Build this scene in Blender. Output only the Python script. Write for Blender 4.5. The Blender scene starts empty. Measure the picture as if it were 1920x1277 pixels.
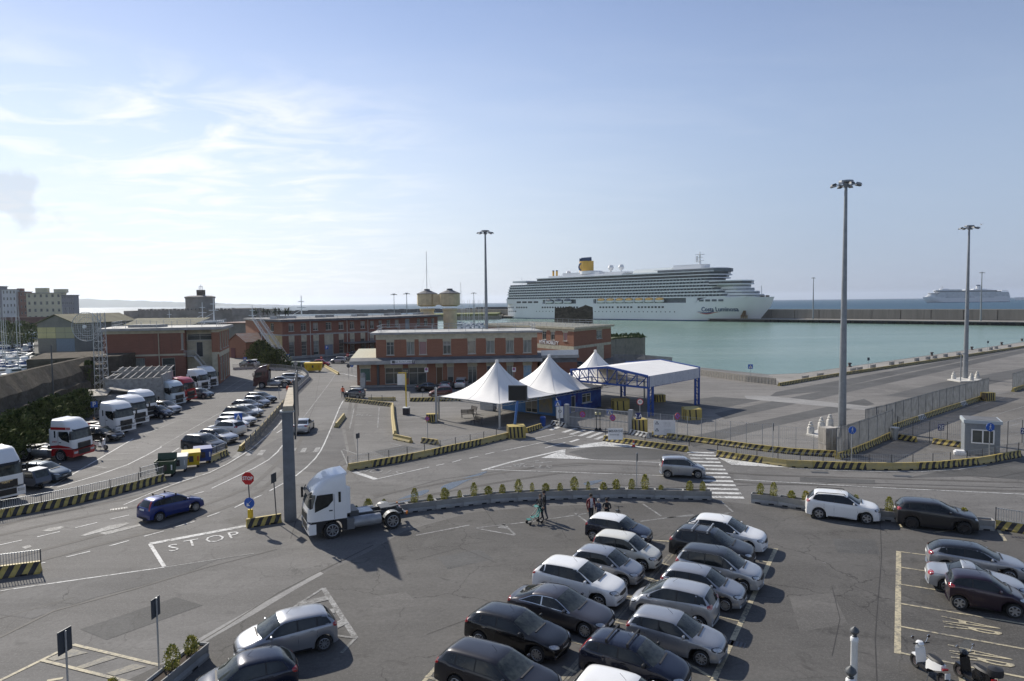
import bpy,math,random
from mathutils import Vector,Matrix
from mathutils.bvhtree import BVHTree
random.seed(7)
R = math.radians
scn = bpy.context.scene
COL = scn.collection
# ---------------------------------------------------------------- camera
CAM_H = 13.8
PITCH = math.atan(71.8 / 1280)
ROLL = 0.0108
ct,st_,cp,sp = math.cos(PITCH),math.sin(PITCH),math.cos(ROLL),math.sin(ROLL)
FWD = Vector((0,ct,-st_))
RGT = Vector((cp,-sp * st_,-sp * ct))
UPV = Vector((sp,cp * st_,cp * ct))
cam_data = bpy.data.cameras.new('camera')
cam_data.sensor_width = 36
cam_data.lens = 24
cam_data.clip_start = 0.5
cam_data.clip_end = 90000
cam = bpy.data.objects.new('camera',cam_data)
COL.objects.link(cam)
cam.matrix_world = Matrix(((RGT.x,UPV.x,-FWD.x,0),(RGT.y,UPV.y,-FWD.y,0),(RGT.z,UPV.z,-FWD.z,CAM_H),(0,0,0,1)))
scn.camera = cam
def G(px,py,z=0.0):
	"""surveyed position (metres) of a spot on the level z"""
	d = FWD + RGT * ((px - 960) / 1280) + UPV * ((638.5 - py) / 1280)
	t = (z - CAM_H) / d.z
	return Vector((d.x * t,d.y * t,z))
def Zh(px,py,y):
	d = FWD + RGT * ((px - 960) / 1280) + UPV * ((638.5 - py) / 1280)
	return CAM_H + d.z * y / d.y
def at(px,y,z=0.0):
	"""point at forward distance y on the sight line column px"""
	return Vector(((px - 960) / 1280 * y * 1.0 ,y,z))
# ---------------------------------------------------------------- world, sun, exposure
SUN_AZ = 40.0      # degrees left of the view axis
SUN_EL = 35.0
world = bpy.data.worlds.new('World')
scn.world = world
world.use_nodes = True
nt = world.node_tree
for n in list(nt.nodes):
	nt.nodes.remove(n)
N = nt.nodes.new
L = nt.links.new
wo = N('ShaderNodeOutputWorld')
bg = N('ShaderNodeBackground')
sky = N('ShaderNodeTexSky')
sky.sky_type = 'NISHITA'
sky.sun_disc = False
sky.sun_elevation = R(SUN_EL)
sky.sun_rotation = R(-SUN_AZ)
sky.altitude = 10
sky.air_density = 1.0
sky.dust_density = 0.05
sky.ozone_density = 1.0
SKY_STRENGTH = 0.085
bg.inputs['Strength'].default_value = SKY_STRENGTH
tc = N('ShaderNodeTexCoord')
sepd = N('ShaderNodeSeparateXYZ')
L(tc.outputs['Generated'],sepd.inputs[0])
# thin high cloud: direction projected on a plane above
zc = N('ShaderNodeMath');zc.operation = 'MAXIMUM';zc.inputs[1].default_value = 0.02
L(sepd.outputs['Z'],zc.inputs[0])
zadd = N('ShaderNodeMath');zadd.operation = 'ADD';zadd.inputs[1].default_value = 0.10
L(zc.outputs[0],zadd.inputs[0])
dx = N('ShaderNodeMath');dx.operation = 'DIVIDE'
dy = N('ShaderNodeMath');dy.operation = 'DIVIDE'
L(sepd.outputs['X'],dx.inputs[0]);L(zadd.outputs[0],dx.inputs[1])
L(sepd.outputs['Y'],dy.inputs[0]);L(zadd.outputs[0],dy.inputs[1])
cmb = N('ShaderNodeCombineXYZ')
L(dx.outputs[0],cmb.inputs[0]);L(dy.outputs[0],cmb.inputs[1])
def cloud_noise(scale,rot,stretch,loc,lo,hi,detail=7,dist=0.6):
	mp = N('ShaderNodeMapping')
	mp.inputs['Rotation'].default_value = (0,0,R(rot))
	mp.inputs['Scale'].default_value = stretch
	mp.inputs['Location'].default_value = loc
	L(cmb.outputs[0],mp.inputs[0])
	no = N('ShaderNodeTexNoise')
	no.inputs['Scale'].default_value = scale
	no.inputs['Detail'].default_value = detail
	no.inputs['Roughness'].default_value = 0.58
	no.inputs['Distortion'].default_value = dist
	L(mp.outputs[0],no.inputs['Vector'])
	mr = N('ShaderNodeMapRange')
	mr.inputs['From Min'].default_value = lo
	mr.inputs['From Max'].default_value = hi
	L(no.outputs['Fac'],mr.inputs['Value'])
	return mr.outputs[0]
def wmath(op,a,b=None):
	m = N('ShaderNodeMath');m.operation = op;m.use_clamp = op in ('ADD',)
	for i,v in enumerate((a,b)):
		if v is None:
			continue
		if isinstance(v,(int,float)):
			m.inputs[i].default_value = v
		else:
			L(v,m.inputs[i])
	return m.outputs[0]
# the clouds lie over the sea on the sun's side
at2 = N('ShaderNodeMath');at2.operation = 'ARCTAN2'
L(sepd.outputs['X'],at2.inputs[0]);L(sepd.outputs['Y'],at2.inputs[1])
side = N('ShaderNodeMapRange');side.interpolation_type = 'SMOOTHSTEP'
side.inputs['From Min'].default_value = 0.50
side.inputs['From Max'].default_value = -0.45
L(at2.outputs[0],side.inputs['Value'])
elev = N('ShaderNodeMapRange');elev.interpolation_type = 'SMOOTHSTEP'
elev.inputs['From Min'].default_value = 0.34
elev.inputs['From Max'].default_value = 0.22
L(sepd.outputs['Z'],elev.inputs['Value'])
c1 = cloud_noise(2.6,0,(0.8,1.25,1),(3.1,1.7,0),0.46,0.66,9,0.7)
c2 = cloud_noise(3.2,20,(0.5,1.2,1),(0.4,5.2,0),0.45,0.75)
c3 = cloud_noise(0.6,5,(0.6,1.0,1),(7.4,2.2,0),0.35,0.7,4)
cside = N('ShaderNodeMapRange');cside.interpolation_type = 'SMOOTHSTEP'
cside.inputs['From Min'].default_value = -0.02
cside.inputs['From Max'].default_value = -0.38
L(at2.outputs[0],cside.inputs['Value'])
puff = wmath('MULTIPLY',wmath('MULTIPLY',c1,cside.outputs[0]),elev.outputs[0])
puff = wmath('MULTIPLY',puff,0.9)
wisp = wmath('MULTIPLY',wmath('MULTIPLY',c2,c3),0.30)
wisp = wmath('MULTIPLY',wisp,wmath('ADD',side.outputs[0],0.12))
cl = wmath('ADD',puff,wisp)
veil = N('ShaderNodeMapRange');veil.interpolation_type = 'SMOOTHSTEP'
veil.inputs['From Min'].default_value = 0.42
veil.inputs['From Max'].default_value = 0.0
L(sepd.outputs['Z'],veil.inputs['Value'])
veil_f = wmath('MULTIPLY',veil.outputs[0],0.88)
tint = N('ShaderNodeMix');tint.data_type = 'RGBA';tint.blend_type = 'MULTIPLY'
tint.inputs['Factor'].default_value = 1.0
L(sky.outputs[0],tint.inputs['A']);tint.inputs['B'].default_value = (1.22,1.05,1.05,1)
hcol = N('ShaderNodeMix');hcol.data_type = 'RGBA'
L(side.outputs[0],hcol.inputs['Factor'])
hcol.inputs['A'].default_value = (2.9,3.75,5.2,1)
hcol.inputs['B'].default_value = (6.6,7.3,8.0,1)
mix0 = N('ShaderNodeMix');mix0.data_type = 'RGBA'
L(veil_f,mix0.inputs['Factor'])
L(tint.outputs['Result'],mix0.inputs['A'])
L(hcol.outputs['Result'],mix0.inputs['B'])
mixc = N('ShaderNodeMix');mixc.data_type = 'RGBA'
L(cl,mixc.inputs['Factor'])
L(mix0.outputs['Result'],mixc.inputs['A'])
mixc.inputs['B'].default_value = (8.3,8.5,8.8,1)
# one small grey cloud far left
vd = N('ShaderNodeVectorMath');vd.operation = 'DISTANCE'
gd_ = (FWD + RGT * ((22 - 960) / 1280) + UPV * ((638.5 - 362) / 1280)).normalized()
vn = N('ShaderNodeTexNoise');vn.inputs['Scale'].default_value = 22;vn.inputs['Detail'].default_value = 5
L(tc.outputs['Generated'],vn.inputs['Vector'])
L(tc.outputs['Generated'],vd.inputs[0]);vd.inputs[1].default_value = gd_
blob = N('ShaderNodeMapRange');blob.interpolation_type = 'SMOOTHSTEP'
blob.inputs['From Min'].default_value = 0.04;blob.inputs['From Max'].default_value = 0.01
L(wmath('ADD',vd.outputs['Value'],wmath('MULTIPLY',wmath('SUBTRACT',vn.outputs['Fac'],0.5),0.16)),blob.inputs['Value'])
mixg = N('ShaderNodeMix');mixg.data_type = 'RGBA'
L(wmath('MULTIPLY',blob.outputs[0],0.42),mixg.inputs['Factor'])
L(mixc.outputs['Result'],mixg.inputs['A']);mixg.inputs['B'].default_value = (3.9,4.3,5.0,1)
L(mixg.outputs['Result'],bg.inputs['Color'])
L(bg.outputs[0],wo.inputs['Surface'])
sun_d = bpy.data.lights.new('sun','SUN')
sun_d.energy = 3.7
sun_d.angle = R(0.6)
sun_d.color = (1.0,0.93,0.82)
sun = bpy.data.objects.new('sun',sun_d)
COL.objects.link(sun)
sdir = Vector((-math.sin(R(SUN_AZ)) * math.cos(R(SUN_EL)),math.cos(R(SUN_AZ)) * math.cos(R(SUN_EL)),math.sin(R(SUN_EL))))
sun.rotation_euler = sdir.to_track_quat('Z','Y').to_euler()
scn.view_settings.view_transform = 'Standard'
scn.view_settings.look = 'None'
scn.view_settings.gamma = 1
scn.view_settings.use_curve_mapping = False
scn.view_settings.exposure = 0.52
scn.cycles.max_bounces = 6
scn.cycles.diffuse_bounces = 3
scn.cycles.glossy_bounces = 3
scn.cycles.transparent_max_bounces = 12
scn.cycles.volume_bounces = 0
scn.cycles.caustics_reflective = False
scn.cycles.caustics_refractive = False
# ---------------------------------------------------------------- helpers
class MB:
	"""collects shapes; build() links them as ONE mesh object"""
	def __init__(s):
		s.v = [];s.f = [];s.m = []
	def add(s,vs,fs,mi=0):
		b = len(s.v)
		s.v += [tuple(p) for p in vs]
		s.f += [tuple(i + b for i in f) for f in fs]
		s.m += [mi] * len(fs)
		return s
	def box(s,c,d,rz=0.0,mi=0,tilt=None):
		x,y,z = d[0] / 2,d[1] / 2,d[2] / 2
		P = [Vector((sx * x,sy * y,sz * z)) for sz in (-1,1) for sx,sy in ((-1,-1),(1,-1),(1,1),(-1,1))]
		if tilt is not None:
			P = [tilt @ p for p in P]
		if rz:
			c_,s_ = math.cos(rz),math.sin(rz)
			P = [Vector((p.x * c_ - p.y * s_,p.x * s_ + p.y * c_,p.z)) for p in P]
		P = [(p.x + c[0],p.y + c[1],p.z + c[2]) for p in P]
		return s.add(P,[(3,2,1,0),(4,5,6,7),(0,1,5,4),(1,2,6,5),(2,3,7,6),(3,0,4,7)],mi)
	def cyl(s,p0,p1,r0,r1=None,n=8,mi=0,cap=True):
		r1 = r0 if r1 is None else r1
		p0,p1 = Vector(p0),Vector(p1)
		a = (p1 - p0)
		if a.length < 1e-6:
			return s
		a.normalize()
		u = a.orthogonal().normalized();w = a.cross(u)
		V = []
		for p,r in ((p0,r0),(p1,r1)):
			for i in range(n):
				t = 2 * math.pi * i / n
				V.append(p + (u * math.cos(t) + w * math.sin(t)) * r)
		F = [(i,(i + 1) % n,n + (i + 1) % n,n + i) for i in range(n)]
		if cap:
			F += [tuple(range(n - 1,-1,-1)),tuple(range(n,2 * n))]
		return s.add(V,F,mi)
	def bar(s,p0,p1,w,h=None,mi=0):
		"""square bar between two points"""
		h = w if h is None else h
		p0,p1 = Vector(p0),Vector(p1)
		a = (p1 - p0)
		if a.length < 1e-6:
			return s
		a.normalize()
		up = Vector((0,0,1)) if abs(a.z) < 0.95 else Vector((0,1,0))
		u = a.cross(up).normalized();k = u.cross(a)
		V = [p + u * (sx * w / 2) + k * (sy * h / 2) for p in (p0,p1) for sx,sy in ((-1,-1),(1,-1),(1,1),(-1,1))]
		return s.add(V,[(0,1,2,3),(7,6,5,4),(0,4,5,1),(1,5,6,2),(2,6,7,3),(3,7,4,0)],mi)
	def tube(s,pts,r,n=6,mi=0):
		for a,b in zip(pts[:-1],pts[1:]):
			s.cyl(a,b,r,r,n,mi)
		return s
	def lathe(s,prof,n=16,c=(0,0,0),mi=0,axis='z'):
		V = [];F = []
		k = len(prof)
		for i in range(n):
			t = 2 * math.pi * i / n
			for r,z in prof:
				if axis == 'z':
					V.append((c[0] + r * math.cos(t),c[1] + r * math.sin(t),c[2] + z))
				else:
					V.append((c[0] + r * math.cos(t),c[1] + z,c[2] + r * math.sin(t)))
		for i in range(n):
			j = (i + 1) % n
			for q in range(k - 1):
				F.append((i * k + q,j * k + q,j * k + q + 1,i * k + q + 1))
		return s.add(V,F,mi)
	def prism(s,poly,z0,z1,mi=0):
		n = len(poly)
		ar = sum(poly[i][0] * poly[(i + 1) % n][1] - poly[(i + 1) % n][0] * poly[i][1] for i in range(n))
		if ar < 0:
			poly = list(poly)[::-1]
		V = [(p[0],p[1],z0) for p in poly] + [(p[0],p[1],z1) for p in poly]
		return s.add(V,[tuple(range(n - 1,-1,-1)),tuple(range(n,2 * n))] + [(i,(i + 1) % n,n + (i + 1) % n,n + i) for i in range(n)],mi)
	def xprism(s,prof,y0,y1,mi=0):
		"""profile in x,z pulled along y"""
		n = len(prof)
		V = [(p[0],y0,p[1]) for p in prof] + [(p[0],y1,p[1]) for p in prof]
		return s.add(V,[tuple(range(n)),tuple(range(2 * n - 1,n - 1,-1))] + [(i,n + i,n + (i + 1) % n,(i + 1) % n) for i in range(n)],mi)
	def quad(s,a,b,c,d,mi=0):
		return s.add([a,b,c,d],[(0,1,2,3)],mi)
	def build(s,name,mats,parent=None,smooth=False,loc=None,rz=0.0):
		me = bpy.data.meshes.new(name)
		me.from_pydata([tuple(v) for v in s.v],[],s.f)
		if not isinstance(mats,(list,tuple)):
			mats = [mats]
		for m in mats:
			me.materials.append(m)
		if any(s.m):
			me.polygons.foreach_set('material_index',s.m)
		if smooth:
			me.polygons.foreach_set('use_smooth',[True] * len(me.polygons))
			try:
				me.set_sharp_from_angle(angle=R(38))
			except Exception:
				pass
		me.update()
		return put(name,me,parent,loc,rz)
def put(name,me,parent=None,loc=None,rz=0.0):
	o = bpy.data.objects.new(name,me)
	COL.objects.link(o)
	if parent is not None:
		o.parent = parent
	if loc is not None:
		o.location = loc
	if rz:
		o.rotation_euler = (0,0,rz)
	return o
def tag(o,label,cat,group=None):
	o['label'] = label;o['category'] = cat
	if group:
		o['group'] = group
	return o
def struct(o):
	o['kind'] = 'structure'
	return o
def stuff(o):
	o['kind'] = 'stuff'
	return o
def thing(name,label,cat,loc=(0,0,0),rz=0.0,group=None):
	o = bpy.data.objects.new(name,None)
	o.empty_display_size = 0.2
	COL.objects.link(o)
	o.location = loc
	o.rotation_euler = (0,0,rz)
	return tag(o,label,cat,group)
def dup(root,loc,rz,label,group=None,recolor=None):
	def cp_(o,parent):
		c = o.copy()
		if recolor and o.type == 'MESH':
			me = o.data
			if any(m and m.name in recolor for m in me.materials):
				me = me.copy()
				for i,m in enumerate(me.materials):
					if m and m.name in recolor:
						me.materials[i] = recolor[m.name]
				c.data = me
		COL.objects.link(c)
		if parent is not None:
			c.parent = parent
		for ch in list(o.children):
			cp_(ch,c)
		return c
	r = cp_(root,None)
	r.location = loc
	r.rotation_euler = (0,0,rz)
	r['label'] = label
	if group:
		r['group'] = group
	return r
ORD = ['first','second','third','fourth','fifth','sixth','seventh','eighth','ninth','tenth','eleventh','twelfth','thirteenth','fourteenth','fifteenth','sixteenth','seventeenth','eighteenth','nineteenth','twentieth']
def ordinal(i):
	if i < 20:
		return ORD[i]
	tens = {2: 'twenty',3: 'thirty',4: 'forty',5: 'fifty',6: 'sixty',7: 'seventy'}
	n = i + 1
	if n % 10 == 0:
		return {30: 'thirtieth',40: 'fortieth',50: 'fiftieth',60: 'sixtieth',70: 'seventieth'}.get(n,'twentieth')
	return tens[n // 10] + '-' + ORD[n % 10 - 1]
def poly_len(pts):
	return sum((b - a).length for a,b in zip(pts[:-1],pts[1:]))
def along(pts,d):
	"""point and heading at distance d on a polyline"""
	for a,b in zip(pts[:-1],pts[1:]):
		l = (b - a).length
		if d <= l or b is pts[-1]:
			t = (b - a) / max(l,1e-6)
			return a + t * d,math.atan2(t.y,t.x)
		d -= l
	return pts[-1],0
_font_cache = {}
def text_mesh(s,size,extrude=0.0,sx=1.0,align='CENTER',bold=0.0):
	cu = bpy.data.curves.new('lettering','FONT')
	cu.body = s;cu.size = size;cu.extrude = extrude
	cu.align_x = align;cu.align_y = 'CENTER'
	cu.offset = bold
	cu.resolution_u = 2
	o = bpy.data.objects.new('lettering',cu)
	me = bpy.data.meshes.new_from_object(o)
	bpy.data.objects.remove(o)
	bpy.data.curves.remove(cu)
	if sx != 1.0:
		for v in me.vertices:
			v.co.x *= sx
	return me
def text(name,s,size,m,parent,mat4,extrude=0.002,sx=1.0,align='CENTER',bold=0.0):
	"""lettering placed by a 4x4 matrix (x = reading direction, y = up of the letters)"""
	me = text_mesh(s,size,extrude,sx,align,bold)
	me.materials.clear()
	me.materials.append(m)
	o = bpy.data.objects.new(name,me)
	COL.objects.link(o)
	if parent is not None:
		o.parent = parent
	o.matrix_local = mat4
	return o
def frame(o,x,y):
	"""matrix with origin o, x axis x, y axis y"""
	x = Vector(x).normalized();y = Vector(y).normalized();z = x.cross(y)
	return Matrix(((x.x,y.x,z.x,o[0]),(x.y,y.y,z.y,o[1]),(x.z,y.z,z.z,o[2]),(0,0,0,1)))
# ---------------------------------------------------------------- materials
_m = {}
def mat(name,col,rough=0.6,metal=0.0,coat=0.0,var=0.0,vscale=3.0,bump=0.0,bscale=20.0,spec=0.5,col2=None,detail=4,stretch=None,emit=0,alpha=1.0,sheen=0):
	if name in _m:
		return _m[name]
	m = bpy.data.materials.new(name)
	m.use_nodes = True
	t = m.node_tree
	p = t.nodes['Principled BSDF']
	p.inputs['Base Color'].default_value = (*col,1)
	p.inputs['Roughness'].default_value = rough
	p.inputs['Metallic'].default_value = metal
	p.inputs['Specular IOR Level'].default_value = spec
	if coat:
		p.inputs['Coat Weight'].default_value = coat
		p.inputs['Coat Roughness'].default_value = 0.04
	if alpha < 1:
		p.inputs['Alpha'].default_value = alpha
	if emit:
		p.inputs['Emission Color'].default_value = (*col,1)
		p.inputs['Emission Strength'].default_value = emit
	if var or bump:
		tc = t.nodes.new('ShaderNodeTexCoord')
		src = tc.outputs['Object']
		if stretch:
			mp = t.nodes.new('ShaderNodeMapping')
			mp.inputs['Scale'].default_value = stretch
			t.links.new(src,mp.inputs[0]);src = mp.outputs[0]
	if var:
		no = t.nodes.new('ShaderNodeTexNoise')
		no.inputs['Scale'].default_value = vscale
		no.inputs['Detail'].default_value = detail
		no.inputs['Roughness'].default_value = 0.65
		t.links.new(src,no.inputs['Vector'])
		mr = t.nodes.new('ShaderNodeMapRange')
		mr.inputs['From Min'].default_value = 0.3
		mr.inputs['From Max'].default_value = 0.7
		t.links.new(no.outputs['Fac'],mr.inputs['Value'])
		mx = t.nodes.new('ShaderNodeMix');mx.data_type = 'RGBA'
		t.links.new(mr.outputs[0],mx.inputs['Factor'])
		c2 = col2 if col2 else tuple(c * (1 - var) for c in col)
		mx.inputs['A'].default_value = (*(tuple(min(1,c * (1 + var * 0.5)) for c in col) if not col2 else col),1)
		mx.inputs['B'].default_value = (*c2,1)
		t.links.new(mx.outputs['Result'],p.inputs['Base Color'])
	if bump:
		nb = t.nodes.new('ShaderNodeTexNoise')
		nb.inputs['Scale'].default_value = bscale
		nb.inputs['Detail'].default_value = 5
		t.links.new(src,nb.inputs['Vector'])
		bp = t.nodes.new('ShaderNodeBump')
		bp.inputs['Strength'].default_value = bump
		bp.inputs['Distance'].default_value = 0.05
		t.links.new(nb.outputs['Fac'],bp.inputs['Height'])
		t.links.new(bp.outputs[0],p.inputs['Normal'])
	_m[name] = m
	return m
class NG:
	"""tiny node-graph helper"""
	def __init__(s,name,rough=0.8,spec=0.3):
		s.m = bpy.data.materials.new(name);s.m.use_nodes = True
		s.t = s.m.node_tree;s.p = s.t.nodes['Principled BSDF']
		s.p.inputs['Roughness'].default_value = rough
		s.p.inputs['Specular IOR Level'].default_value = spec
		s.co = s.t.nodes.new('ShaderNodeTexCoord').outputs['Object']
	def link(s,a,b):
		s.t.links.new(a,b)
	def mapping(s,scale=(1,1,1),rot=0,loc=(0,0,0),src=None):
		n = s.t.nodes.new('ShaderNodeMapping')
		n.inputs['Scale'].default_value = scale
		n.inputs['Rotation'].default_value = (0,0,R(rot))
		n.inputs['Location'].default_value = loc
		s.link(src or s.co,n.inputs[0])
		return n.outputs[0]
	def noise(s,scale,detail=5,rough=0.6,src=None,dist=0.0,color=False):
		n = s.t.nodes.new('ShaderNodeTexNoise')
		n.inputs['Scale'].default_value = scale
		n.inputs['Detail'].default_value = detail
		n.inputs['Roughness'].default_value = rough
		n.inputs['Distortion'].default_value = dist
		s.link(src or s.co,n.inputs['Vector'])
		return n.outputs['Color' if color else 'Fac']
	def rng(s,v,a,b,c=0.0,d=1.0,smooth=False):
		n = s.t.nodes.new('ShaderNodeMapRange')
		if smooth:
			n.interpolation_type = 'SMOOTHSTEP'
		for k,x in (('From Min',a),('From Max',b),('To Min',c),('To Max',d)):
			n.inputs[k].default_value = x
		s.link(v,n.inputs['Value'])
		return n.outputs[0]
	def math(s,op,a,b=0.0):
		n = s.t.nodes.new('ShaderNodeMath');n.operation = op
		for i,v in enumerate((a,b)):
			if isinstance(v,(int,float)):
				n.inputs[i].default_value = v
			else:
				s.link(v,n.inputs[i])
		return n.outputs[0]
	def mix(s,f,a,b,mode='MIX'):
		n = s.t.nodes.new('ShaderNodeMix');n.data_type = 'RGBA';n.blend_type = mode
		for k,v in (('Factor',f),('A',a),('B',b)):
			if isinstance(v,(int,float)):
				n.inputs[k].default_value = v
			elif isinstance(v,tuple):
				n.inputs[k].default_value = (*v,1)
			else:
				s.link(v,n.inputs[k])
		return n.outputs['Result']
	def bump(s,h,strength=0.3,distance=0.02):
		n = s.t.nodes.new('ShaderNodeBump')
		n.inputs['Strength'].default_value = strength
		n.inputs['Distance'].default_value = distance
		s.link(h,n.inputs['Height'])
		s.link(n.outputs[0],s.p.inputs['Normal'])
	def out(s,c):
		s.link(c,s.p.inputs['Base Color'])
		return s.m
def asphalt(name,base,warm=(1,1,1),rot=20,cracks=0.5,streak=0.5,seed=0.0):
	g = NG(name,0.82,0.25)
	big = g.noise(0.045,4,0.6,g.mapping(loc=(seed,seed * 2,0)))
	mid = g.noise(0.35,5,0.65,g.mapping(loc=(seed * 3,1,0)))
	st = g.noise(0.5,5,0.6,g.mapping((0.16,1.6,1),rot,(seed,0,0)),0.4)
	fine = g.noise(5.5,6,0.85)
	grit = g.noise(11,5,0.9)
	c = tuple(base * w for w in warm)
	dk = tuple(x * 0.64 for x in c);lt = tuple(x * 1.38 for x in c)
	col = g.mix(g.rng(big,0.35,0.65),dk,lt)
	col = g.mix(g.rng(mid,0.35,0.7,0,0.45),col,tuple(x * .72 for x in c))
	m2 = g.noise(0.13,6,0.7,g.mapping(loc=(seed * 7,5,0)),1.2)
	col = g.mix(g.rng(m2,0.52,0.56,0,0.35),col,tuple(x * 1.35 for x in c))
	col = g.mix(g.rng(st,0.45,0.72,0,streak),col,tuple(x * 0.55 for x in c))
	col = g.mix(g.rng(st,0.5,0.25,0,streak * 0.5),col,tuple(x * 1.4 for x in c))
	col = g.mix(g.rng(fine,0.44,0.62,0,0.55),col,tuple(x * 0.5 for x in c))
	col = g.mix(g.rng(grit,0.49,0.62,0,0.5),col,tuple(x * 1.9 for x in c))
	al = g.noise(0.16,4,0.6,g.mapping((.5,1.6,1),rot,(seed * 2,8,0)),0.8)
	col = g.mix(g.math('MULTIPLY',g.rng(al,0.60,0.68,0,1),g.rng(g.noise(2.6,6,0.8,None,1.5),0.42,0.6,0,.75)),col,tuple(x * 0.42 for x in c))
	# stains
	sn = g.noise(0.9,3,0.5,g.mapping(loc=(seed * 5,3,0)),0.8)
	col = g.mix(g.rng(sn,0.62,0.74,0,0.55),col,tuple(x * 0.45 for x in c))
	if cracks:
		wob = g.noise(1.2,4,0.6,color=True)
		addv = g.t.nodes.new('ShaderNodeMixRGB');addv.blend_type = 'ADD';addv.inputs[0].default_value = 0.9
		g.link(g.co,addv.inputs[1]);g.link(wob,addv.inputs[2])
		vo = g.t.nodes.new('ShaderNodeTexVoronoi');vo.feature = 'DISTANCE_TO_EDGE'
		vo.inputs['Scale'].default_value = 0.22
		g.link(addv.outputs[0],vo.inputs['Vector'])
		cr = g.rng(vo.outputs['Distance'],0.0,0.008,1,0)
		msk = g.rng(g.noise(0.12,3,0.5,g.mapping(loc=(9 + seed,4,0))),0.42,0.55)
		col = g.mix(g.math('MULTIPLY',g.math('MULTIPLY',cr,msk),cracks),col,tuple(x * 0.3 for x in c))
	g.bump(g.noise(40,4,0.7),0.25,0.01)
	return g.out(col)
ASPH_ROAD = asphalt('asphalt_road',0.155,(1,0.968,0.92),22,0.5,0.45,1.0)
ASPH_LOT = asphalt('asphalt_lot',0.110,(1,0.96,0.90),-28,0.8,0.3,4.0)
ASPH_OLD = asphalt('asphalt_old',0.15,(1,0.97,0.93),65,0.9,0.6,7.0)
ASPH_DARK = asphalt('asphalt_dark',0.10,(1,0.99,0.96),35,0.3,0.4,2.0)
ASPH_YARD = asphalt('asphalt_yard',0.19,(1,0.955,0.89),38,0.4,0.5,11.0)
CONC_QUAY = asphalt('quay_concrete',0.27,(1,0.95,0.86),38,0.3,0.5,13.0)
CONC_STRIP = asphalt('pale_concrete',0.27,(1,0.98,0.94),50,0.1,0.3,15.0)
def worn(name,col,wear=0.5,under=(0.13,0.128,0.122)):
	g = NG(name,0.7,0.3)
	a = g.noise(5,6,0.75)
	b = g.noise(0.5,3,0.6)
	f = g.rng(g.math('ADD',a,g.math('MULTIPLY',b,0.5)),0.80 - wear * 0.28,1.0 - wear * 0.2)
	return g.out(g.mix(f,col,under))
PAINT_W = worn('road_paint_white',(0.62,0.62,0.60),0.35)
PAINT_WF = worn('road_paint_faded',(0.36,0.36,0.35),0.75)
PAINT_Y = worn('road_paint_yellow',(0.50,0.44,0.30),0.45)
PAINT_YF = worn('road_paint_yellow_faded',(0.30,0.27,0.20),0.7)
W_CONC = mat('concrete',(0.36,0.35,0.33),0.85,var=0.35,vscale=2.5,bump=0.2)
STEEL = mat('galvanised_steel',(0.42,0.44,0.46),0.45,0.6,var=0.2,vscale=6)
STEELD = mat('dark_steel',(0.09,0.095,0.10),0.5,0.3)
BLACK = mat('black_rubber',(0.012,0.012,0.013),0.7,var=0.3)
PLASTIC = mat('black_plastic',(0.022,0.022,0.024),0.5)
WHITE = mat('white_paint',(0.78,0.78,0.77),0.45,var=0.08)
BLUE = mat('sign_blue',(0.02,0.10,0.42),0.4)
RED = mat('sign_red',(0.48,0.02,0.02),0.4)
YEL = mat('yellow_paint',(0.52,0.41,0.10),0.6,var=0.35,vscale=5,col2=(0.36,0.27,0.09))
YELB = mat('bright_yellow',(0.70,0.48,0.02),0.5,var=0.15)
BLKP = mat('black_paint',(0.035,0.033,0.035),0.65,var=0.4,vscale=5,col2=(0.08,0.06,0.06))
GREYSIGN = mat('sign_back_grey',(0.05,0.06,0.075),0.5,0.2)
# ---------------------------------------------------------------- ground, water
def sheet(name,pts,z,m,kind='structure',parent=None):
	mb = MB()
	n = len(pts)
	ar = sum(pts[i][0] * pts[(i + 1) % n][1] - pts[(i + 1) % n][0] * pts[i][1] for i in range(n))
	if ar < 0:
		pts = list(pts)[::-1]
	mb.add([(p[0],p[1],z) for p in pts],[tuple(range(n))])
	o = mb.build(name,m)
	o['kind'] = kind
	return o
def gp(*px):
	return [G(*p) for p in px]
SEA_Z = -2.6
Q = [G(*p) for p in ((2500,560),(1920,641),(1700,672),(1500,700),(1440,702),(1313,689),(1205,665))]
qdir = (Q[1] - Q[3]).normalized()
Q0 = Q[1] + qdir * 260
land = [Vector((-46,-6,0)),Vector((140,-6,0)),Vector((Q0.x + 20,Q0.y - 120,0)),Q0] + Q[1:] + [
	Vector((29,150,0)),Vector((24,175,0)),Vector((-18,232,0)),Vector((-30,238,0)),Vector((-84,236,0)),Vector((-92,175,0)),Vector((-84,150,0)),Vector((-80,124,0)),Vector((-68,96,0)),Vector((-52,56,0))]
mb = MB();mb.prism([(p.x,p.y) for p in land],-6,0)
ground = struct(mb.build('ground',ASPH_ROAD))
gw = NG('harbour_water',0.12,0.22)
swell = gw.noise(0.35,4,0.6,gw.mapping((1,0.45,1),30))
rip = gw.noise(2.2,4,0.65,gw.mapping((1,0.6,1),10))
band = gw.noise(0.02,3,0.6,gw.mapping((0.35,1.6,1),8),0.4)
rp2 = gw.noise(0.12,6,0.75,gw.mapping((0.6,2.2,1),12),0.6)
col = gw.mix(gw.math('ADD',gw.math('MULTIPLY',gw.rng(band,0.35,0.68),0.6),gw.rng(rp2,0.35,0.7,0,.55)),(0.10,0.185,0.14),(0.185,0.26,0.205))
gw.out(col)
gw.bump(gw.math('ADD',swell,gw.math('MULTIPLY',rip,0.4)),0.55,0.35)
gw.p.inputs['Roughness'].default_value = 0.22
WATER_H = gw.m
gs = NG('open_sea',0.5,0.2)
sw = gs.noise(0.05,5,0.6,gs.mapping((1,0.5,1),20))
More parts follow.
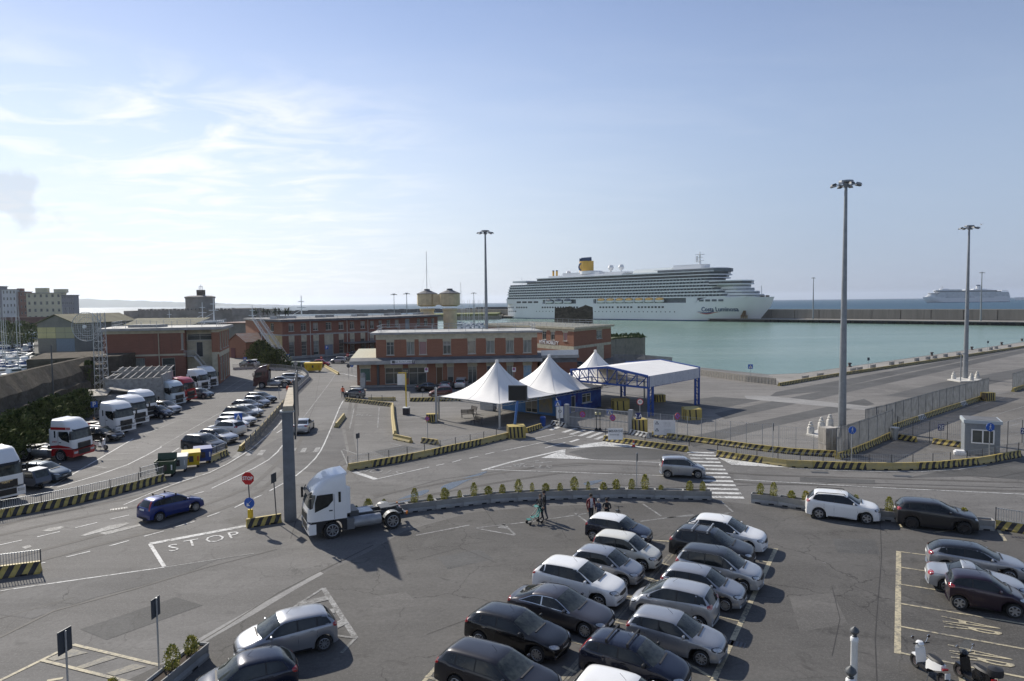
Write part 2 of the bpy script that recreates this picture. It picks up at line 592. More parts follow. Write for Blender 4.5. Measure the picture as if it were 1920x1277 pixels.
col = gs.mix(gs.rng(gs.noise(0.0015,3,0.6,gs.mapping((0.4,1.5,1))),0.4,0.65),(0.02,0.065,0.11),(0.03,0.085,0.125))
gs.out(col)
gs.bump(sw,0.6,1.2)
WATER_S = gs.m
mb = MB()
ring = [(20000 * math.sin(t),20000 * math.cos(t) + 200) for t in [2 * math.pi * i / 48 for i in range(48)]]
mb.add([(x,y,SEA_Z - 0.35) for x,y in ring],[tuple(range(47,-1,-1))])
struct(mb.build('sea',WATER_S))
# breakwater axis: inner quay edge
BW = [Vector((900,330,0)),G(1920,611,SEA_Z),G(1640,608,SEA_Z),G(1440,604,SEA_Z)]
bdir = (BW[3] - BW[1]).normalized()
BWL = BW[3] + bdir * 420
BWR = BW[1] - bdir * 500
nrm = Vector((bdir.y,-bdir.x,0))
if nrm.y < 0:
	nrm = -nrm
sheet('harbour_water',[(-700,20),(-420,700),(BWL.x,BWL.y),(BWR.x,BWR.y),(BWR.x,0),(300,-60)],SEA_Z,WATER_H)
# surfaces on the land, each sheet 4 mm over the one below
lot = gp((300,1247),(430,1168),(540,1108),(607,1075),(690,1035),(760,995),(880,962),(1000,950),(1336,938),(1400,945),(1680,970),(1870,990),(2100,1025),(2150,1300)) + [Vector((30,4,0)),Vector((-14,4,0)),G(120,1330)]
sheet('car_park',lot,0.0048,ASPH_LOT)
sheet('lorry_park',gp((-260,1010),(0,968),(80,955),(160,938),(256,916),(312,898),(400,866),(440,845),(528,757),(560,730),(575,706),(470,690),(432,692),(405,740),(200,742),(-100,850)),0.004,ASPH_OLD)
sheet('side_yard',gp((656,880),(800,855),(900,834),(1018,803),(1050,775),(1160,745),(1180,700),(1000,712),(700,725),(640,755),(600,850),(560,892)),0.004,asphalt('asphalt_side',0.165,(1,0.96,0.90),10,0.6,0.6,21.0))
yard = gp((1060,806),(1140,815),(1240,822),(1410,843),(1573,856),(1680,815),(1860,742),(1920,728),(2600,600))
sheet('quay_yard',gp((1050,792),(1160,812),(1340,833),(1573,856),(1680,815),(1860,742),(2100,672),(2050,625),(1920,643),(1700,674),(1500,702),(1440,704),(1313,692),(1205,668),(1120,700)),0.0056,ASPH_YARD)
# darker and paler paving bands of the yard
for i,b in enumerate((((1300,838),(1450,800),(1640,758),(1620,748),(1400,795),(1280,822)),
					((1340,775),(1920,655),(1920,662),(1480,760),(1360,786)),
					((1340,768),(1430,750),(1340,744),(1250,756)),
					((1455,735),(1920,650),(1920,654),(1700,698),(1545,733),(1440,745)),
					((1660,742),(1760,718),(1920,690),(1920,705),(1770,742),(1700,745)))):
	sheet('asphalt_band',gp(*b),0.008,ASPH_DARK)
sheet('concrete_path',gp((1395,742),(1440,742),(1650,764),(1660,769),(1620,769),(1400,748)),0.012,CONC_STRIP)
sheet('quay_edge',gp((1470,722),(1920,650),(2050,629),(2050,623),(1920,642),(1700,673),(1500,701),(1440,703)),0.009,CONC_QUAY)
sheet('gate_forecourt',gp((1576,858),(1680,816),(1862,742),(2000,712),(2050,820),(1916,853),(1850,866),(1700,878),(1600,877)),0.008,asphalt('asphalt_gate',0.17,(1,0.95,0.87),0,0.5,0.3,31.0))
sheet('asphalt_patch',gp((486,842),(520,823),(560,815),(640,800),(655,870),(600,887),(530,880),(500,868)),0.006,asphalt('asphalt_cracked',0.12,(1,0.97,0.94),30,1.0,0.6,41.0))
sheet('asphalt_patch',gp((1065,848),(1130,834),(1200,838),(1275,850),(1230,862),(1110,862)),0.006,ASPH_DARK)
sheet('asphalt_patch',gp((1700,896),(1830,872),(1920,860),(2000,870),(2000,905),(1920,900),(1830,893)),0.006,ASPH_DARK)
sheet('asphalt_patch',gp((-60,1145),(60,1085),(180,1080),(420,1045),(330,1082),(180,1120),(60,1160)),0.006,asphalt('asphalt_rough',0.135,(1,0.98,0.95),20,1.0,0.7,51.0))
sheet('concrete_strip',gp((300,1246),(360,1205),(430,1165),(540,1105),(600,1072),(607,1076),(560,1102),(480,1150),(400,1195),(330,1240)),0.009,CONC_STRIP)
for i,(pp,m__) in enumerate(((((690,640 + 480),(760,1110),(790,1135),(700,1150)),'l'),(((1480,1120),(1560,1112),(1590,1170),(1500,1185)),'l'),(((1560,1010),(1640,1012),(1650,1040),(1570,1036)),'d'),
		(((820,1045),(900,1030),(925,1048),(840,1068)),'d'),(((560,930),(640,905),(660,915),(580,942)),'d'),(((150,1180),(330,1120),(380,1135),(200,1200)),'d'),(((1725,1085),(1750,1090),(1752,1118),(1726,1112)),'d'),(((1500,895),(1640,900),(1640,908),(1500,903)),'d'),(((700,845),(760,835),(790,842),(720,856)),'d'),(((1120,925),(1330,925),(1345,932),(1110,932)),'d'),(((420,975),(455,966),(470,975),(440,985)),'l'))):
	sheet('repair_patch',gp(*pp),0.0068 + i * 1e-4,ASPH_DARK if m__ == 'd' else asphalt('asphalt_patch_pale%d' % i,0.13,(1,.96,.9),10,.3,.4,60. + i))
PUD = mat('puddle',(0.05,0.055,0.06),0.12,spec=0.5,var=0.3)
for pts in (((822,914),(850,903),(880,893),(915,882),(912,887),(870,904),(852,915),(835,921)),
			((735,941),(775,925),(800,917),(808,921),(770,938),(745,947)),
			((1090,905),(1135,898),(1120,906),(1100,912))):
	sheet('puddle',[Vector((*q,0)) for q in __import__('functools').reduce(lambda p,_: [tuple(x * .75 + y * .25 for x,y in zip(p[i],p[(i + 1) % len(p)])) if k == 0 else tuple(x * .25 + y * .75 for x,y in zip(p[i],p[(i + 1) % len(p)])) for i in range(len(p)) for k in (0,1)],range(3),[tuple(v.xy) for v in gp(*pts)])],0.008,PUD)
# ---------------------------------------------------------------- road markings
_mk = [0]
def line(pxs,w,m=None,name='road_marking',z=0.014):
	P = [G(*p) for p in pxs]
	return strip(P,w,m,name,z)
def strip(P,w,m=None,name='road_marking',z=0.014):
	m = m or PAINT_W
	mb = MB()
	# resample
	D = poly_len(P);n = max(1,int(D / 3))
	Q_ = [P[0]] + [along(P,D * i / n)[0] for i in range(1,n)] + [P[-1]] if len(P) > 2 else P
	Lf,Rt = [],[]
	for i,p in enumerate(Q_):
		a = Q_[max(0,i - 1)];b = Q_[min(len(Q_) - 1,i + 1)]
		t = (b - a).normalized();k = Vector((-t.y,t.x,0)) * w / 2
		Lf.append(p + k);Rt.append(p - k)
	for i in range(len(Q_) - 1):
		mb.quad(*[(q.x,q.y,z) for q in (Rt[i],Rt[i + 1],Lf[i + 1],Lf[i])])
	_mk[0] += 1
	return struct(mb.build(name,m))
def patch(pxs,m=None,name='road_marking',z=0.014):
	return sheet(name,gp(*pxs),z,m or PAINT_W)
line([(-150,1136),(0,1108),(308,1064)],0.12);line([(308,1064),(420,1045),(476,1038)],0.10,PAINT_WF)
line([(281,1020),(463,986)],0.42)
line([(281,1020),(308,1063)],0.2,z=0.019)
for d in (((0,1022),(41,1013)),((70,1007),(112,997)),((141,990),(182,980)),((206,974),(242,966)),((364,927),(382,922)),
		((74,1057),(85,1055)),((124,1045),(169,1034)),((205,1024),(242,1014)),((270,1006),(307,996)),((330,988),(365,978)),((389,969),(414,960)),
		((440,952),(460,942)),((476,935),(492,928)),((505,921),(534,905)),((519,812),(533,803))):
	line(d,0.13)
line([(554,893),(586,867),(603,843),(610,828),(622,800),(638,761),(644,751)],0.13)
line([(397,916),(497,868),(520,848),(530,835)],0.13)
line([(569,783),(585,762),(603,738),(619,717),(630,700)],0.12,PAINT_WF)
line([(232,947),(312,912),(400,884),(430,868),(470,843),(520,800),(545,768)],0.12)
# lorry park
line([(94,914),(250,823)],0.14);line([(107,914),(160,898),(216,882),(260,862),(303,838)],0.14)
line([(300,863),(336,840)],0.14,PAINT_W)
for a,b in (((111,893),(124,893)),((105,879),(150,879)),((188,863),(229,862)),((203,852),(252,850)),((230,840),(290,838)),((160,873),(200,877)),((190,843),(215,842)),
			((405,740),(470,702)),((425,739),(480,708)),((270,815),(335,788)),((300,838),(420,770))):
	line([a,b],0.13,PAINT_WF)
# zebra near the bins
for a,b in (((440,858),(452,847)),((464,855),(474,845)),((486,854),(494,844))):
	line([a,b],0.5,PAINT_WF)
for a,b in (((567,848),(572,840)),((591,848),(597,839)),((549,846),(552,840))):
	line([a,b],0.45,PAINT_WF)
# middle road
line([(664,885),(705,899)],0.45);line([(705,899),(805,876)],0.14,z=0.019)
for d in (((818,873),(833,870)),((848,867),(865,862)),((880,859.5),(897,855.5)),((910,852),(927,848))):
	line(d,0.13)
line([(941,846),(1082,816)],0.14)
line([(977,828),(1041,814)],0.14)
line([(1022,840),(1060,830)],0.14);line([(1069,829),(1085,824)],0.35)
for d in (((1056,811),(1081,803)),((1070,815),(1096,806)),((1086,818),(1113,808)),((1102,821),(1128,811)),((1117,824),(1143,814)),
		((1012,806),(1035,796)),((1032,807),(1052,799))):
	line(d,0.5)
line([(904,882),(960,866),(1060,843)],0.3)
patch([(1014,859),(1060,843),(1060,853),(1112,862)],z=0.019)
patch([(1060,842.5),(1096,833),(1133,828),(1240,842),(1205,840),(1130,837),(1090,840)],z=0.0165)
line([(1108,862),(1240,867.5)],0.13)
line([(915,880.5),(1247,892)],0.12)
for i,s in enumerate((((938,877),(960,875)),((962,872),(985,869)),((985,867),(1010,864)),((1003,868),(1035,866)))):
	line(s,0.25,PAINT_WF)
line([(1376,899),(1660,915),(1920,927),(2300,945)],0.13)
patch([(1346,858),(1380,862),(1440,871),(1480,877),(1430,875),(1372,872)],z=0.019)
line([(1480,878),(1600,884),(1720,885),(1800,880),(1850,873)],0.12)
line([(1240,862),(1290,852),(1340,866)],0.12,PAINT_WF)
# big zebra
for i in range(13):
	t = i / 12
	y0 = 848 + 84 * t ** 1.12
	xl = 1287 + (1337 - 1287) * ((y0 - 846) / 89);xr = 1338 + (1397 - 1338) * ((y0 - 846) / 89)
	line([(xl,y0),(xr,y0 + 1.5)],0.5)
# yellow bays at the right
line([(1685,1034),(1683,1226)],0.24,PAINT_Y)
for a,b in (((1688,1035),(1735,1041)),((1688,1064),(1735,1071)),((1688,1096),(1785,1111)),((1687,1132),(1990,1182)),((1687,1175),(2000,1232)),((1684,1224),(2000,1287))):
	line([a,b],0.13,PAINT_Y,z=0.019)
line([(1796,1247),(1808,1290)],0.2,PAINT_Y,z=0.019);line([(1860,1260),(1872,1300)],0.2,PAINT_Y,z=0.0235)
line([(1825,990),(1868,1002),(1885,1015),(1750,999)],0.13,PAINT_Y)
line([(1870,990),(1885,1015)],0.2,PAINT_Y,z=0.019);line([(1687,983),(1692,990)],0.25,PAINT_Y);line([(1524,962),(1526,970)],0.25,PAINT_Y)
line([(1688,989),(1770,1001)],0.1,PAINT_YF)
# bays of the two columns
line([(1455,1029),(1331,1290)],0.22,PAINT_Y)
line([(1255,1040),(1040,1290)],0.16,PAINT_YF);line([(1262,1040),(1050,1290)],0.1,PAINT_YF)
for a,b in (((1432,1027),(1455,1030)),((1425,1052),(1446,1056)),((1340,1112),(1402,1122)),((1340,1154),(1386,1165)),((1290,1245),(1332,1270)),((1205,1080),(1235,1090)),((1170,1118),(1200,1122)),((1150,1166),(1180,1173)),((1066,1200),(1095,1210)),((1055,1250),(1080,1262)),((1225,1053),(1262,1062)),((1180,1010),(1262,1016))):
	line([a,b],0.13,PAINT_Y,z=0.019)
line([(822,1246),(785,1290)],0.16,PAINT_Y);line([(798,1268),(830,1280)],0.13,PAINT_Y,z=0.019)
# faded arrows in the lot
for s in (((893,990),(1000,978)),((1000,978),(1100,963)),((893,991),(966,1004)),((944,982),(966,1003)),((1078,962),(1102,980)),((1545,1055),(1545,1056)),
		((1200,978),(1300,965)),((1205,945),(1240,968)),((1352,940),(1374,960)),((780,1004),(880,985)),((1250,971),(1370,962))):
	line(s,0.14,PAINT_WF)
patch([(932,990),(944,983),(952,992)],PAINT_WF)
# hatched triangle bottom left
line([(606,1103),(545,1140),(500,1172)],0.14,PAINT_WF,z=0.0185);line([(606,1103),(632,1145),(667,1197)],0.24,PAINT_WF)
line([(667,1197),(640,1225)],0.14,PAINT_WF,z=0.0185);line([(667,1197),(620,1191)],0.14,PAINT_WF,z=0.023)
for a,b in (((560,1134),(614,1122)),((590,1150),(628,1146)),((622,1178),(646,1166))):
	line([a,b],0.5,PAINT_WF,z=0.0275)
# yellow bay bottom left
line([(-60,1306),(60,1245),(137,1209)],0.16,PAINT_Y);line([(137,1209),(300,1248)],0.16,PAINT_Y,z=0.0185)
line([(76,1238),(260,1284)],0.16,PAINT_Y,z=0.023)
for a,b in (((95,1238),(160,1219)),((150,1252),(215,1232)),((205,1268),(265,1246))):
	pass
for q_ in (((88,1236),(135,1217),(166,1224),(101,1240)),((143,1251),(202,1230),(223,1233),(156,1254)),((198,1263),(252,1245),(275,1250),(215,1268))):
	patch(q_,PAINT_YF,z=0.0157)
line([(88,1277),(100,1268),(118,1272)],0.16,PAINT_Y)
# pale patches on the left road
for pts in (((150,1005),(168,998),(205,986),(238,980),(243,982),(222,990),(188,998),(160,1005)),((185,1000),(262,983),(265,986),(200,1003)),((78,996),(95,990),(115,987),(121,989),(108,994),(92,997)),((40,1026),(56,1022),(60,1026),(48,1030))):
	patch(pts,PAINT_WF,'pale_patch')
# bus box and side yard bays
for s in (((656,880),(640,845)),((664,766),(656,803)),((711,764),(708,802)),((660,765),(690,765)),((644,843),(670,852)),((670,852),(752,836)),((726,829),(752,836))):
	line(s,0.12,PAINT_WF)
line([(585,697),(645,701),(668,706)],0.3);line([(640,708),(690,716)],0.1,PAINT_WF)
for s in (((868,788),(905,780)),((935,772),(975,766)),((848,808),(866,800))):
	line(s,0.1,PAINT_WF)
# forecourt lines right
for s in (((1805,770),(1885,745)),((1860,780),(1960,750)),((1885,793),(1970,765)),((1900,740),(1960,724)),((1790,790),(1812,785)),((1670,830),(1808,852)),((1884,820),(1920,812)),((1890,800),(1915,793))):
	line(s,0.11,PAINT_WF)
TAR = mat('tar_seam',(0.05,0.047,0.043),0.75,var=.4)
for w_,pts in ((.14,((-40,1215),(50,1175),(110,1140),(200,1118),(290,1095),(380,1066))),(.07,((0,1160),(60,1128),(140,1120))),(.10,((380,1066),(450,1050),(520,1030))),
				(.08,((300,1250),(400,1190),(540,1100),(620,1062),(700,1022))),(.06,((800,1190),(840,1160),(900,1150),(960,1160),(1000,1130))),(.05,((780,1050),(830,1025),(900,1030),(930,1055))),
				(.04,((1650,975),(1653,1040),(1647,1120),(1640,1180),(1644,1277))),(.03,((1560,1230),(1566,1190),(1575,1160),(1570,1130),(1560,1100))),(.06,((905,950),(925,985),(935,992))),(.10,((1095,905),(1250,915),(1400,910),(1600,905),(1920,915))),
				(.07,((700,935),(820,900),(960,880),(1100,872))),(.07,((640,900),(560,960),(545,1010))),(.08,((1700,870),(1790,893),(1860,897),(1920,885))),(.08,((120,905),(200,880),(300,850))),(.06,((600,700),(590,760),(560,830)))):
	line(list(pts),w_,TAR,'tar_seam',.0105)
TYR = asphalt('tyre_polished',0.118,(1,.95,.88),20,0,.3,71.)
for pts in (((-60,1070),(120,1020),(320,970),(470,915),(530,860),(560,800)),((-60,1000),(100,962),(250,935),(400,885),(480,840)),((700,930),(900,893),(1060,868),(1200,872),(1400,890),(1920,905)),((620,890),(660,850),(650,800),(660,740))):
	for k in (0,1):
		line([(x + k * 8,y + k * 16) for x,y in pts],.42,TYR,'tyre_track',.0093 + .0002 * k)
# STOP lettering painted on the road
def road_text(s,px,py,heading_deg,size,sx,m,name='road_lettering',z=0.019,thin=0.0):
	p = G(px,py)
	h = R(heading_deg)
	x = (math.cos(h),math.sin(h),0);y = (-math.sin(h),math.cos(h),0)
	o = text(name,s,size,m,None,frame((p.x,p.y,z),x,y),0.0,sx,bold=thin)
	return struct(o)
hb = G(463,986) - G(281,1020)
hb = math.degrees(math.atan2(hb.y,hb.x))
for ch,px,py in (('S',325,1028),('T',360,1019),('O',403,1011),('P',438,1004)):
	road_text(ch,px,py,hb - 4,1.8,0.78,PAINT_W,thin=-.012)
for ch,px,py in (('B',672,778),('U',683,779),('S',694,780)):
	road_text(ch,px,py,0,1.4,0.9,PAINT_WF)
road_text('AR',1815,1174,-117,3.0,0.30,PAINT_Y,z=0.024)
road_text('AR',1832,1231,-117,3.0,0.30,PAINT_Y,z=0.024)
road_text('STOP',715,884,165,1.7,0.9,PAINT_WF)
road_text('STOP',1000,874,165,1.5,0.9,PAINT_WF)
# gratings and manholes
def grate(px,py,w,l,h,kind='drain_grate'):
	p = G(px,py)
	t = thing(kind,{'drain_grate': 'slotted iron drain grate','manhole_cover': 'dark metal manhole cover'}[kind] + LOCW[len(LOCW_used)],'drain',(p.x,p.y,0.006),R(h))
	LOCW_used.append(1)
	mb = MB();mb.box((0,0,0.004),(l,w,0.008));mb.build('frame',STEELD,t)
	if kind == 'drain_grate':
		n = int(l / 0.16)
		for i in range(n):
			mb = MB();mb.box(((i + 0.5) * l / n - l / 2,0,0.012),(0.07,w * 0.9,0.01));mb.build('bar',BLKP,t)
	else:
		mb = MB();mb.box((0,0,0.013),(l * 0.9,w * 0.8,0.006));mb.build('lid',STEELD,t)
	return t
LOCW_used = []
LOCW = [' behind the blue hatchback',' beyond the black crossover',' at the silver hatchback nose',' right of the zebra',' before the ticket kiosk',' on the lane beyond the pier']
grate(223,954,0.4,1.0,30)
grate(1914,1008,0.35,1.0,-20)
grate(1373,1206,0.45,1.0,-29)
grate(1537,886,0.5,1.3,-10,'manhole_cover')
grate(1692,893,0.5,1.3,-10,'manhole_cover')
grate(509,807,0.5,1.0,-20,'manhole_cover')
# ---------------------------------------------------------------- walls with openings
BRICK = None
def brickmat(name,c1,c2,dirt):
	g = NG(name,0.85,0.2)
	n1 = g.noise(0.5,5,0.65)
	n2 = g.noise(2.0,3,0.6,g.mapping((0.4,0.4,9)))
	n3 = g.noise(0.9,4,0.6,g.mapping((1.5,1.5,0.15)))
	col = g.mix(g.rng(n2,0.3,0.7),c1,c2)
	col = g.mix(g.rng(n1,0.4,0.7,0,0.35),col,tuple(x * 0.7 for x in c1))
	col = g.mix(g.rng(n3,0.58,0.75,0,0.4),col,dirt)
	g.bump(n2,0.2,0.02)
	return g.out(col)
BRICK = brickmat('red_brick',(0.33,0.165,0.105),(0.25,0.12,0.08),(0.16,0.10,0.075))
BRICK2 = brickmat('weathered_brick',(0.27,0.13,0.092),(0.205,0.098,0.07),(0.12,0.08,0.065))
CREAM = mat('cream_render',(0.50,0.46,0.34),0.85,var=0.25,vscale=1.2)
CREAMY = mat('ochre_render',(0.50,0.40,0.20),0.85,var=0.3,vscale=1.0)
FRAMEW = mat('window_frame',(0.55,0.53,0.48),0.6)
CORN = mat('concrete_cornice',(0.38,0.375,0.36),0.85,var=0.3,vscale=0.8)
ROOFW = mat('roof_membrane',(0.55,0.55,0.53),0.75,var=0.5,vscale=0.35,col2=(0.22,0.22,0.2))
ROOFG = mat('grey_roof',(0.14,0.145,0.155),0.8,var=0.4,vscale=0.5)
GLASSD = mat('window_glass',(0.035,0.042,0.045),0.12,spec=0.8,var=0.5,vscale=0.7,col2=(0.10,0.11,0.10))
SHUT = mat('roller_shutter',(0.30,0.28,0.25),0.7,var=0.2)
DARKD = mat('dark_door',(0.035,0.04,0.045),0.5,var=0.3)
DARKV = mat('dark_void',(0.012,0.012,0.013),0.9)
GREEND = mat('green_glass_panel',(0.08,0.15,0.13),0.3,var=0.2)
PINKP = mat('pink_panel',(0.34,0.20,0.19),0.6)
CURT = mat('curtain',(0.36,0.36,0.31),0.7,var=0.5,vscale=4,col2=(0.13,0.14,0.13),stretch=(1,1,0.1))
BROWND = mat('brown_door',(0.13,0.07,0.03),0.6)
PLANKG = mat('grey_metal_sheet',(0.24,0.27,0.31),0.5,0.3,var=0.2)
_wc = {}
_bl = [0]
def window_mesh(w,h,style):
	k = (round(w,2),round(h,2),style)
	if k in _wc:
		return _wc[k]
	f = MB();t = 0.07
	for x0,z0,x1,z1 in ((0,0,w,t),(0,h - t,w,h),(0,t,t,h - t),(w - t,t,w,h - t)):
		f.box(((x0 + x1) / 2,0.0,(z0 + z1) / 2),(x1 - x0,0.08,z1 - z0))
	if style in ('two','curtain','grid'):
		f.box((w / 2,0,h / 2),(0.06,0.07,h - 2 * t))
	if style in ('two','grid','bars'):
		f.box((w / 2,-0.003,h * 0.72),(w - 2 * t,0.07,0.05))
	if style == 'bars':
		for q in (0.25,0.5):
			f.box((w / 2,-0.003,h * q),(w - 2 * t,0.06,0.04))
	if style == 'shop':
		n = max(2,int(w / 1.3))
		for i in range(1,n):
			f.box((w * i / n,0,h / 2),(0.06,0.07,h - 2 * t))
		f.box((w / 2,-0.003,h * 0.68),(w - 2 * t,0.07,0.07))
	fo = f.build('window',FRAMEW)
	g = MB();g.box((w / 2,0.03,h / 2),(w - 2 * t,0.02,h - 2 * t))
	gm = {'curtain': CURT,'green': GREEND,'pink': PINKP,'shutter': SHUT,'dark': DARKD,'brown': BROWND,'metal': PLANKG,'blue': mat('pale_blue_film',(0.14,0.33,0.52),0.4,var=0.5,vscale=2,col2=(0.45,0.5,0.5))}.get(style,GLASSD)
	go = g.build('pane',gm)
	r = (fo.data,go.data)
	bpy.data.objects.remove(fo);bpy.data.objects.remove(go)
	_wc[k] = r
	return r
def facade(parent,A,B,z0,z1,openings=(),zones=(),mats=None,name='wall',depth=0.22):
	"""A is the left end seen from outside. openings: (u0,u1,v0,v1,style); zones: (u0,u1,v0,v1,mat index)"""
	mats = mats or [BRICK,CREAM,CORN]
	A = Vector((A[0],A[1],0));B = Vector((B[0],B[1],0))
	Ln = (B - A).length;t = (B - A) / Ln;nrm = Vector((t.y,-t.x,0))
	us = sorted({0,Ln,*[max(0,min(Ln,u)) for o in list(openings) + list(zones) for u in o[:2]]})
	vs = sorted({z0,z1,*[max(z0,min(z1,v)) for o in list(openings) + list(zones) for v in o[2:4]]})
	mb = MB()
	pt = lambda u,v,d=0.0: tuple(A + t * u - nrm * d + Vector((0,0,v)))
	for i in range(len(us) - 1):
		for j in range(len(vs) - 1):
			if us[i + 1] - us[i] < 1e-4 or vs[j + 1] - vs[j] < 1e-4:
				continue
			cu,cv = (us[i] + us[i + 1]) / 2,(vs[j] + vs[j + 1]) / 2
			if any(o[0] < cu < o[1] and o[2] < cv < o[3] for o in openings):
				continue
			mi = 0
			for z in zones:
				if z[0] < cu < z[1] and z[2] < cv < z[3]:
					mi = z[4]
			mb.quad(pt(us[i],vs[j]),pt(us[i + 1],vs[j]),pt(us[i + 1],vs[j + 1]),pt(us[i],vs[j + 1]),mi)
	for o in openings:
		u0,u1,v0,v1 = o[:4]
		for a,b in (((u0,v0),(u1,v0)),((u1,v0),(u1,v1)),((u1,v1),(u0,v1)),((u0,v1),(u0,v0))):
			mb.quad(pt(*a),pt(*a,depth),pt(*b,depth),pt(*b),1)
	w = mb.build(name,mats,parent)
	rz = math.atan2(t.y,t.x)
	for o in openings:
		u0,u1,v0,v1,style = o[:5]
		fm,gm = window_mesh(u1 - u0,v1 - v0,style)
		nm = 'door' if style in ('dark','brown','metal') and v0 < z0 + 0.3 else 'window'
		wo_ = put(nm,fm,parent,Vector(pt(u0,v0,depth - 0.05)),rz)
		put('pane',gm,wo_)
		if style in ('two','bars','grid','glass') and (u1 - u0) < 4:
			bk_ = (0,.35,0,.6,.2,0,.8)[_bl[0] % 7];_bl[0] += 1
			if bk_:
				s = MB();hh_ = (v1 - v0 - .16) * bk_;s.box(((u1 - u0) / 2,0.005,v1 - v0 - .08 - hh_ / 2),(u1 - u0 - .16,.02,hh_));s.build('blind',CURT if _bl[0] % 2 else SHUT,wo_)
		if v0 > z0 + 0.5:
			s = MB();s.box(((u1 - u0) / 2,-depth + 0.02,-0.05),(u1 - u0 + 0.2,0.2,0.08));s.build('sill',FRAMEW,wo_)
	return w
def upx(px,py,A,B):
	"""distance along the line A-B where the sight line of column px crosses it"""
	d = FWD + RGT * ((px - 960) / 1280) + UPV * ((638.5 - py) / 1280)
	ax,ay = A[0],A[1];tx,ty = B[0] - A[0],B[1] - A[1]
	s = (ay * d.x - ax * d.y) / (tx * d.y - ty * d.x)
	return s * math.hypot(tx,ty)
def railing(parent,pts,h=1.0,z=0.0,step=2.2,r=0.03,m=None,rails=2,name='railing'):
	"""tubular railing along local points"""
	P = [Vector((p[0],p[1],0)) for p in pts]
	mb = MB();D = poly_len(P);n = max(1,round(D / step))
	Q_ = [along(P,D * i / n)[0] for i in range(n + 1)]
	for p in Q_:
		mb.bar((p.x,p.y,z),(p.x,p.y,z + h),r * 2)
	for k in range(rails):
		zz = z + h * (k + 1) / rails - r
		for a,b in zip(P[:-1],P[1:]):
			mb.bar((a.x,a.y,zz),(b.x,b.y,zz),r * 1.6)
	return mb.build(name,m or STEEL,parent)
def roof_slab(parent,poly,z,th,over,m_top,m_edge,name='roof'):
	c = sum((Vector((p[0],p[1],0)) for p in poly),Vector()) / len(poly)
	q = []
	for p in poly:
		d = Vector((p[0],p[1],0)) - c
		q.append(Vector((p[0],p[1],0)) + d.normalized() * over * 1.3)
	mb = MB();mb.prism([(p.x,p.y) for p in q],z,z + th)
	o = mb.build('cornice',m_edge,parent)
	mb = MB();mb.prism([((p.x - c.x) * 0.985 + c.x,(p.y - c.y) * 0.985 + c.y) for p in q],z + th + 0.002,z + th + 0.03)
	mb.build(name,m_top,parent)
	return o
def zat(px,py,A,B):
	u = upx(px,py,A,B)
	L_ = math.hypot(B[0] - A[0],B[1] - A[1])
	y = A[1] + (B[1] - A[1]) * u / L_
	return Zh(px,py,y)
# ---------------------------------------------------------------- bar building (two storeys)
A = G(670,724.5);B = G(1008,717)
A = (A.x,A.y);B = (B.x,B.y)
t = thing('harbour_building','two-storey red brick building with flat roof and a bar under its long canopy','building')
up0 = upx(704.6,650,A,B);LenB = math.hypot(B[0] - A[0],B[1] - A[1])
tt = Vector((B[0] - A[0],B[1] - A[1],0)) / LenB;nn = Vector((tt.y,-tt.x,0))
A2 = (A[0] + tt.x * up0,A[1] + tt.y * up0)
uw = lambda a: upx(a,652,A2,B)
gw_ = lambda a: upx(a,700,A,B)
ws = ((724.6,738.8,'two'),(762.5,777,'curtain'),(785.7,800,'pink'),(830.8,845.5,'grid'),(877,892,'glass'),(911.5,927.5,'curtain'),(948.6,963.7,'curtain'),(981,996.4,'curtain'))
zt,zb_ = 7.35,5.15
facade(t,A2,B,4.4,8.6,[(uw(a),uw(b),zb_,zt,s) for a,b,s in ws],
	[(0,99,7.75,8.6,1)] + [(uw(a) - 0.05,uw(b) + 0.05,zt,7.8,1) for a,b,s in ws])
gs_ = ((675,694.5,0.9,3.0,'green'),(722,754.5,0.25,3.0,'shop'),(766.6,799.6,0.05,3.0,'shop'),(818,830,0.05,3.0,'brown'),(839,850.4,0.05,3.0,'glass'),
	(877.5,894,0.05,3.0,'two'),(913,927,0.6,3.0,'glass'),(950.5,962,0.6,3.0,'curtain'),(981.5,997,0.6,3.0,'blue'))
facade(t,A,B,0,4.3,[(gw_(a),gw_(b),c,d,s) for a,b,c,d,s in gs_],
	[(gw_(a) - 0.1,gw_(b) + 0.1,3.0,4.0,1) for a,b,c,d,s in gs_])
bk = Vector((A[0],A[1],0)) - nn * 11;bk2 = Vector((B[0],B[1],0)) - nn * 11
ak = Vector((A2[0],A2[1],0)) - nn * 11
facade(t,B,bk2,0,8.6);facade(t,bk2,ak,0,8.6);facade(t,ak,A2,4.3,8.6,[(2,3.2,5.2,7.3,'two')]);facade(t,bk,A,0,4.3)
roof_slab(t,[A2,B,bk2,ak],8.6,0.3,0.75,ROOFW,CORN)
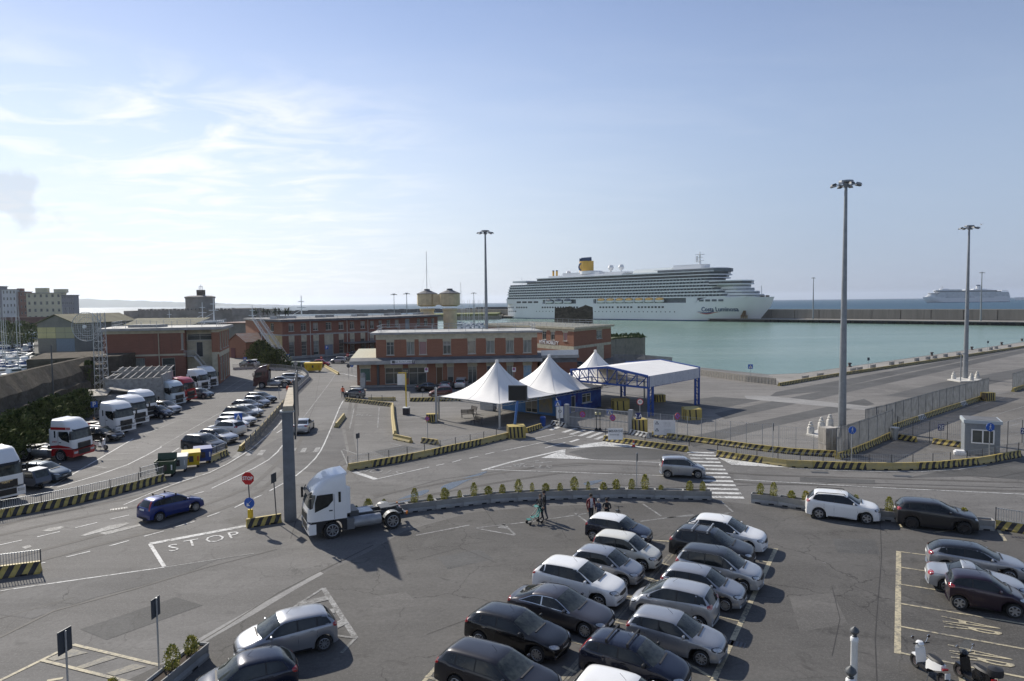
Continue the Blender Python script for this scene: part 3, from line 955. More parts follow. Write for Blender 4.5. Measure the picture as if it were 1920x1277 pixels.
# canopy
Fa = Vector((A[0],A[1],0)) - tt * 1.0 + nn * 1.8;Fb = Vector((B[0],B[1],0)) + tt * 0.6 + nn * 1.8
mb = MB()
W0 = Vector((A[0],A[1],0)) - tt * 1.0;W1 = Vector((B[0],B[1],0)) + tt * 0.6
mb.add([(*Fa.xy,3.75),(*Fb.xy,3.75),(*W1.xy,3.75),(*W0.xy,3.75),(*Fa.xy,4.35),(*Fb.xy,4.35),(*W1.xy,4.75),(*W0.xy,4.75)],
	[(3,2,1,0),(0,1,5,4),(1,2,6,5),(2,3,7,6),(3,0,4,7)],0)
mb.add([(*Fa.xy,4.35),(*Fb.xy,4.35),(*W1.xy,4.75),(*W0.xy,4.75)],[(0,1,2,3)],1)
mb.build('canopy',[CORN,ROOFG],t)
mb = MB()
L0 = Vector((A[0],A[1],0)) - tt * 1.0
mb.add([(*(L0 - nn * 0.05).xy,4.76),(*(Vector((A2[0],A2[1],0)) - nn * 0.05).xy,4.76),(*(ak).xy,5.6),(*(bk - tt).xy,5.6)],[(0,1,2,3)])
mb.build('lean_to_roof',mat('pale_roof',(0.5,0.48,0.36),0.8,var=0.2),t)
mb = MB();mb.prism([(*(W0 + nn * 1.9).xy,),(*(W1 + nn * 1.9).xy,),(*W1.xy,),(*W0.xy,)],0.004,0.14);mb.build('kerb',W_CONC,t)
for px_,dz in ((709,4.2),(708,8.4)):
	u = upx(px_,700,A,B);p = Vector((A[0],A[1],0)) + tt * u + nn * 0.1
	if dz < 5:
		mb = MB();mb.cyl((p.x,p.y,0.15),(p.x,p.y,dz),0.22,n=8);mb.build('downpipe',STEELD,t)
rr = [Vector((p[0],p[1],0)) for p in (A2,B)]
R1 = rr[0] + tt * 0.2 - nn * 0.3;R2 = rr[1] - tt * 0.2 - nn * 0.3
railing(t,[(ak.x + .3,ak.y),(R1.x,R1.y),(R2.x,R2.y),(bk2.x,bk2.y)],1.1,8.93,2.9,0.03)
railing(t,[(ak.x + .3,ak.y),(bk2.x,bk2.y)],1.1,8.93,2.9,0.03)
# bar sign hung on the canopy edge
sg0 = W0 + tt * upx(734,676,(W0.x,W0.y),(W1.x,W1.y)) + nn * 1.86
sgn = thing('shop_sign','long white bar sign with dark lettering on the canopy edge','sign',(sg0.x,sg0.y,3.72),math.atan2(tt.y,tt.x))
mb = MB();mb.box((2.0,0,0.35),(4.0,0.08,0.7));mb.build('panel',WHITE,sgn)
mb = MB();mb.box((2.0,-0.05,0.08),(4.0,0.02,0.12));mb.build('stripe',mat('sign_purple',(0.12,0.06,0.2),0.5),sgn)
mb = MB();mb.box((0.45,-0.05,0.42),(0.5,0.02,0.42));mb.box((3.75,-0.05,0.36),(0.45,0.02,0.6));mb.build('emblem',STEELD,sgn)
text('lettering','bar Ferry Lodge',0.42,STEELD,sgn,frame((2.1,-0.06,0.42),(1,0,0),(0,0,1)),0.002)
text('lettering','T',0.55,WHITE,sgn,frame((3.75,-0.075,0.36),(1,0,0),(0,0,1)),0.002)
# menu boards in front of the pier between the shop windows
mu = Vector((A[0],A[1],0)) + tt * gw_(760.5) + nn * 0.06
mo = thing('menu_board','dark menu board with rows of pictures beside the bar door','sign',(mu.x,mu.y,1.2),math.atan2(tt.y,tt.x))
mb = MB();mb.box((0,0,0.85),(0.95,0.06,1.7));mb.build('board',STEELD,mo)
for r_ in range(2):
	for c_ in range(3):
		mb = MB();mb.box((-0.28 + c_ * 0.28,-0.04,1.3 - r_ * 0.32),(0.2,0.01,0.24));mb.build('picture',CREAM,mo)
# annex with white parapet
a0 = (4.9,118.5);a1 = (11.4,119.5)
t = thing('annex_building','low annex with white parapet between the bar building and the mobility building','building')
facade(t,a0,a1,0,4.0,[(0.6,2.6,0.1,2.6,'dark')],[(0,5.2,0,3.6,0),(0,7,3.2,4,2)],[BRICK2,CREAM,ROOFG])
facade(t,a1,(10.4,130),0,4.0);facade(t,(4.0,130),a0,0,4.0);facade(t,(10.4,130),(4.0,130),0,4.0)
roof_slab(t,[a0,a1,(10.4,130),(4.0,130)],4.0,0.45,0.4,ROOFG,CORN)
mb = MB();mb.box((8.3,118.6,4.95),(6.6,0.12,0.9),math.atan2(1,6.5));mb.build('parapet',WHITE,t)
# mobility building
Cc = (13.6,150.0);Lc = (-6.8,184.5);Rc = (24.2,166.5);Kc = (4.5,200)
t = thing('harbour_building','red brick building by the water with lettering on its side wall','building')
ul = lambda a: upx(a,630,Lc,Cc)
facade(t,Lc,Cc,0,7.7,[(ul(a),ul(b),5.0,6.9,s) for a,b,s in ((1016.8,1024,'two'),(1032.5,1040,'two'),(1056,1063.5,'pink'),(995,1002,'two'))],
	[(0,99,7.2,7.7,1),(0,99,2.9,3.9,1)] + [(ul(a) - 0.3,ul(b) + 0.3,6.9,7.3,1) for a,b in ((1016.8,1024),(1032.5,1040),(1056,1063.5))])
ur = lambda a: upx(a,630,Cc,Rc)
facade(t,Cc,Rc,0,7.7,[(ur(1118.5),ur(1129),5.0,6.9,'two')],[(0,99,7.2,7.7,1),(0,99,3.3,3.9,1),(ur(1118.5) - .1,ur(1129) + .1,6.9,7.3,1),(ur(1119),ur(1132),0,3.4,1)])
facade(t,Rc,Kc,0,7.7);facade(t,Kc,Lc,0,7.7)
roof_slab(t,[Lc,Cc,Rc,Kc],7.7,0.4,0.7,mat('gravel_roof',(0.2,0.2,0.17),0.9,var=0.5,vscale=0.5),CREAM)
railing(t,[(Lc[0] + .5,Lc[1]),(Cc[0],Cc[1] + 0.8),(Rc[0] - .5,Rc[1]),(Kc[0],Kc[1] - 1),(Lc[0] + .5,Lc[1])],1.1,8.12,2.6)
dl = Vector((Cc[0] - Lc[0],Cc[1] - Lc[1],0)).normalized();nl = Vector((dl.y,-dl.x,0))
sp_ = Vector((Lc[0],Lc[1],4.35)) + dl * ((ul(1009) + ul(1044)) / 2) + nl * 0.04
text('lettering','HYPE MOBILITY',1.15,WHITE,t,frame(sp_ + dl * 0.6,dl,(0,0,1)),0.02,1.0,bold=0.03)
mb = MB();mb.box((0,0,0),(0.5,0.05,0.9));o = mb.build('emblem',mat('sign_violet',(0.08,0.04,0.22),0.5),t);o.location = sp_ - dl * 5.0;o.rotation_euler = (0,0.3,math.atan2(dl.y,dl.x))
# long red building
P0 = (-69.5,186.0);P1 = (-57.8,171.8);P2 = (-39.9,189.0);P3 = (-24.0,221.0)
t = thing('warehouse_building','long two-storey red brick building with grey cornice and tall ground floor windows','building')
def ww(A_,B_,lst,v0,v1,s='two'):
	return [(upx(a,610,A_,B_),upx(b,610,A_,B_),v0,v1,s) for a,b in lst]
u_ = ww(P1,P2,((541,551),(564,574),(587,596),(611,621),(635,644),(656,664),(676,684)),7.0,9.0)
l_ = ww(P1,P2,((541,551),(564.5,574),(587,597),(635,644),(656,664),(676,684)),0.6,4.3,'bars')
d_ = ww(P1,P2,((608,624),),0.1,3.2,'metal')
facade(t,P1,P2,0,9.5,u_ + l_ + d_,[(0,99,5.9,6.25,2),(0,99,0,0.6,2)] + [(o[0] - 0.05,o[1] + 0.05,4.3,5.9,1) for o in l_] + [(o[0] - .05,o[1] + .05,3.2,5.9,1) for o in d_],[BRICK2,CREAM,CORN])
u_ = ww(P2,P3,((694,701),(710,716),(725,731.5),(740.6,747.5),(782,787.5),(795.5,801.5),(809,814)),6.9,9.0) + ww(P2,P3,((760,768),),6.0,9.1,'metal')
l_ = ww(P2,P3,((693,701),(709,716)),0.6,4.3,'bars')
facade(t,P2,P3,0,9.5,u_ + l_,[(0,99,5.7,6.0,2)] + [(o[0] - 0.05,o[1] + 0.05,4.3,5.7,1) for o in l_],[BRICK2,CREAM,CORN])
facade(t,P0,P1,0,9.5,[(upx(507,610,P0,P1),upx(513,610,P0,P1),6.9,9.0,'two'),(upx(500,610,P0,P1),upx(526,610,P0,P1),0.1,3.0,'shop')],
	[(0,99,5.9,6.25,2),(upx(497,610,P0,P1),upx(528,610,P0,P1),3.0,5.9,1)],[BRICK,CREAMY,CORN])  # end wall facing the sun: that light is put into a lighter brick colour
facade(t,P3,(-40,232),0,9.5);facade(t,(-40,232),(-78,200),0,9.5);facade(t,(-78,200),P0,0,9.5)
mb = MB();roof = [(P0[0] - 1,P0[1]),(P1[0],P1[1] - 1.2),(P2[0] + 1,P2[1] - 0.6),(P3[0] + 1.2,P3[1] - 0.3),(-39,233),(-79,201)]
mb.prism(roof,9.5,10.0);mb.build('cornice',ROOFG,t)
mb = MB();mb.prism([(x + (-52 - x) * 0.02,y + (200 - y) * 0.02) for x,y in roof],10.003,10.05);mb.build('roof',mat('old_roof',(0.22,0.22,0.215),0.9,var=0.5,vscale=0.4),t)
for k in range(14):
	a = k / 13;p = Vector((P1[0],P1[1],0)).lerp(Vector((P3[0],P3[1],0)),a) + Vector((-5 - (k % 3) * 2,8 + (k * 5 % 4),0))
	mb = MB();mb.box((p.x,p.y,10.4),(1.5 + (k % 3),1.0,0.7));mb.build('roof_vent',W_CONC if k % 2 else STEEL,t)
railing(t,[(-68,187),(-57.5,173.5),(-40.4,190),(-25,221)],0.9,10.03,4,0.035)
for px_ in (582,651,690):
	s = upx(px_,640,P1,P2);dd = Vector((P2[0] - P1[0],P2[1] - P1[1],0)).normalized();q = Vector((P1[0],P1[1],0)) + dd * s + Vector((dd.y,-dd.x,0)) * 0.12
	mb = MB();mb.cyl((q.x,q.y,0),(q.x,q.y,9.4),0.09,n=6);mb.build('downpipe',FRAMEW,t)
# canopy roof over the cars beside it
q1 = G(636,680);q2 = G(705,672)
t2 = thing('car_canopy','thin dark canopy roof over parked cars against the long brick building','canopy')
dd = Vector((P2[0] - P1[0],P2[1] - P1[1],0)).normalized();nd = Vector((dd.y,-dd.x,0))
c0 = Vector((P1[0],P1[1],0)) + dd * upx(636,640,P1,P2);c1 = Vector((P2[0],P2[1],0)) + Vector((6,9,0))
mb = MB();mb.prism([(c0 + nd * 0.3).xy[:],(c1 + nd * 0.3).xy[:],(c1 + nd * 6).xy[:],(c0 + nd * 6).xy[:]],3.3,3.5);mb.build('roof',mat('weathered_sheet',(0.16,0.14,0.13),0.8,var=0.3),t2)
for k in range(5):
	p = (c0 + nd * 5.8).lerp(c1 + nd * 5.8,k / 4);mb = MB();mb.bar((p.x,p.y,0),(p.x,p.y,3.3),0.12);mb.build('post',STEELD,t2)
# steel escape stair on the left end of the long building
s0 = G(537,682);s1 = Vector((-66.0,176.5,10.0))
t = thing('escape_stair','long grey steel staircase rising to the roof of the long brick building','staircase')
sv = (s1 - s0);hz = Vector((sv.x,sv.y,0)).normalized();sd = Vector((hz.y,-hz.x,0))
for sgn_ in (-1,1):
	mb = MB();o_ = sd * 0.9 * sgn_
	mb.bar(s0 + o_,s1 + o_,0.12,0.35)
	for hh in (0.6,1.15):
		mb.bar(s0 + o_ + Vector((0,0,hh)),s1 + o_ + Vector((0,0,hh)),0.07)
	for k in range(15):
		p = s0.lerp(s1,k / 14) + o_;mb.bar(p,p + Vector((0,0,1.15)),0.06)
	mb.build('side_rail',STEEL,t)
for k in range(34):
	p = s0.lerp(s1,(k + 0.5) / 34);mb = MB();mb.box((0,0,0),(0.3,1.7,0.04));o = mb.build('step',STEEL,t);o.location = p;o.rotation_euler = (0,0,math.atan2(hz.y,hz.x))
mb = MB()
for k in (0.35,0.7):
	p = s0.lerp(s1,k);mb.bar((p.x + sd.x * .8,p.y + sd.y * .8,0),p + sd * .8,0.15);mb.bar((p.x - sd.x * .8,p.y - sd.y * .8,0),p - sd * .8,0.15)
mb.build('support',STEEL,t)
# ochre pier and round concrete tank beneath
p = G(486,663)
t = thing('gate_pier','tall ochre masonry pier at the left end of the long brick building','pillar',(p.x,p.y,0))
mb = MB();mb.box((0,0,3.2),(1.4,1.4,6.4));mb.build('shaft',CREAMY,t);mb = MB();mb.box((0,0,6.5),(1.9,1.9,0.25));mb.build('cap',CORN,t)
p = G(505,672)
t = thing('water_tank','round grey concrete tank under the steel staircase','tank',(p.x,p.y,0))
mb = MB();mb.lathe([(0,0),(1.5,0),(1.5,3.2),(1.6,3.25),(1.6,3.45),(0,3.7)],14);mb.build('drum',W_CONC,t,True)
# left brick building with outside stair
La = (-69.2,115.4);Ca = (-51.6,120.0);Ra = (-55.6,134.0);Ka = (-75,130)
t = thing('workshop_building','red brick building behind the parked lorries with steel steps in its front','building')
n_l = upx(347,650,La,Ca);n_r = upx(397,650,La,Ca);dA = Vector((Ca[0] - La[0],Ca[1] - La[1],0));lA = dA.length;dA.normalize();nA = Vector((dA.y,-dA.x,0))
pa = lambda u,d=0.0: (La[0] + dA.x * u - nA.x * d,La[1] + dA.y * u - nA.y * d)
fz = [(0,99,9.1,9.6,1),(0,99,5.2,5.5,1)]
facade(t,La,pa(n_l),0,9.6,[(upx(251,690,La,Ca),upx(272,690,La,Ca),2.2,4.9,'glass'),(upx(304.5,700,La,Ca),upx(329,700,La,Ca),0.4,4.8,'bars'),(n_l - .6,n_l - .25,6.2,9.0,'curtain')],fz,[BRICK2,CREAM,CORN])
facade(t,pa(n_l),pa(n_l,1.6),0,9.6,[],[],[BRICK2,CREAM,CORN])
facade(t,pa(n_l,1.6),pa(n_r,1.6),0,9.6,[(0.1,n_r - n_l - .1,7.7,8.8,'grid'),(1.5,2.6,4.7,7.4,'dark')],[(0,99,0,11,1)],[CREAMY,CREAM,CORN])
facade(t,pa(n_r,1.6),pa(n_r),0,9.6,[],[(0,9,0,5.4,1)],[BRICK,CREAMY,CORN])
facade(t,pa(n_r),Ca,0,9.6,[],[(0,99,9.1,9.6,1),(0,.9,0,5.6,1),(0,9,5.2,5.6,1)],[BRICK,CREAM,CORN])
facade(t,Ca,Ra,0,9.6,[(1.6,3.0,6.0,9.0,'two'),(5.2,6.6,6.0,9.0,'two'),(8.2,9.6,6.0,9.0,'two'),(11.4,12.8,6.0,9.0,'two'),(1.2,3.4,0.4,4.7,'shop'),(4.9,7.0,0.1,4.7,'shop'),(8.2,10.2,0.4,4.7,'shop'),(11.4,13.4,0.4,4.7,'shop')],
	[(0,99,9.1,9.6,1),(0,99,4.7,5.5,1)],[BRICK,CREAM,CORN])
facade(t,Ra,Ka,0,9.6);facade(t,Ka,La,0,9.6)
roof_slab(t,[La,Ca,Ra,Ka],9.6,0.42,0.75,ROOFW,CORN)
railing(t,[(Ka[0] + 1,Ka[1]),(La[0] + 1,La[1] + 1.0),(Ca[0] - .6,Ca[1] + 0.8),(Ra[0],Ra[1] - 1),(Ka[0] + 1,Ka[1])],1.1,10.06,2.4)
mb = MB();mb.box((-65,122,10.3),(5,4,0.5));mb.build('roof_hatch',W_CONC,t)
p = pa(upx(298,650,La,Ca),-0.12);mb = MB();mb.cyl((p[0],p[1],0),(p[0],p[1],9.5),0.08,n=6);mb.build('downpipe',CREAM,t)
# landing and stair in the notch
st = MB()
a_,b_ = Vector((*pa(n_l + .2,0.0),0)),Vector((*pa(n_r - 0.2,0.0),0))
mid = a_.lerp(b_,0.42)
st.box(((a_.x + mid.x) / 2,(a_.y + mid.y) / 2 + .5,5.0),((mid - a_).length,1.4,0.15),math.atan2(dA.y,dA.x))
for k in range(16):
	q = mid.lerp(b_,(k + .5) / 16);st.box((q.x,q.y - .3,4.9 - k * 0.19),(0.22,1.2,0.06),math.atan2(dA.y,dA.x))
q0 = Vector((mid.x,mid.y - .9,5.0));q1 = Vector((b_.x,b_.y - .9,1.9))
st.bar(q0,q1,0.08,0.3);st.bar(q0 + Vector((0,0,1)),q1 + Vector((0,0,1)),0.07)
for k in range(12):
	q = q0.lerp(q1,k / 11);st.bar(q,q + Vector((0,0,1)),0.04)
for k in range(9):
	q = Vector((a_.x,a_.y - .9,5.0)).lerp(q0,k / 8);st.bar(q,q + Vector((0,0,1)),0.04)
st.bar((a_.x,a_.y - .9,6),q0 + Vector((0,0,1)),0.07)
st.build('outside_stair',STEEL,t)
# roofless concrete shed
p0 = G(305,766)
t = thing('roofless_shed','grey concrete shed with bare roof rafters against the brick workshop','shed',(p0.x,p0.y,0),R(14))
mb = MB()
mb.box((-3.4,0,2.1),(6.8,0.25,4.2));mb.box((0,3.0,2.3),(0.25,6.0,4.6));mb.box((-6.8,3,2.2),(0.25,6,4.4));mb.box((-3.4,6,2.6),(6.8,.25,5.2))
mb.build('wall',W_CONC,t)
for k in range(8):
	mb = MB();x = -6.6 + k * 0.93
	mb.bar((x,-0.2,4.2),(x + 0.3,6.1,5.3),0.12);mb.build('rafter',W_CONC,t)
mb = MB();mb.bar((-6.9,3,4.9),(0.2,3,4.9),0.12);mb.bar((-6.9,-0.1,4.25),(-8.2,0.2,3.5),.2);mb.build('purlin',W_CONC,t)
p0 = G(262,773)
t = thing('low_shed','low shed with pale sagging roof behind the white lorries','shed',(p0.x,p0.y,0),R(20))
mb = MB();mb.box((-3.5,1.5,1.2),(7,3,2.4));mb.build('wall',W_CONC,t)
mb = MB();mb.box((-5.4,1.5,2.65),(3.6,3.6,0.12),0,0,Matrix.Rotation(0.13,3,'X'));mb.box((-1.6,1.6,2.85),(4.0,3.6,0.12),0,0,Matrix.Rotation(0.2,3,'Y'))
mb.build('roof',mat('pale_sheet_roof',(0.42,0.39,0.33),0.85,var=0.4),t)
# small red shed with pitched rusty roof, grey hall behind
RUST = mat('rusty_tin_roof',(0.30,0.14,0.09),0.8,var=0.5,vscale=1.2,col2=(0.36,0.33,0.30),stretch=(3,0.4,1))
p0 = G(462,672)
t = thing('red_shed','small red shed with rusty pitched roof beyond the brick workshop','shed',(p0.x,p0.y,0),R(-30))
mb = MB();mb.xprism([(-7,0),(0,0),(0,4.2),(-3.5,6.2),(-7,4.2)],0,14);mb.build('wall',BRICK,t)
for s in (0,1):
	mb = MB();x0,x1 = (-3.5,0.4) if s else (-3.5,-7.4)
	mb.add([(x0,-0.4,6.3),(x1,-0.4,4.1),(x1,14.4,4.1),(x0,14.4,6.3),(x0,-0.4,6.42),(x1,-0.4,4.22),(x1,14.4,4.22),(x0,14.4,6.42)],[(0,1,2,3),(7,6,5,4),(0,4,5,1),(1,5,6,2),(2,6,7,3)])
	mb.build('roof',RUST,t)
mb = MB();mb.box((-5,-0.05,1.3),(1.6,0.1,2.6));mb.build('door',mat('maroon_door',(0.13,0.03,0.03),0.6),t)
p0 = G(462,655)
t = thing('grey_hall','long grey concrete hall between the red shed and the long brick building','building',(p0.x,p0.y,0),R(-12))
mb = MB();mb.box((3,8,4.0),(26,14,8.0));mb.build('wall',mat('hall_render',(0.20,0.19,0.175),0.9,var=0.3,vscale=0.3),t)
mb = MB();mb.box((3,8,8.2),(27,15,0.3));mb.build('roof',mat('hall_roof',(0.25,0.17,0.14),0.85,var=0.3),t)
# kiosk beside the gate
k0 = G(1808,852);k1 = k0 + Vector((2.3,-1.15,0));kd = (k1 - k0)
t = thing('ticket_kiosk','small grey clad kiosk with sliding window and pedestrian sign beside it','kiosk',(k0.x,k0.y,0),math.atan2(kd.y,kd.x))
kw = kd.length;CLAD = mat('grey_cladding',(0.24,0.265,0.29),0.5,0.2,var=0.12)
mb = MB();mb.box((kw / 2,1.1,1.4),(kw - .06,2.14,2.8));mb.build('body',CLAD,t)
wx0,wx1,wz0,wz1 = kw * 0.22,kw * 0.80,1.15,2.2
for k in range(18):
	z = 0.08 + k * 0.152
	segs = [(0,wx0 - 0.1),(wx1 + .1,kw)] if wz0 - .15 < z + 0.075 < wz1 + .1 else [(0,kw)]
	for a,b in segs:
		mb = MB();mb.box(((a + b) / 2,0.015,z + 0.07),(b - a,0.05,0.135));mb.build('cladding_board',CLAD,t)
	mb = MB();mb.box((kw - .015,1.1,z + .07),(0.05,2.1,.135));mb.box((.015,1.1,z + .07),(0.05,2.1,.135));mb.build('cladding_board',CLAD,t)
w = MB()
for a,b,c,d in ((wx0 - .1,wx1 + .1,wz0 - .1,wz0),(wx0 - .1,wx1 + .1,wz1,wz1 + .1),(wx0 - .1,wx0,wz0,wz1),(wx1,wx1 + .1,wz0,wz1),((wx0 + wx1) / 2 - .05,(wx0 + wx1) / 2 + .05,wz0,wz1)):
	w.box(((a + b) / 2,-0.02,(c + d) / 2),(b - a,0.08,d - c))
w = w.build('window',WHITE,t)
mb = MB();mb.box(((wx0 + wx1) / 2,0.015,(wz0 + wz1) / 2),(wx1 - wx0,0.03,wz1 - wz0));mb.build('pane',GLASSD,w)
mb = MB();mb.box((kw / 2,1.1,2.95),(kw + 0.25,2.5,0.3));mb.build('roof',mat('kiosk_roof',(0.42,0.46,0.48),0.5),t)
mb = MB();mb.box((kw / 2,1.1,3.115),(kw - 0.05,2.2,0.03));mb.build('roof_panel',ROOFG,t)
mb = MB();mb.box((-.35,-0.1,0.3),(0.7,0.7,0.12));mb.box((-.35,-0.1,0.12),(0.9,0.9,0.24));mb.build('step',WHITE,t)
# ---------------------------------------------------------------- twin water tower
TANK = mat('ochre_tank_render',(0.72,0.60,0.38),0.85,var=0.35,vscale=0.5,col2=(0.50,0.42,0.27))
t = thing('water_tower','ochre twin water tower with two octagonal tanks on round pillars','water tower',(-23.9,236,0))
for dx_,dy_,wz in ((-5.6,3,0.0),(2.6,0,0.0)):
	mb = MB()
	mb.lathe([(2.35,-1),(2.35,11.2),(2.6,11.3),(2.6,11.9)],20,(dx_,dy_,0));mb.build('pillar',TANK,t,True)
	mb = MB();mb.lathe([(2.4,12.6),(3.25,13.0),(3.5,13.1),(3.5,16.9),(3.45,17.0)],12,(dx_,dy_,0));mb.build('tank',TANK,t)
	mb = MB();mb.lathe([(3.7,16.95),(3.7,17.1),(1.1,18.2),(0,18.2)],12,(dx_,dy_,0));mb.lathe([(1.0,18.1),(1.0,18.7),(0,18.8)],8,(dx_,dy_,0));mb.build('tank_roof',ROOFG,t)
mb = MB();mb.box((-1.5,1.2,15.0),(3.4,2.4,3.7));mb.build('link',TANK,t)
# ruined stone tower and bastion
STONE = NG('old_stone',0.95,0.1)
v = STONE.t.nodes.new('ShaderNodeTexVoronoi');v.inputs['Scale'].default_value = 1.4
STONE.link(STONE.mapping((1,1,1.6)),v.inputs['Vector'])
cc = STONE.mix(STONE.rng(STONE.noise(0.6,6,0.7),0.3,0.7),(0.095,0.08,0.062),(0.165,0.145,0.115))
cc = STONE.mix(STONE.rng(v.outputs['Color'],0.3,0.8,0,.55),cc,(0.07,0.062,0.05))
cc = STONE.mix(STONE.rng(STONE.noise(1.1,4,0.6),0.55,0.7,0,0.6),cc,(0.06,0.06,0.04))
STONE.bump(STONE.noise(3,6,0.75),0.8,0.25)
STONE.out(cc);STONE = STONE.m
PALE = NG('pale_stone',0.95,0.1)
cc = PALE.mix(PALE.rng(PALE.noise(0.7,6,0.7),0.3,0.7),(0.34,0.30,0.24),(0.22,0.20,0.17))
cc = PALE.mix(PALE.rng(PALE.noise(0.6,5,0.7,PALE.mapping((1,1,0.2))),0.55,0.75,0,.6),cc,(0.10,0.09,0.08))
PALE.bump(PALE.noise(2,6,0.75),0.6,0.2);PALE.out(cc);PALE = PALE.m
rnd = random.Random(3)
t = thing('ruined_tower','dark ruined square stone tower with a broken top in front of the large ship','ruin',(19.6,214,SEA_Z))
mb = MB();n = 20
ring0 = []
for i in range(n):
	s = i / n * 4;k = int(s);f = s - k
	cs = ((-6.3,-3.5),(5.4,-3.8),(5.8,5),(-5.4,5.2));a,b = cs[k],cs[(k + 1) % 4]
	ring0.append((a[0] + (b[0] - a[0]) * f,a[1] + (b[1] - a[1]) * f))
V = []
lv = 7
for j in range(lv):
	z = 15.2 * j / (lv - 1)
	for i,(x,y) in enumerate(ring0):
		q = 1.04 - 0.05 * j / lv + rnd.uniform(-.02,.02)
		zz = z + (rnd.uniform(-1.3,0.2) if j == lv - 1 else 0)
		V.append((x * q,y * q,zz))
Fc = [(j * n + i,j * n + (i + 1) % n,(j + 1) * n + (i + 1) % n,(j + 1) * n + i) for j in range(lv - 1) for i in range(n)]
mb.add(V,Fc);mb.add([(x * 0.9,y * 0.9,13.5) for x,y in ring0],[tuple(range(n))]);mb.build('masonry',STONE,t)
mb = MB();mb.box((2.9,-3.75,9.2),(0.9,0.5,1.3));mb.build('window_hole',DARKV,t)
t = thing('stone_bastion','round-ended old stone bastion with grass on top standing in the harbour water','bastion',(0,0,0))
b0 = G(1200,655)
mb = MB();poly = [(25.5,176),(27.5,181),(34.0,187)]
for k in range(9):
	an = R(-70 + k * 22);poly.append((34.2 + 3.1 * math.cos(an),191 + 3.1 * math.sin(an)))
poly += [(28,200),(20,196)]
mb.prism(poly,-5,3.7);mb.build('masonry',PALE,t)
mb = MB();mb.prism([((x - 29) * 0.93 + 29,(y - 189) * 0.93 + 189) for x,y in poly],3.7,4.1);mb.build('turf',mat('dry_turf',(0.10,0.11,0.04),0.95,var=0.5,vscale=1.0),t)
mb = MB()
for k in range(220):
	x,y = rnd.uniform(25,36.5),rnd.uniform(183,196)
	z = 4.0 + rnd.uniform(0,.7);s = rnd.uniform(.15,.4)
	mb.add([(x - s,y,z - s),(x + s,y,z - .2),(x,y + .1,z + s)],[(0,1,2)])
g_ = mb.build('weeds',mat('weeds',(0.07,0.10,0.03),0.9,var=0.5),t);g_['kind'] = 'stuff'
mb = MB();mb.box((28.4,182.3,1.2),(0.5,0.3,2.2),R(45));mb.box((31.0,184.6,1.2),(0.5,0.3,2.2),R(45));mb.build('opening',DARKV,t)
# ancient harbour wall on the left
wp = [G(-330,1035),G(0,850),G(120,781),G(206,737),Vector((-69.5,114.5,0))]
t = thing('old_harbour_wall','ancient sloping stone rampart running along the back of the lorry park','wall')
hts = [7.8,7.1,6.4,6.0,6.0]
mb = MB();prof = ((0,0),(-.3,2.6),(-.45,3.5),(-1.0,3.65),(-1.2,5.0),(-2.4,7.0),(-3.0,7.0),(-3.4,-3))
Vw = []
pts_ = []
D = poly_len(wp);n = 40
for i in range(n + 1):
	p,h = along(wp,D * i / n)
	pts_.append((p,h))
for i,(p,h) in enumerate(pts_):
	k = i / n;s = 1.0 - 0.16 * k
	no = Vector((-math.sin(h),math.cos(h),0))
	for (o_,z) in prof:
		q = p + no * (-o_) + Vector((0,0,z * s if z > 0 else z))
		if 0 < z < 6.9:
			q += Vector((rnd.uniform(-.18,.18),rnd.uniform(-.18,.18),rnd.uniform(-.12,.12)))
		Vw.append(tuple(q))
m_ = len(prof)
mb.add(Vw,[(i * m_ + j,i * m_ + j + 1,(i + 1) * m_ + j + 1,(i + 1) * m_ + j) for i in range(n) for j in range(m_ - 1)])
mb.build('masonry',STONE,t)
t = thing('old_wall_bastion','square stone bastion block rising behind the ancient rampart by the moored boats','bastion')
q0 = G(56,741);q1 = Vector((-73,112,0))
mb = MB();mb.prism([(-73.5,103),(-63,109),(-66,124),(-81,118)],-3,5.9);mb.build('masonry',STONE,t)
t = thing('old_round_bastion','dark rounded stone corner bastion beside the brick workshop','bastion',(-64.0,101.5,0))
mb = MB();mb.lathe([(3.3,0),(2.9,3.0),(3.0,3.1),(2.8,5.2),(0,5.5)],16);mb.build('masonry',STONE,t)
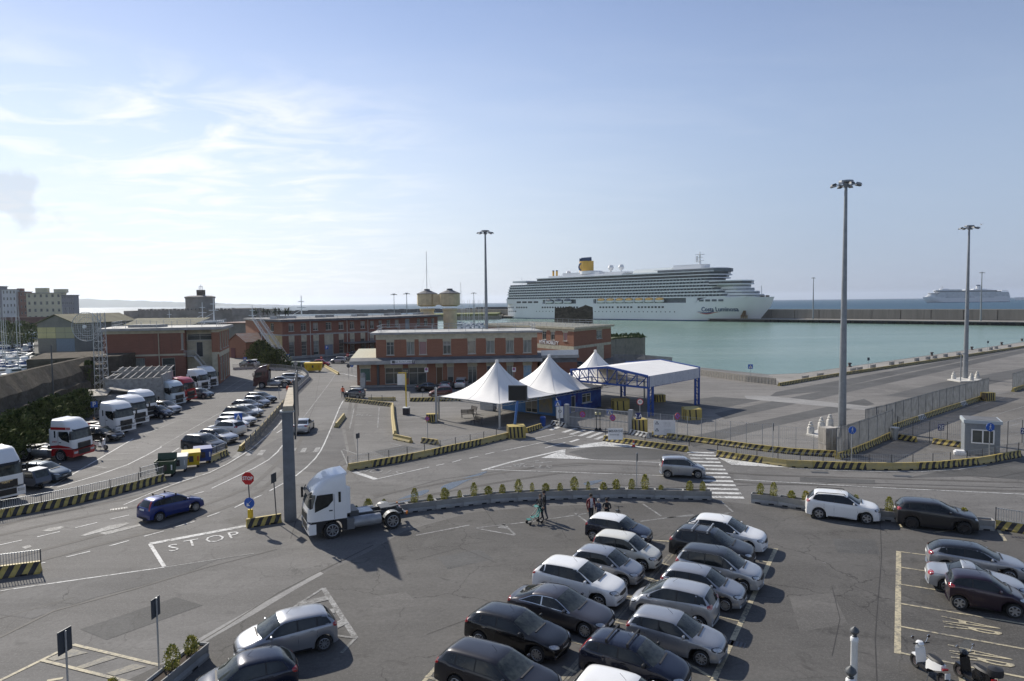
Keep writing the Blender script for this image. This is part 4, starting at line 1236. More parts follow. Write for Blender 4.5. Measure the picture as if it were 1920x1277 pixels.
# tents ------------------------------------------------------------
PVC = mat('white_pvc',(0.82,0.80,0.76),0.55,var=0.06,vscale=0.6)
U = Vector((6.6,7.35,0)).normalized();Vv = Vector((-U.y,U.x,0));S_ = 9.9
f0 = G(937,804);f0.z = 0
def tent(o,label,legs):
	t = thing('peaked_tent',label,'tent',(o.x,o.y,0),math.atan2(U.y,U.x))
	n = 16;V = [];zc,zp = 2.75,6.65;r0 = 0.035
	for j in range(n + 1):
		s = j / n;rr_ = r0 + (1 - r0) * (1 - s)
		q = 1 - s
		z = zc + (zp - zc) * (0.52 * (1 - q) ** 3.0 + 0.48 * (1 - q) ** 1.35 if False else (1 - q) ** 1.6 * 0.78 + 0.22 * (1 - q))
		for k in range(32):
			a = k / 32 * 4;e = int(a);f = a - e
			cs = ((-1,-1),(1,-1),(1,1),(-1,1));p,w = cs[e],cs[(e + 1) % 4]
			x = p[0] + (w[0] - p[0]) * f;y = p[1] + (w[1] - p[1]) * f
			# round off towards the mast
			L2 = math.hypot(x,y);mix_ = min(1,s * 1.3)
			x2 = x * (1 - mix_) + x / L2 * mix_;y2 = y * (1 - mix_) + y / L2 * mix_
			sag = 0.22 * math.sin(math.pi * f) * (1 - s) ** 2
			V.append((S_ / 2 * (1 + x2 * rr_),S_ / 2 * (1 + y2 * rr_),z + (0.05 * math.cos(math.pi * 2 * (f - .5)) * (1 - s)) + 0 * sag))
	mb = MB();mb.add(V,[(j * 32 + k,j * 32 + (k + 1) % 32,(j + 1) * 32 + (k + 1) % 32,(j + 1) * 32 + k) for j in range(n) for k in range(32)])
	mb.build('membrane',PVC,t,True)
	mb = MB();mb.lathe([(0,0.3),(0.18,.3),(0.2,0),(0.17,-.2)],10,(S_ / 2,S_ / 2,zp + .02));mb.build('mast_cap',PVC,t,True)
	sm = MB()
	for k in range(0,32,4):
		for j in range(n):
			a,b = V[j * 32 + k],V[(j + 1) * 32 + k]
			sm.bar((a[0],a[1],a[2] + .012),(b[0],b[1],b[2] + .012),.035,.02)
	sm = sm.build('seam',mat('seam_grey',(.62,.60,.56),.6),t)
	fr = MB()
	for a,b in (((0,0),(1,0)),((1,0),(1,1)),((1,1),(0,1)),((0,1),(0,0))):
		fr.bar((a[0] * S_,a[1] * S_,2.72),(b[0] * S_,b[1] * S_,2.72),0.07);fr.bar((a[0] * S_,a[1] * S_,2.45),(b[0] * S_,b[1] * S_,2.45),0.05)
		for k in range(17):
			p = (a[0] * S_ + (b[0] - a[0]) * S_ * k / 16,a[1] * S_ + (b[1] - a[1]) * S_ * k / 16)
			q = (a[0] * S_ + (b[0] - a[0]) * S_ * (k + 1) / 16,a[1] * S_ + (b[1] - a[1]) * S_ * (k + 1) / 16)
			if k < 16:
				fr.bar((*p,2.45 if k % 2 else 2.72),(*q,2.72 if k % 2 else 2.45),0.03)
	fr.build('truss_frame',STEEL,t)
	for a in legs:
		mb = MB();mb.cyl((a[0] * S_,a[1] * S_,0),(a[0] * S_,a[1] * S_,2.7),0.13,n=10);mb.build('leg',STEEL,t,True)
	return t
tent(f0,'white peaked tent nearest the road, above the benches',((0,0),(0,1)))
tent(f0 + U * S_,'middle of three white peaked tents, over the blue cabin',((0,1),(1,1)))
tent(f0 + U * S_ * 2.05,'farthest of three white peaked tents, behind the blue truss canopy',((0,1),(1,1),(1,0)))
# blue mural cabin under the middle tent
MUR = NG('mural_paint',0.6,0.3)
n1 = MUR.noise(0.45,3,0.5,MUR.mapping(loc=(3,1,2)),0.8)
cc = MUR.mix(MUR.rng(MUR.noise(0.8,5,.6),0.35,0.65),(0.025,0.04,0.19),(0.04,0.11,0.36))
cc = MUR.mix(MUR.rng(n1,0.60,0.62),cc,(0.03,0.02,0.14))
MUR.out(cc);MUR = MUR.m
MURY = mat('mural_ochre',(0.42,0.32,0.15),0.6,var=0.5,vscale=1.0,col2=(0.20,0.24,0.28))
MURB = mat('mural_light_blue',(0.05,0.16,0.42),0.6,var=0.4,vscale=1.2,col2=(0.10,0.25,0.5))
kc = f0 + U * S_ - Vv * 0.0
t = thing('mural_cabin','blue portable cabin painted with a mural beneath the white tents','cabin')
c1 = kc + U * 0.3 + Vv * 0.25;c2 = c1 + U * 9.6;c3 = c2 + Vv * 8.8;c4 = c1 + Vv * 8.8
xy = lambda p: (p.x,p.y)
facade(t,xy(c1),xy(c2),0,2.7,[(3.1,4.0,0.05,2.1,'dark'),(5.4,7.3,0.95,2.1,'two')],[(0,1.0,0,2.7,1)],[MUR,MUR,MUR],depth=0.12)
facade(t,xy(c4),xy(c1),0,2.7,[(4.0,5.9,0.1,2.2,'two')],[(0,3.6,0,2.7,2),(6.2,8.3,0.3,2.4,1)],[MURB,MURY,MURB],depth=0.12)
facade(t,xy(c2),xy(c3),0,2.7,[],[],[MUR,MUR,MUR]);facade(t,xy(c3),xy(c4),0,2.7,[],[],[MUR,MUR,MUR])
mb = MB();mb.prism([xy(c1),xy(c2),xy(c3),xy(c4)],2.5,2.55);mb.build('roof',STEELD,t)
q = c1 + Vector((0,0,0)) - Vv * 0.0
t = thing('corrugated_hoarding','grey corrugated metal hoarding closing the gap beside the sliding gate','hoarding',(c1.x,c1.y,0),math.atan2(-U.y,-U.x) + math.pi + R(-40))
hd = G(1050,801) - c1
t.rotation_euler = (0,0,math.atan2(hd.y,hd.x))
for k in range(int(hd.length / 0.25)):
	mb = MB();mb.box((0.125 + k * 0.25,0,1.2),(0.235,0.04 + .03 * (k % 2),2.4));mb.build('panel',STEEL,t)
# blue truss canopy ------------------------------------------------
BLS = mat('blue_steel',(0.022,0.075,0.30),0.45,0.1,var=0.25)
TZ = 4.85
v1 = Vector((15.1 * 1.0615,75.9 * 1.0615,0));v0 = Vector((7.2,84,0)) * 1.0615;v2 = Vector((23.4,85,0)) * 1.0615;v3 = v0 + (v2 - v1)
t = thing('truss_canopy','white vehicle canopy carried on blue lattice trusses behind the sliding gate','canopy')
ap0 = (v0 + v1) / 2;ap1 = (v3 + v2) / 2
Zv = lambda p,z: (p.x,p.y,z)
mb = MB()
mb.add([Zv(v0,TZ),Zv(ap0,TZ + .75),Zv(v1,TZ),Zv(v3,TZ),Zv(ap1,TZ + .75),Zv(v2,TZ)],[(0,1,4,3),(1,2,5,4)])
mb.build('roof_sheet',PVC,t)
FAS = mat('fascia_sheet',(0.55,0.55,0.58),0.6,var=0.15)
out = (v1 - v0).normalized() * 0.13
for k in range(8):
	a = v1.lerp(v2,k / 8) + out;b = v1.lerp(v2,(k + 1) / 8 - 0.003) + out
	mb = MB();mb.quad(Zv(a,TZ - 1.3),Zv(b,TZ - 1.3),Zv(b,TZ),Zv(a,TZ));mb.quad(Zv(b - out,TZ - 1.3),Zv(a - out,TZ - 1.3),Zv(a - out,TZ),Zv(b - out,TZ));mb.build('fascia_sheet',FAS,t)
for a,b,c in ((v0,ap0,v1),(v3,ap1,v2)):
	mb = MB()
	mb.bar(Zv(a,TZ),Zv(b,TZ + .73),0.26);mb.bar(Zv(b,TZ + .73),Zv(c,TZ),0.26);mb.bar(Zv(a,TZ - 1.35),Zv(c,TZ - 1.35),0.22)
	N_ = 8
	for k in range(N_ + 1):
		p = a.lerp(c,k / N_);zt_ = TZ + .73 * (1 - abs(2 * k / N_ - 1));mb.bar(Zv(p,TZ - 1.35),Zv(p,zt_),0.12)
		if k < N_:
			q = a.lerp(c,(k + 1) / N_);zq = TZ + .73 * (1 - abs(2 * (k + 1) / N_ - 1))
			if k < N_ / 2:
				mb.bar(Zv(p,zt_),Zv(q,TZ - 1.35),0.09)
			else:
				mb.bar(Zv(p,TZ - 1.35),Zv(q,zq),0.09)
	mb.build('truss',BLS,t)
for a,c in ((v0,v3),(v1,v2)):
	mb = MB();mb.bar(Zv(a,TZ - .1),Zv(c,TZ - .1),0.12);mb.bar(Zv(a,TZ - 1.3),Zv(c,TZ - 1.3),0.14)
	for k in range(14):
		p = a.lerp(c,k / 14);q = a.lerp(c,(k + 1) / 14);mb.bar(Zv(p,TZ - (.1 if k % 2 else 1.3)),Zv(q,TZ - (1.3 if k % 2 else .1)),0.06)
	mb.build('truss',BLS,t)
mb = MB()
for f in (0.33,.66):
	a = v0.lerp(v3,f);c = v1.lerp(v2,f);b = (a + c) / 2
	mb.bar(Zv(a,TZ - .1),Zv(b,TZ + .65),0.1);mb.bar(Zv(b,TZ + .65),Zv(c,TZ - .1),0.1);mb.bar(Zv(a,TZ - 1.3),Zv(c,TZ - 1.3),.08)
mb.build('truss',BLS,t)
for p,zb0 in ((v0,0),(v1,0),(v2,0),(v3,0)):
	for_ = (v1 - v0).normalized() if p in (v0,v3) else (v0 - v1).normalized()
	w_ = (v2 - v1).normalized() if p in (v0,v1) else (v1 - v2).normalized()
	a = p + w_ * 0.2;b = a + w_ * 0.95
	mb = MB();mb.bar(Zv(a,zb0),Zv(a,TZ),.27);mb.bar(Zv(b,zb0),Zv(b,TZ - 1.3),.27)
	nz = int((TZ - 1.3 - zb0) / 0.85)
	for k in range(nz):
		z = zb0 + .2 + k * .85
		mb.bar(Zv(a,z),Zv(b,z + .85),.07);mb.bar(Zv(a,z),Zv(b,z),.06)
	mb.build('post',BLS,t)
# ---------------------------------------------------------------- breakwater
SEAW = NG('breakwater_concrete',0.9,0.2)
cc = SEAW.mix(SEAW.rng(SEAW.noise(0.12,6,0.7,SEAW.mapping((1,1,0.15))),0.3,0.7),(0.33,0.30,0.255),(0.22,0.205,0.175))
cc = SEAW.mix(SEAW.rng(SEAW.noise(0.5,5,0.7,SEAW.mapping((1,1,0.1))),0.55,0.75,0,.5),cc,(0.10,0.095,0.085))
SEAW.out(cc);SEAW = SEAW.m
QDK = mat('quay_face_dark',(0.06,0.055,0.045),0.9,var=0.5,vscale=0.15)
t = thing('breakwater','long concrete breakwater with a tall wall across the far side of the harbour','breakwater')
def bwseg(o0,o1,z0,z1,m,nm,a=BWR,b=BWL):
	mb = MB();mb.prism([(a + nrm * o0).xy[:],(b + nrm * o0).xy[:],(b + nrm * o1).xy[:],(a + nrm * o1).xy[:]],z0,z1);return mb.build(nm,m,t)
bwseg(0,34,-6,-0.9,QDK,'quay_base');bwseg(-0.5,34,-0.9,-0.4,CONC_QUAY,'quay_deck')
# the wall is cast in long bays with joints
nb = 60
for k in range(nb):
	a = BWR.lerp(BWL,k / nb);b = BWR.lerp(BWL,(k + 1) / nb - 0.0004)
	if b.y > 1200:
		break
	bwseg(24,34,-0.4,6.3,SEAW,'wall_bay',a,b)
for k in range(24):
	a = BW[1].lerp(BW[3],k / 23 * 1.05 - .05) - nrm * 0.6
	mb = MB();mb.box((a.x,a.y,-1.9),(4.5,1.2,1.9),math.atan2(bdir.y,bdir.x));mb.build('fender_recess',DARKV,t)
# far mole on the left with dark rocks
t = thing('outer_mole','low dark rock mole on the horizon behind the marina','breakwater')
mb = MB();rnd = random.Random(5)
prev = None
a0_,a1_ = Vector((-560,1150,0)),Vector((-5,1250,0))
for k in range(80):
	p = a0_.lerp(a1_,k / 80);q = a0_.lerp(a1_,(k + 1) / 80);h = 3.6 + rnd.uniform(-.5,.6)
	mb.box(((p.x + q.x) / 2,(p.y + q.y) / 2,(h - 4) / 2),(8.2,26,h + 4),math.atan2((a1_ - a0_).y,(a1_ - a0_).x))
mb.box((-28,1110,2),(60,26,9),0.1)
mb.build('rock_bank',mat('dark_rock',(0.05,0.055,0.06),0.95,var=0.5,vscale=0.1),t)
struct(t)
t = thing('grass_mole','grass-topped mole seen between the water tower and the light mast','breakwater')
mb = MB();mb.prism([(-82,640),(-12,660),(-8,760),(-95,740)],-4,0.8);mb.build('stone_base',PALE,t)
mb = MB();mb.prism([(-80,645),(-14,664),(-12,745),(-90,730)],0.8,3.0);mb.build('turf',mat('turf',(0.16,0.18,0.05),0.95,var=0.4,vscale=0.1),t)
# ---------------------------------------------------------------- cars
def paint(name,col,metal=0.0,rough=0.35):
	return mat('paint_' + name,col,rough,metal,coat=0.7,spec=.35,var=0.04,vscale=1.5)
PW = paint('white',(0.80,0.80,0.785));PWC = paint('cream_white',(0.66,0.65,0.58));PS = paint('silver',(0.35,0.36,0.38),0.55,0.32)
PSL = paint('light_silver',(0.46,0.47,0.48),0.5,0.32);PG = paint('dark_grey',(0.075,0.072,0.08),0.5,0.3);PB = paint('black',(0.008,0.008,0.009),0.0,0.25)
PN = paint('navy',(0.012,0.016,0.032),0.2,0.25);PBL = paint('blue',(0.016,0.034,0.17),0.25,0.3);PDR = paint('dark_red',(0.09,0.012,0.015),0.3)
PR = paint('red',(0.42,0.015,0.02));PPU = paint('aubergine',(0.030,0.018,0.030),0.4,0.3);PBG = paint('blue_grey',(0.09,0.12,0.15),0.5)
PCH = paint('charcoal',(0.035,0.038,0.042),0.4,0.35);PMAR = paint('maroon',(0.055,0.012,0.014),0.2,0.3);PGR = paint('mid_grey',(0.16,0.165,0.17),0.5,0.35)
GLS = mat('car_glass',(0.010,0.012,0.013),0.03,spec=0.5,var=0.6,vscale=2.2,col2=(0.025,0.030,0.030))
GLSW = mat('windscreen_glass',(0.012,0.016,0.017),0.03,spec=0.5,var=0.7,vscale=3.0,col2=(0.075,0.086,0.080))
TRIM = mat('car_trim',(0.018,0.018,0.019),0.55)
LAMPR = mat('tail_lamp',(0.35,0.012,0.015),0.12,coat=1.0,var=0.3,vscale=12)
LAMPC = mat('head_lamp',(0.72,0.74,0.75),0.15,0.2,coat=1.0,var=0.5,vscale=12,col2=(0.30,0.32,0.34))
CHR = mat('chrome',(0.6,0.6,0.6),0.12,1.0)
ALLOY = mat('alloy_rim',(0.40,0.41,0.42),0.3,0.7)
ALLOYD = mat('dark_rim',(0.05,0.05,0.052),0.35,0.5)
TYRE = mat('tyre_rubber',(0.018,0.018,0.018),0.8)
PLATE = mat('number_plate',(0.70,0.70,0.68),0.5)
ORANGE = mat('indicator_orange',(0.6,0.2,0.02),0.3)
def chaikin(p,it=2,closed=False):
	for _ in range(it):
		q = [] if closed else [p[0]]
		m = len(p)
		for i in range(m if closed else m - 1):
			a,b = p[i],p[(i + 1) % m]
			q += [tuple(x * .75 + y * .25 for x,y in zip(a,b)),tuple(x * .25 + y * .75 for x,y in zip(a,b))]
		if not closed:
			q.append(p[-1])
		p = q
	return p
def interp(p,x):
	if x <= p[0][0]:
		return p[0][1]
	for a,b in zip(p[:-1],p[1:]):
		if x <= b[0]:
			return a[1] + (b[1] - a[1]) * (x - a[0]) / max(1e-6,b[0] - a[0])
	return p[-1][1]
_wheel = {}
def wheel_meshes(r,w,spokes,dark):
	k = (round(r,2),round(w,2),spokes,dark)
	if k in _wheel:
		return _wheel[k]
	mb = MB()
	mb.lathe([(r * 0.66,-w / 2 + .01),(r * 0.95,-w / 2),(r,-w / 2 + .03),(r,w / 2 - .03),(r * 0.95,w / 2),(r * 0.66,w / 2 - .01)],22,axis='y')
	ty = mb.build('tyre',TYRE,None,True)
	mb = MB()
	# outer side is -y
	mb.lathe([(r * 0.70,-w / 2 + .005),(r * 0.66,-w / 2 - .002),(r * .60,-w / 2 + .03),(r * .60,w / 2 - .02)],20,axis='y')
	for i in range(spokes):
		a = 2 * math.pi * i / spokes
		c,s = math.cos(a),math.sin(a)
		wd = r * (0.13 if spokes <= 6 else 0.07)
		p0 = (c * r * .1,s * r * .1);p1 = (c * r * .64,s * r * .64)
		nx,nz = -s * wd,c * wd
		y0,y1 = -w / 2 - .004,-w / 2 + .03
		mb.add([(p0[0] + nx,y0 + .01,p0[1] + nz),(p0[0] - nx,y0 + .01,p0[1] - nz),(p1[0] - nx * .8,y0,p1[1] - nz * .8),(p1[0] + nx * .8,y0,p1[1] + nz * .8),
				(p0[0] + nx,y1,p0[1] + nz),(p0[0] - nx,y1,p0[1] - nz),(p1[0] - nx,y1,p1[1] - nz),(p1[0] + nx,y1,p1[1] + nz)],
			[(0,1,2,3),(0,3,7,4),(1,5,6,2),(3,2,6,7)])
	mb.cyl((0,-w / 2 + .0,0),(0,-w / 2 + .05,0),r * .16,n=10)
	mb.lathe([(0,0.0),(r * .62,0.0)],14,(0,-w / 2 + 0.07,0),1,'y')
	rm = mb.build('rim',[ALLOYD if dark else ALLOY,BLKP],None,False)
	res = (ty.data,rm.data)
	bpy.data.objects.remove(ty);bpy.data.objects.remove(rm)
	_wheel[k] = res
	return res
def add_wheel(parent,x,y,r,w,spokes,dark,out=-1,name='wheel',steer=0.0):
	e = bpy.data.objects.new(name,None);COL.objects.link(e);e.parent = parent
	e.location = (x,y,r);e.rotation_euler = (0,0,steer + (0 if out < 0 else math.pi))
	t_,r_ = wheel_meshes(r,w,spokes,dark)
	put('tyre',t_,e);put('rim',r_,e)
	return e
def car(name,label,L,W,H,prof,belt,wb,fo,cowl,header,rroof,rbase,cab_w=0.72,wr=0.31,col=PW,roofcol=None,group=None,
		spokes=8,dark=False,dlo=None,tail='tall',lod=0,bars=None,cat='car',grille=True,plate=True,ra=None,steer=0.0,clad=False,chrome=False,pillars=None,extra=None):
	"""front at +x. prof: top centre line (x from the nose, z). belt: (x, z) window line."""
	t = thing(name,label,cat,(0,0,0),0,group)
	X = lambda s: L / 2 - s                      # distance from nose -> local x
	ra = ra or wr + 0.055
	P = chaikin([(s,z) for s,z in prof],2)
	# stations by arc length
	st = [P[0][0]]
	for a,b in zip(P[:-1],P[1:]):
		d = math.hypot(b[0] - a[0],b[1] - a[1]);k = max(1,int(d / (0.11 if lod == 0 else 0.22)))
		st += [a[0] + (b[0] - a[0]) * (i + 1) / k for i in range(k)]
	fa,rax = fo,fo + wb
	for c_ in (fa,rax):
		st = [s for s in st if abs(s - c_) > ra + .03]
		st += [c_ + ra * math.cos(math.pi * i / 10) for i in range(11)] + [c_ - ra - .012,c_ + ra + .012]
	for s in (cowl,header,rroof,rbase):
		st = [q for q in st if abs(q - s) > 0.018] + [s]
	st = sorted(set(round(s,4) for s in st))
	gc = 0.20 if not clad else 0.25
	hw = W / 2
	rows = []
	for s in st:
		zt = interp(P,s)
		zb = gc + 0.05 * max(0,1 - s / 0.5) + 0.06 * max(0,1 - (L - s) / 0.5)
		for c_ in (fa,rax):
			if abs(s - c_) <= ra + 1e-4:
				zb = max(zb,wr + math.sqrt(max(0,ra * ra - (s - c_) ** 2)))
		e = abs(2 * s / L - 1)
		w = hw * (1 - 0.115 * e ** 5)
		bz = min(interp(belt,s),zt - 0.035)
		incab = 0.0
		if s >= cowl and s <= rbase:
			incab = 1.0
			if s < header:
				incab = min(1,(s - cowl) / (header - cowl) * 1.15 + 0.02)
			elif s > rroof:
				incab = max(0.0,min(1,(rbase - s) / max(.05,rbase - rroof) * 1.2 + .15)) if tail != 'box' else 1.0
		wt = w * (0.86 * (1 - incab) + cab_w * incab * (W / 2) / w if False else 0.86 * (1 - incab) + cab_w * incab)
		edge = 0.035 + 0.045 * incab
		zb2 = min(zb,bz - 0.06)
		h = bz - zb2
		ze = max(zt - edge,bz + 0.004)
		sec = [(0.0,zb2 + .001),(0.80 * w,zb2),(0.955 * w,zb2 + 0.005),(0.985 * w,zb2 + 0.18 * h),(1.0 * w,zb2 + 0.45 * h),(0.995 * w,zb2 + 0.72 * h),(0.975 * w,zb2 + 0.93 * h),(0.945 * w,bz),
			(0.945 * w + (wt - 0.945 * w) * .5,bz + (ze - bz) * .52),(wt,ze),(wt * .90,zt - edge * .45),(wt * .6,zt - edge * .12),(wt * .3,zt - edge * .02),(0,zt)]
		rows.append((s,sec))
	def warp(s,y):
		q = abs(y) / hw
		if s < fo + .1:
			k = (1 - s / (fo + .1)) ** 1.5;return s + 0.20 * k * q ** 2.4 * min(1,fo / .8)
		if cowl - .05 < s < header + .25:
			k = 1 - abs((s - cowl) / (header + .25 - cowl));return s + 0.16 * max(0,k) * q ** 2
		if s > rax + ra:
			k = ((s - rax - ra) / (L - rax - ra)) ** 1.5;return s - 0.14 * k * q ** 2.4
		return s
	nS = 14
	V = [];ring = []
	for s,sec in rows:
		idx = []
		full = [(y,z) for y,z in sec] + [(-y,z) for y,z in sec[-2:0:-1]]
		for y,z in full:
			idx.append(len(V));V.append((X(warp(s,y)),y,z))
		ring.append(idx)
	m = len(ring[0])
	body = MB();groups = {'body': [],'ws': [],'rw': [],'under': [],'roof': []}
	for i in range(len(ring) - 1):
		s0,s1 = rows[i][0],rows[i + 1][0];sm = (s0 + s1) / 2
		for j in range(m):
			k = (j + 1) % m
			f = (ring[i][j],ring[i][k],ring[i + 1][k],ring[i + 1][j])
			jj = j if j < 13 else m - 1 - j       # mirror index of the segment
			g = 'body'
			if jj <= 1:
				g = 'under'
			elif jj >= 9 and cowl + 1e-3 < sm < header - 1e-3:
				g = 'ws'
			elif jj >= 9 and rroof + 1e-3 < sm < rbase - 1e-3:
				g = 'rw'
			elif jj >= 9 and header < sm < rroof:
				g = 'roof'
			groups[g].append(f)
	capf = [tuple(ring[0][::-1])];capr = [tuple(ring[-1])]
	def sub(name_,faces,m_,smooth=True,flip=False):
		used = sorted({i for f in faces for i in f});mp = {v: i for i,v in enumerate(used)}
		q = MB();q.add([V[i] for i in used],[tuple(mp[i] for i in (f[::-1] if flip else f)) for f in faces])
		return q.build(name_,m_,t,smooth)
	# end caps as strips across
	def cap(idx,fl):
		out_ = []
		for j in range(0,13):
			a,b = idx[j],idx[j + 1];c,d = idx[(m - j) % m],idx[(m - j - 1) % m]
			f = (a,b,d,c) if len({a,b,c,d}) == 4 else tuple(dict.fromkeys((a,b,d,c)))
			if len(f) >= 3:
				out_.append(f if fl else f[::-1])
		return out_
	bodyf = groups['body'] + (groups['roof'] if not roofcol else []) + cap(ring[0],True) + cap(ring[-1],False)
	bo = sub('body',bodyf,col)
	sub('underbody',groups['under'],TRIM,False)
	if roofcol:
		sub('roof',groups['roof'],roofcol)
	sub('windscreen',groups['ws'],GLSW)
	if groups['rw']:
		sub('rear_window',groups['rw'],GLS)
	bvh = BVHTree.FromPolygons(V,[f for g in groups.values() for f in g] + cap(ring[0],True) + cap(ring[-1],False))
	def decal(nm,poly,plane,m_,off=0.006,rnd_=2,rings=3,parent=None):
		"""poly in plane coordinates; plane: 'L','R' (x,z), 'F','B' (y,z), 'T' (x,y), or (origin,u,v,dir)"""
		if rnd_:
			poly = chaikin(poly,rnd_,True)
		# densify
		pp = []
		for i in range(len(poly)):
			a,b = poly[i],poly[(i + 1) % len(poly)]
			k = max(1,int(math.hypot(b[0] - a[0],b[1] - a[1]) / 0.12))
			pp += [(a[0] + (b[0] - a[0]) * q / k,a[1] + (b[1] - a[1]) * q / k) for q in range(k)]
		cx = sum(p[0] for p in pp) / len(pp);cy = sum(p[1] for p in pp) / len(pp)
		pts = []
		if isinstance(plane,str):
			o,u,v,d = {'L': (Vector((0,3,0)),Vector((1,0,0)),Vector((0,0,1)),Vector((0,-1,0))),'R': (Vector((0,-3,0)),Vector((1,0,0)),Vector((0,0,1)),Vector((0,1,0))),
						'F': (Vector((4,0,0)),Vector((0,1,0)),Vector((0,0,1)),Vector((-1,0,0))),'B': (Vector((-4,0,0)),Vector((0,1,0)),Vector((0,0,1)),Vector((1,0,0))),
						'T': (Vector((0,0,3)),Vector((1,0,0)),Vector((0,1,0)),Vector((0,0,-1)))}[plane]
		else:
			o,u,v,d = plane
		last = None
		for r_ in range(rings,-1,-1):
			q = r_ / rings
			for p in (pp if r_ else [(cx,cy)]):
				a = cx + (p[0] - cx) * q;b = cy + (p[1] - cy) * q
				src = o + u * a + v * b
				hit = bvh.ray_cast(src,d)
				if hit[0] is None:
					hit = bvh.find_nearest(src + d * 3)
					h_ = hit[0];n_ = -d
				else:
					h_ = hit[0];n_ = hit[1]
					if n_.dot(d) > 0:
						n_ = -n_
				pts.append(h_ + (n_ * .6 - d * .4).normalized() * off)
		n = len(pp);F = []
		for r_ in range(rings - 1):
			for i in range(n):
				F.append((r_ * n + i,r_ * n + (i + 1) % n,(r_ + 1) * n + (i + 1) % n,(r_ + 1) * n + i))
		c = rings * n
		for i in range(n):
			F.append(((rings - 1) * n + i,(rings - 1) * n + (i + 1) % n,c))
		# orientation
		a,b,c2 = pts[0],pts[1],pts[n]
		if (b - a).cross(c2 - a).dot(d) > 0:
			F = [f[::-1] for f in F]
		q = MB();q.add(pts,F)
		return q.build(nm,m_,parent or t,True)
	t['_x'] = 0
	del t['_x']
	# side glass
	zroof = lambda s: interp(P,s) - 0.095
	bl = lambda s: interp(belt,s) + 0.02
	if dlo is None:
		dlo = (cowl + 0.26,header + 0.06,rroof - 0.06,rroof + 0.08)
	f0,f1,r1,r0 = dlo
	if pillars is None:
		pillars = [header + 0.72,header + 1.52]
	pil = [p for p in pillars if p < r0 - .12]
	for side in 'LR':
		edges = [f0] + pil + [r0]
		for i in range(-1,len(edges) - 1):
			if i < 0:
				a,b = f0 - .03,r0 + .02
			else:
				a,b = edges[i] + (0.03 if i else 0.02),edges[i + 1] - (0.03 if i < len(edges) - 2 else 0.02)
			top = []
			nq = 14 if i < 0 else 6
			for q in range(nq + 1):
				s = a + (b - a) * q / nq
				z = zroof(s)
				if s < f1:
					z = bl(f0) + (zroof(f1) - bl(f0)) * max(0,(s - f0) / (f1 - f0)) ** .92
				if s > r1:
					z = bl(r0) + (zroof(r1) - bl(r0)) * max(0,(r0 - s) / max(.03,r0 - r1))
				top.append((s,max(z,bl(s) + .01)))
			g_ = .012 if i < 0 else -.012
			poly = [(X(b + (a - b) * q / 6),bl(b + (a - b) * q / 6) - g_) for q in range(7)] + [(X(s),z + g_) for s,z in top]
			decal('window_frame' if i < 0 else 'side_window',poly,side,(CHR if chrome else TRIM) if i < 0 else GLS,0.003 if i < 0 else 0.007,0,4 if i < 0 else 2)
	# wheels
	for x_,s_ in ((X(fa),1),(X(rax),0)):
		for y_,o_ in ((-hw + .11,-1),(hw - .11,1)):
			add_wheel(t,x_,y_,wr,0.205,spokes,dark,o_,steer=steer * s_)
	# lamps
	zf = interp(P,0.12)
	hl = (0.36,0.60)
	for sg in (1,-1):
		ang = R(38) * sg
		d = Vector((-math.cos(ang) * .9,-math.sin(ang) * .9,-.43)).normalized();u = Vector((-math.sin(ang),math.cos(ang),0));v_ = u.cross(d);v_ = v_ if v_.z > 0 else -v_
		pl = (-d * 4,u,v_,d)
		cx = (hw * .78 * math.cos(ang) - X(0.16) * math.sin(ang) * sg * sg)
		# centre of lamp in plane coords = dot(point,u)
		pc = Vector((X(0.17),sg * hw * .72,zf - .02));cu = pc.dot(u);zz = pc.dot(v_)
		decal('lamp_surround',[(cu - sg * .27,zz - .13),(cu + sg * .20,zz - .11),(cu + sg * .35,zz + .12),(cu - sg * .12,zz + .09)],pl,TRIM,0.006,2,3)
		decal('headlight',[(cu - sg * .22,zz - .10),(cu + sg * .16,zz - .07),(cu + sg * .30,zz + .10),(cu - sg * .10,zz + .06)],pl,LAMPC,0.014,2,3)
		ang = R(142) * sg
		d = Vector((-math.cos(ang),-math.sin(ang),0));o = -d * 4;u = Vector((-math.sin(ang),math.cos(ang),0))
		pc = Vector((X(L - .10),sg * hw * .84,0));cu = pc.dot(u)
		zt_ = interp(belt,L - .2)
		if tail == 'vert':
			decal('tail_light',[(cu - .07,zt_ - .20),(cu + .07,zt_ - .20),(cu + .06,zt_ + .32),(cu - .06,zt_ + .32)],(o,u,Vector((0,0,1)),d),LAMPR,0.008,2,3)
		else:
			decal('tail_light',[(cu - .17,zt_ - .13),(cu + .17,zt_ - .13),(cu + .19,zt_ + .02),(cu - .19,zt_ + .04)],(o,u,Vector((0,0,1)),d),LAMPR,0.008,2,2)
	if lod < 2:
		if grille:
			gz = zf - .15
			decal('grille',[(-hw * .40,gz - .09),(hw * .40,gz - .09),(hw * .48,gz + .07),(-hw * .48,gz + .07)],'F',TRIM,0.006,1,2)
		decal('air_intake',[(-hw * .66,.26),(hw * .66,.26),(hw * .56,.42),(-hw * .56,.42)],'F',TRIM,0.006,1,2)
		if plate:
			decal('number_plate',[(-.26,.44),(.26,.44),(.26,.54),(-.26,.54)],'F',PLATE,0.016,0,1)
			zp = interp(belt,L - .1) - .22
			decal('number_plate',[(-.26,zp),(.26,zp),(.26,zp + .11),(-.26,zp + .11)],'B',PLATE,0.012,0,1)
		decal('rear_bumper_trim',[(-hw * .7,.27),(hw * .7,.27),(hw * .66,.36),(-hw * .66,.36)],'B',TRIM,0.005,1,2)
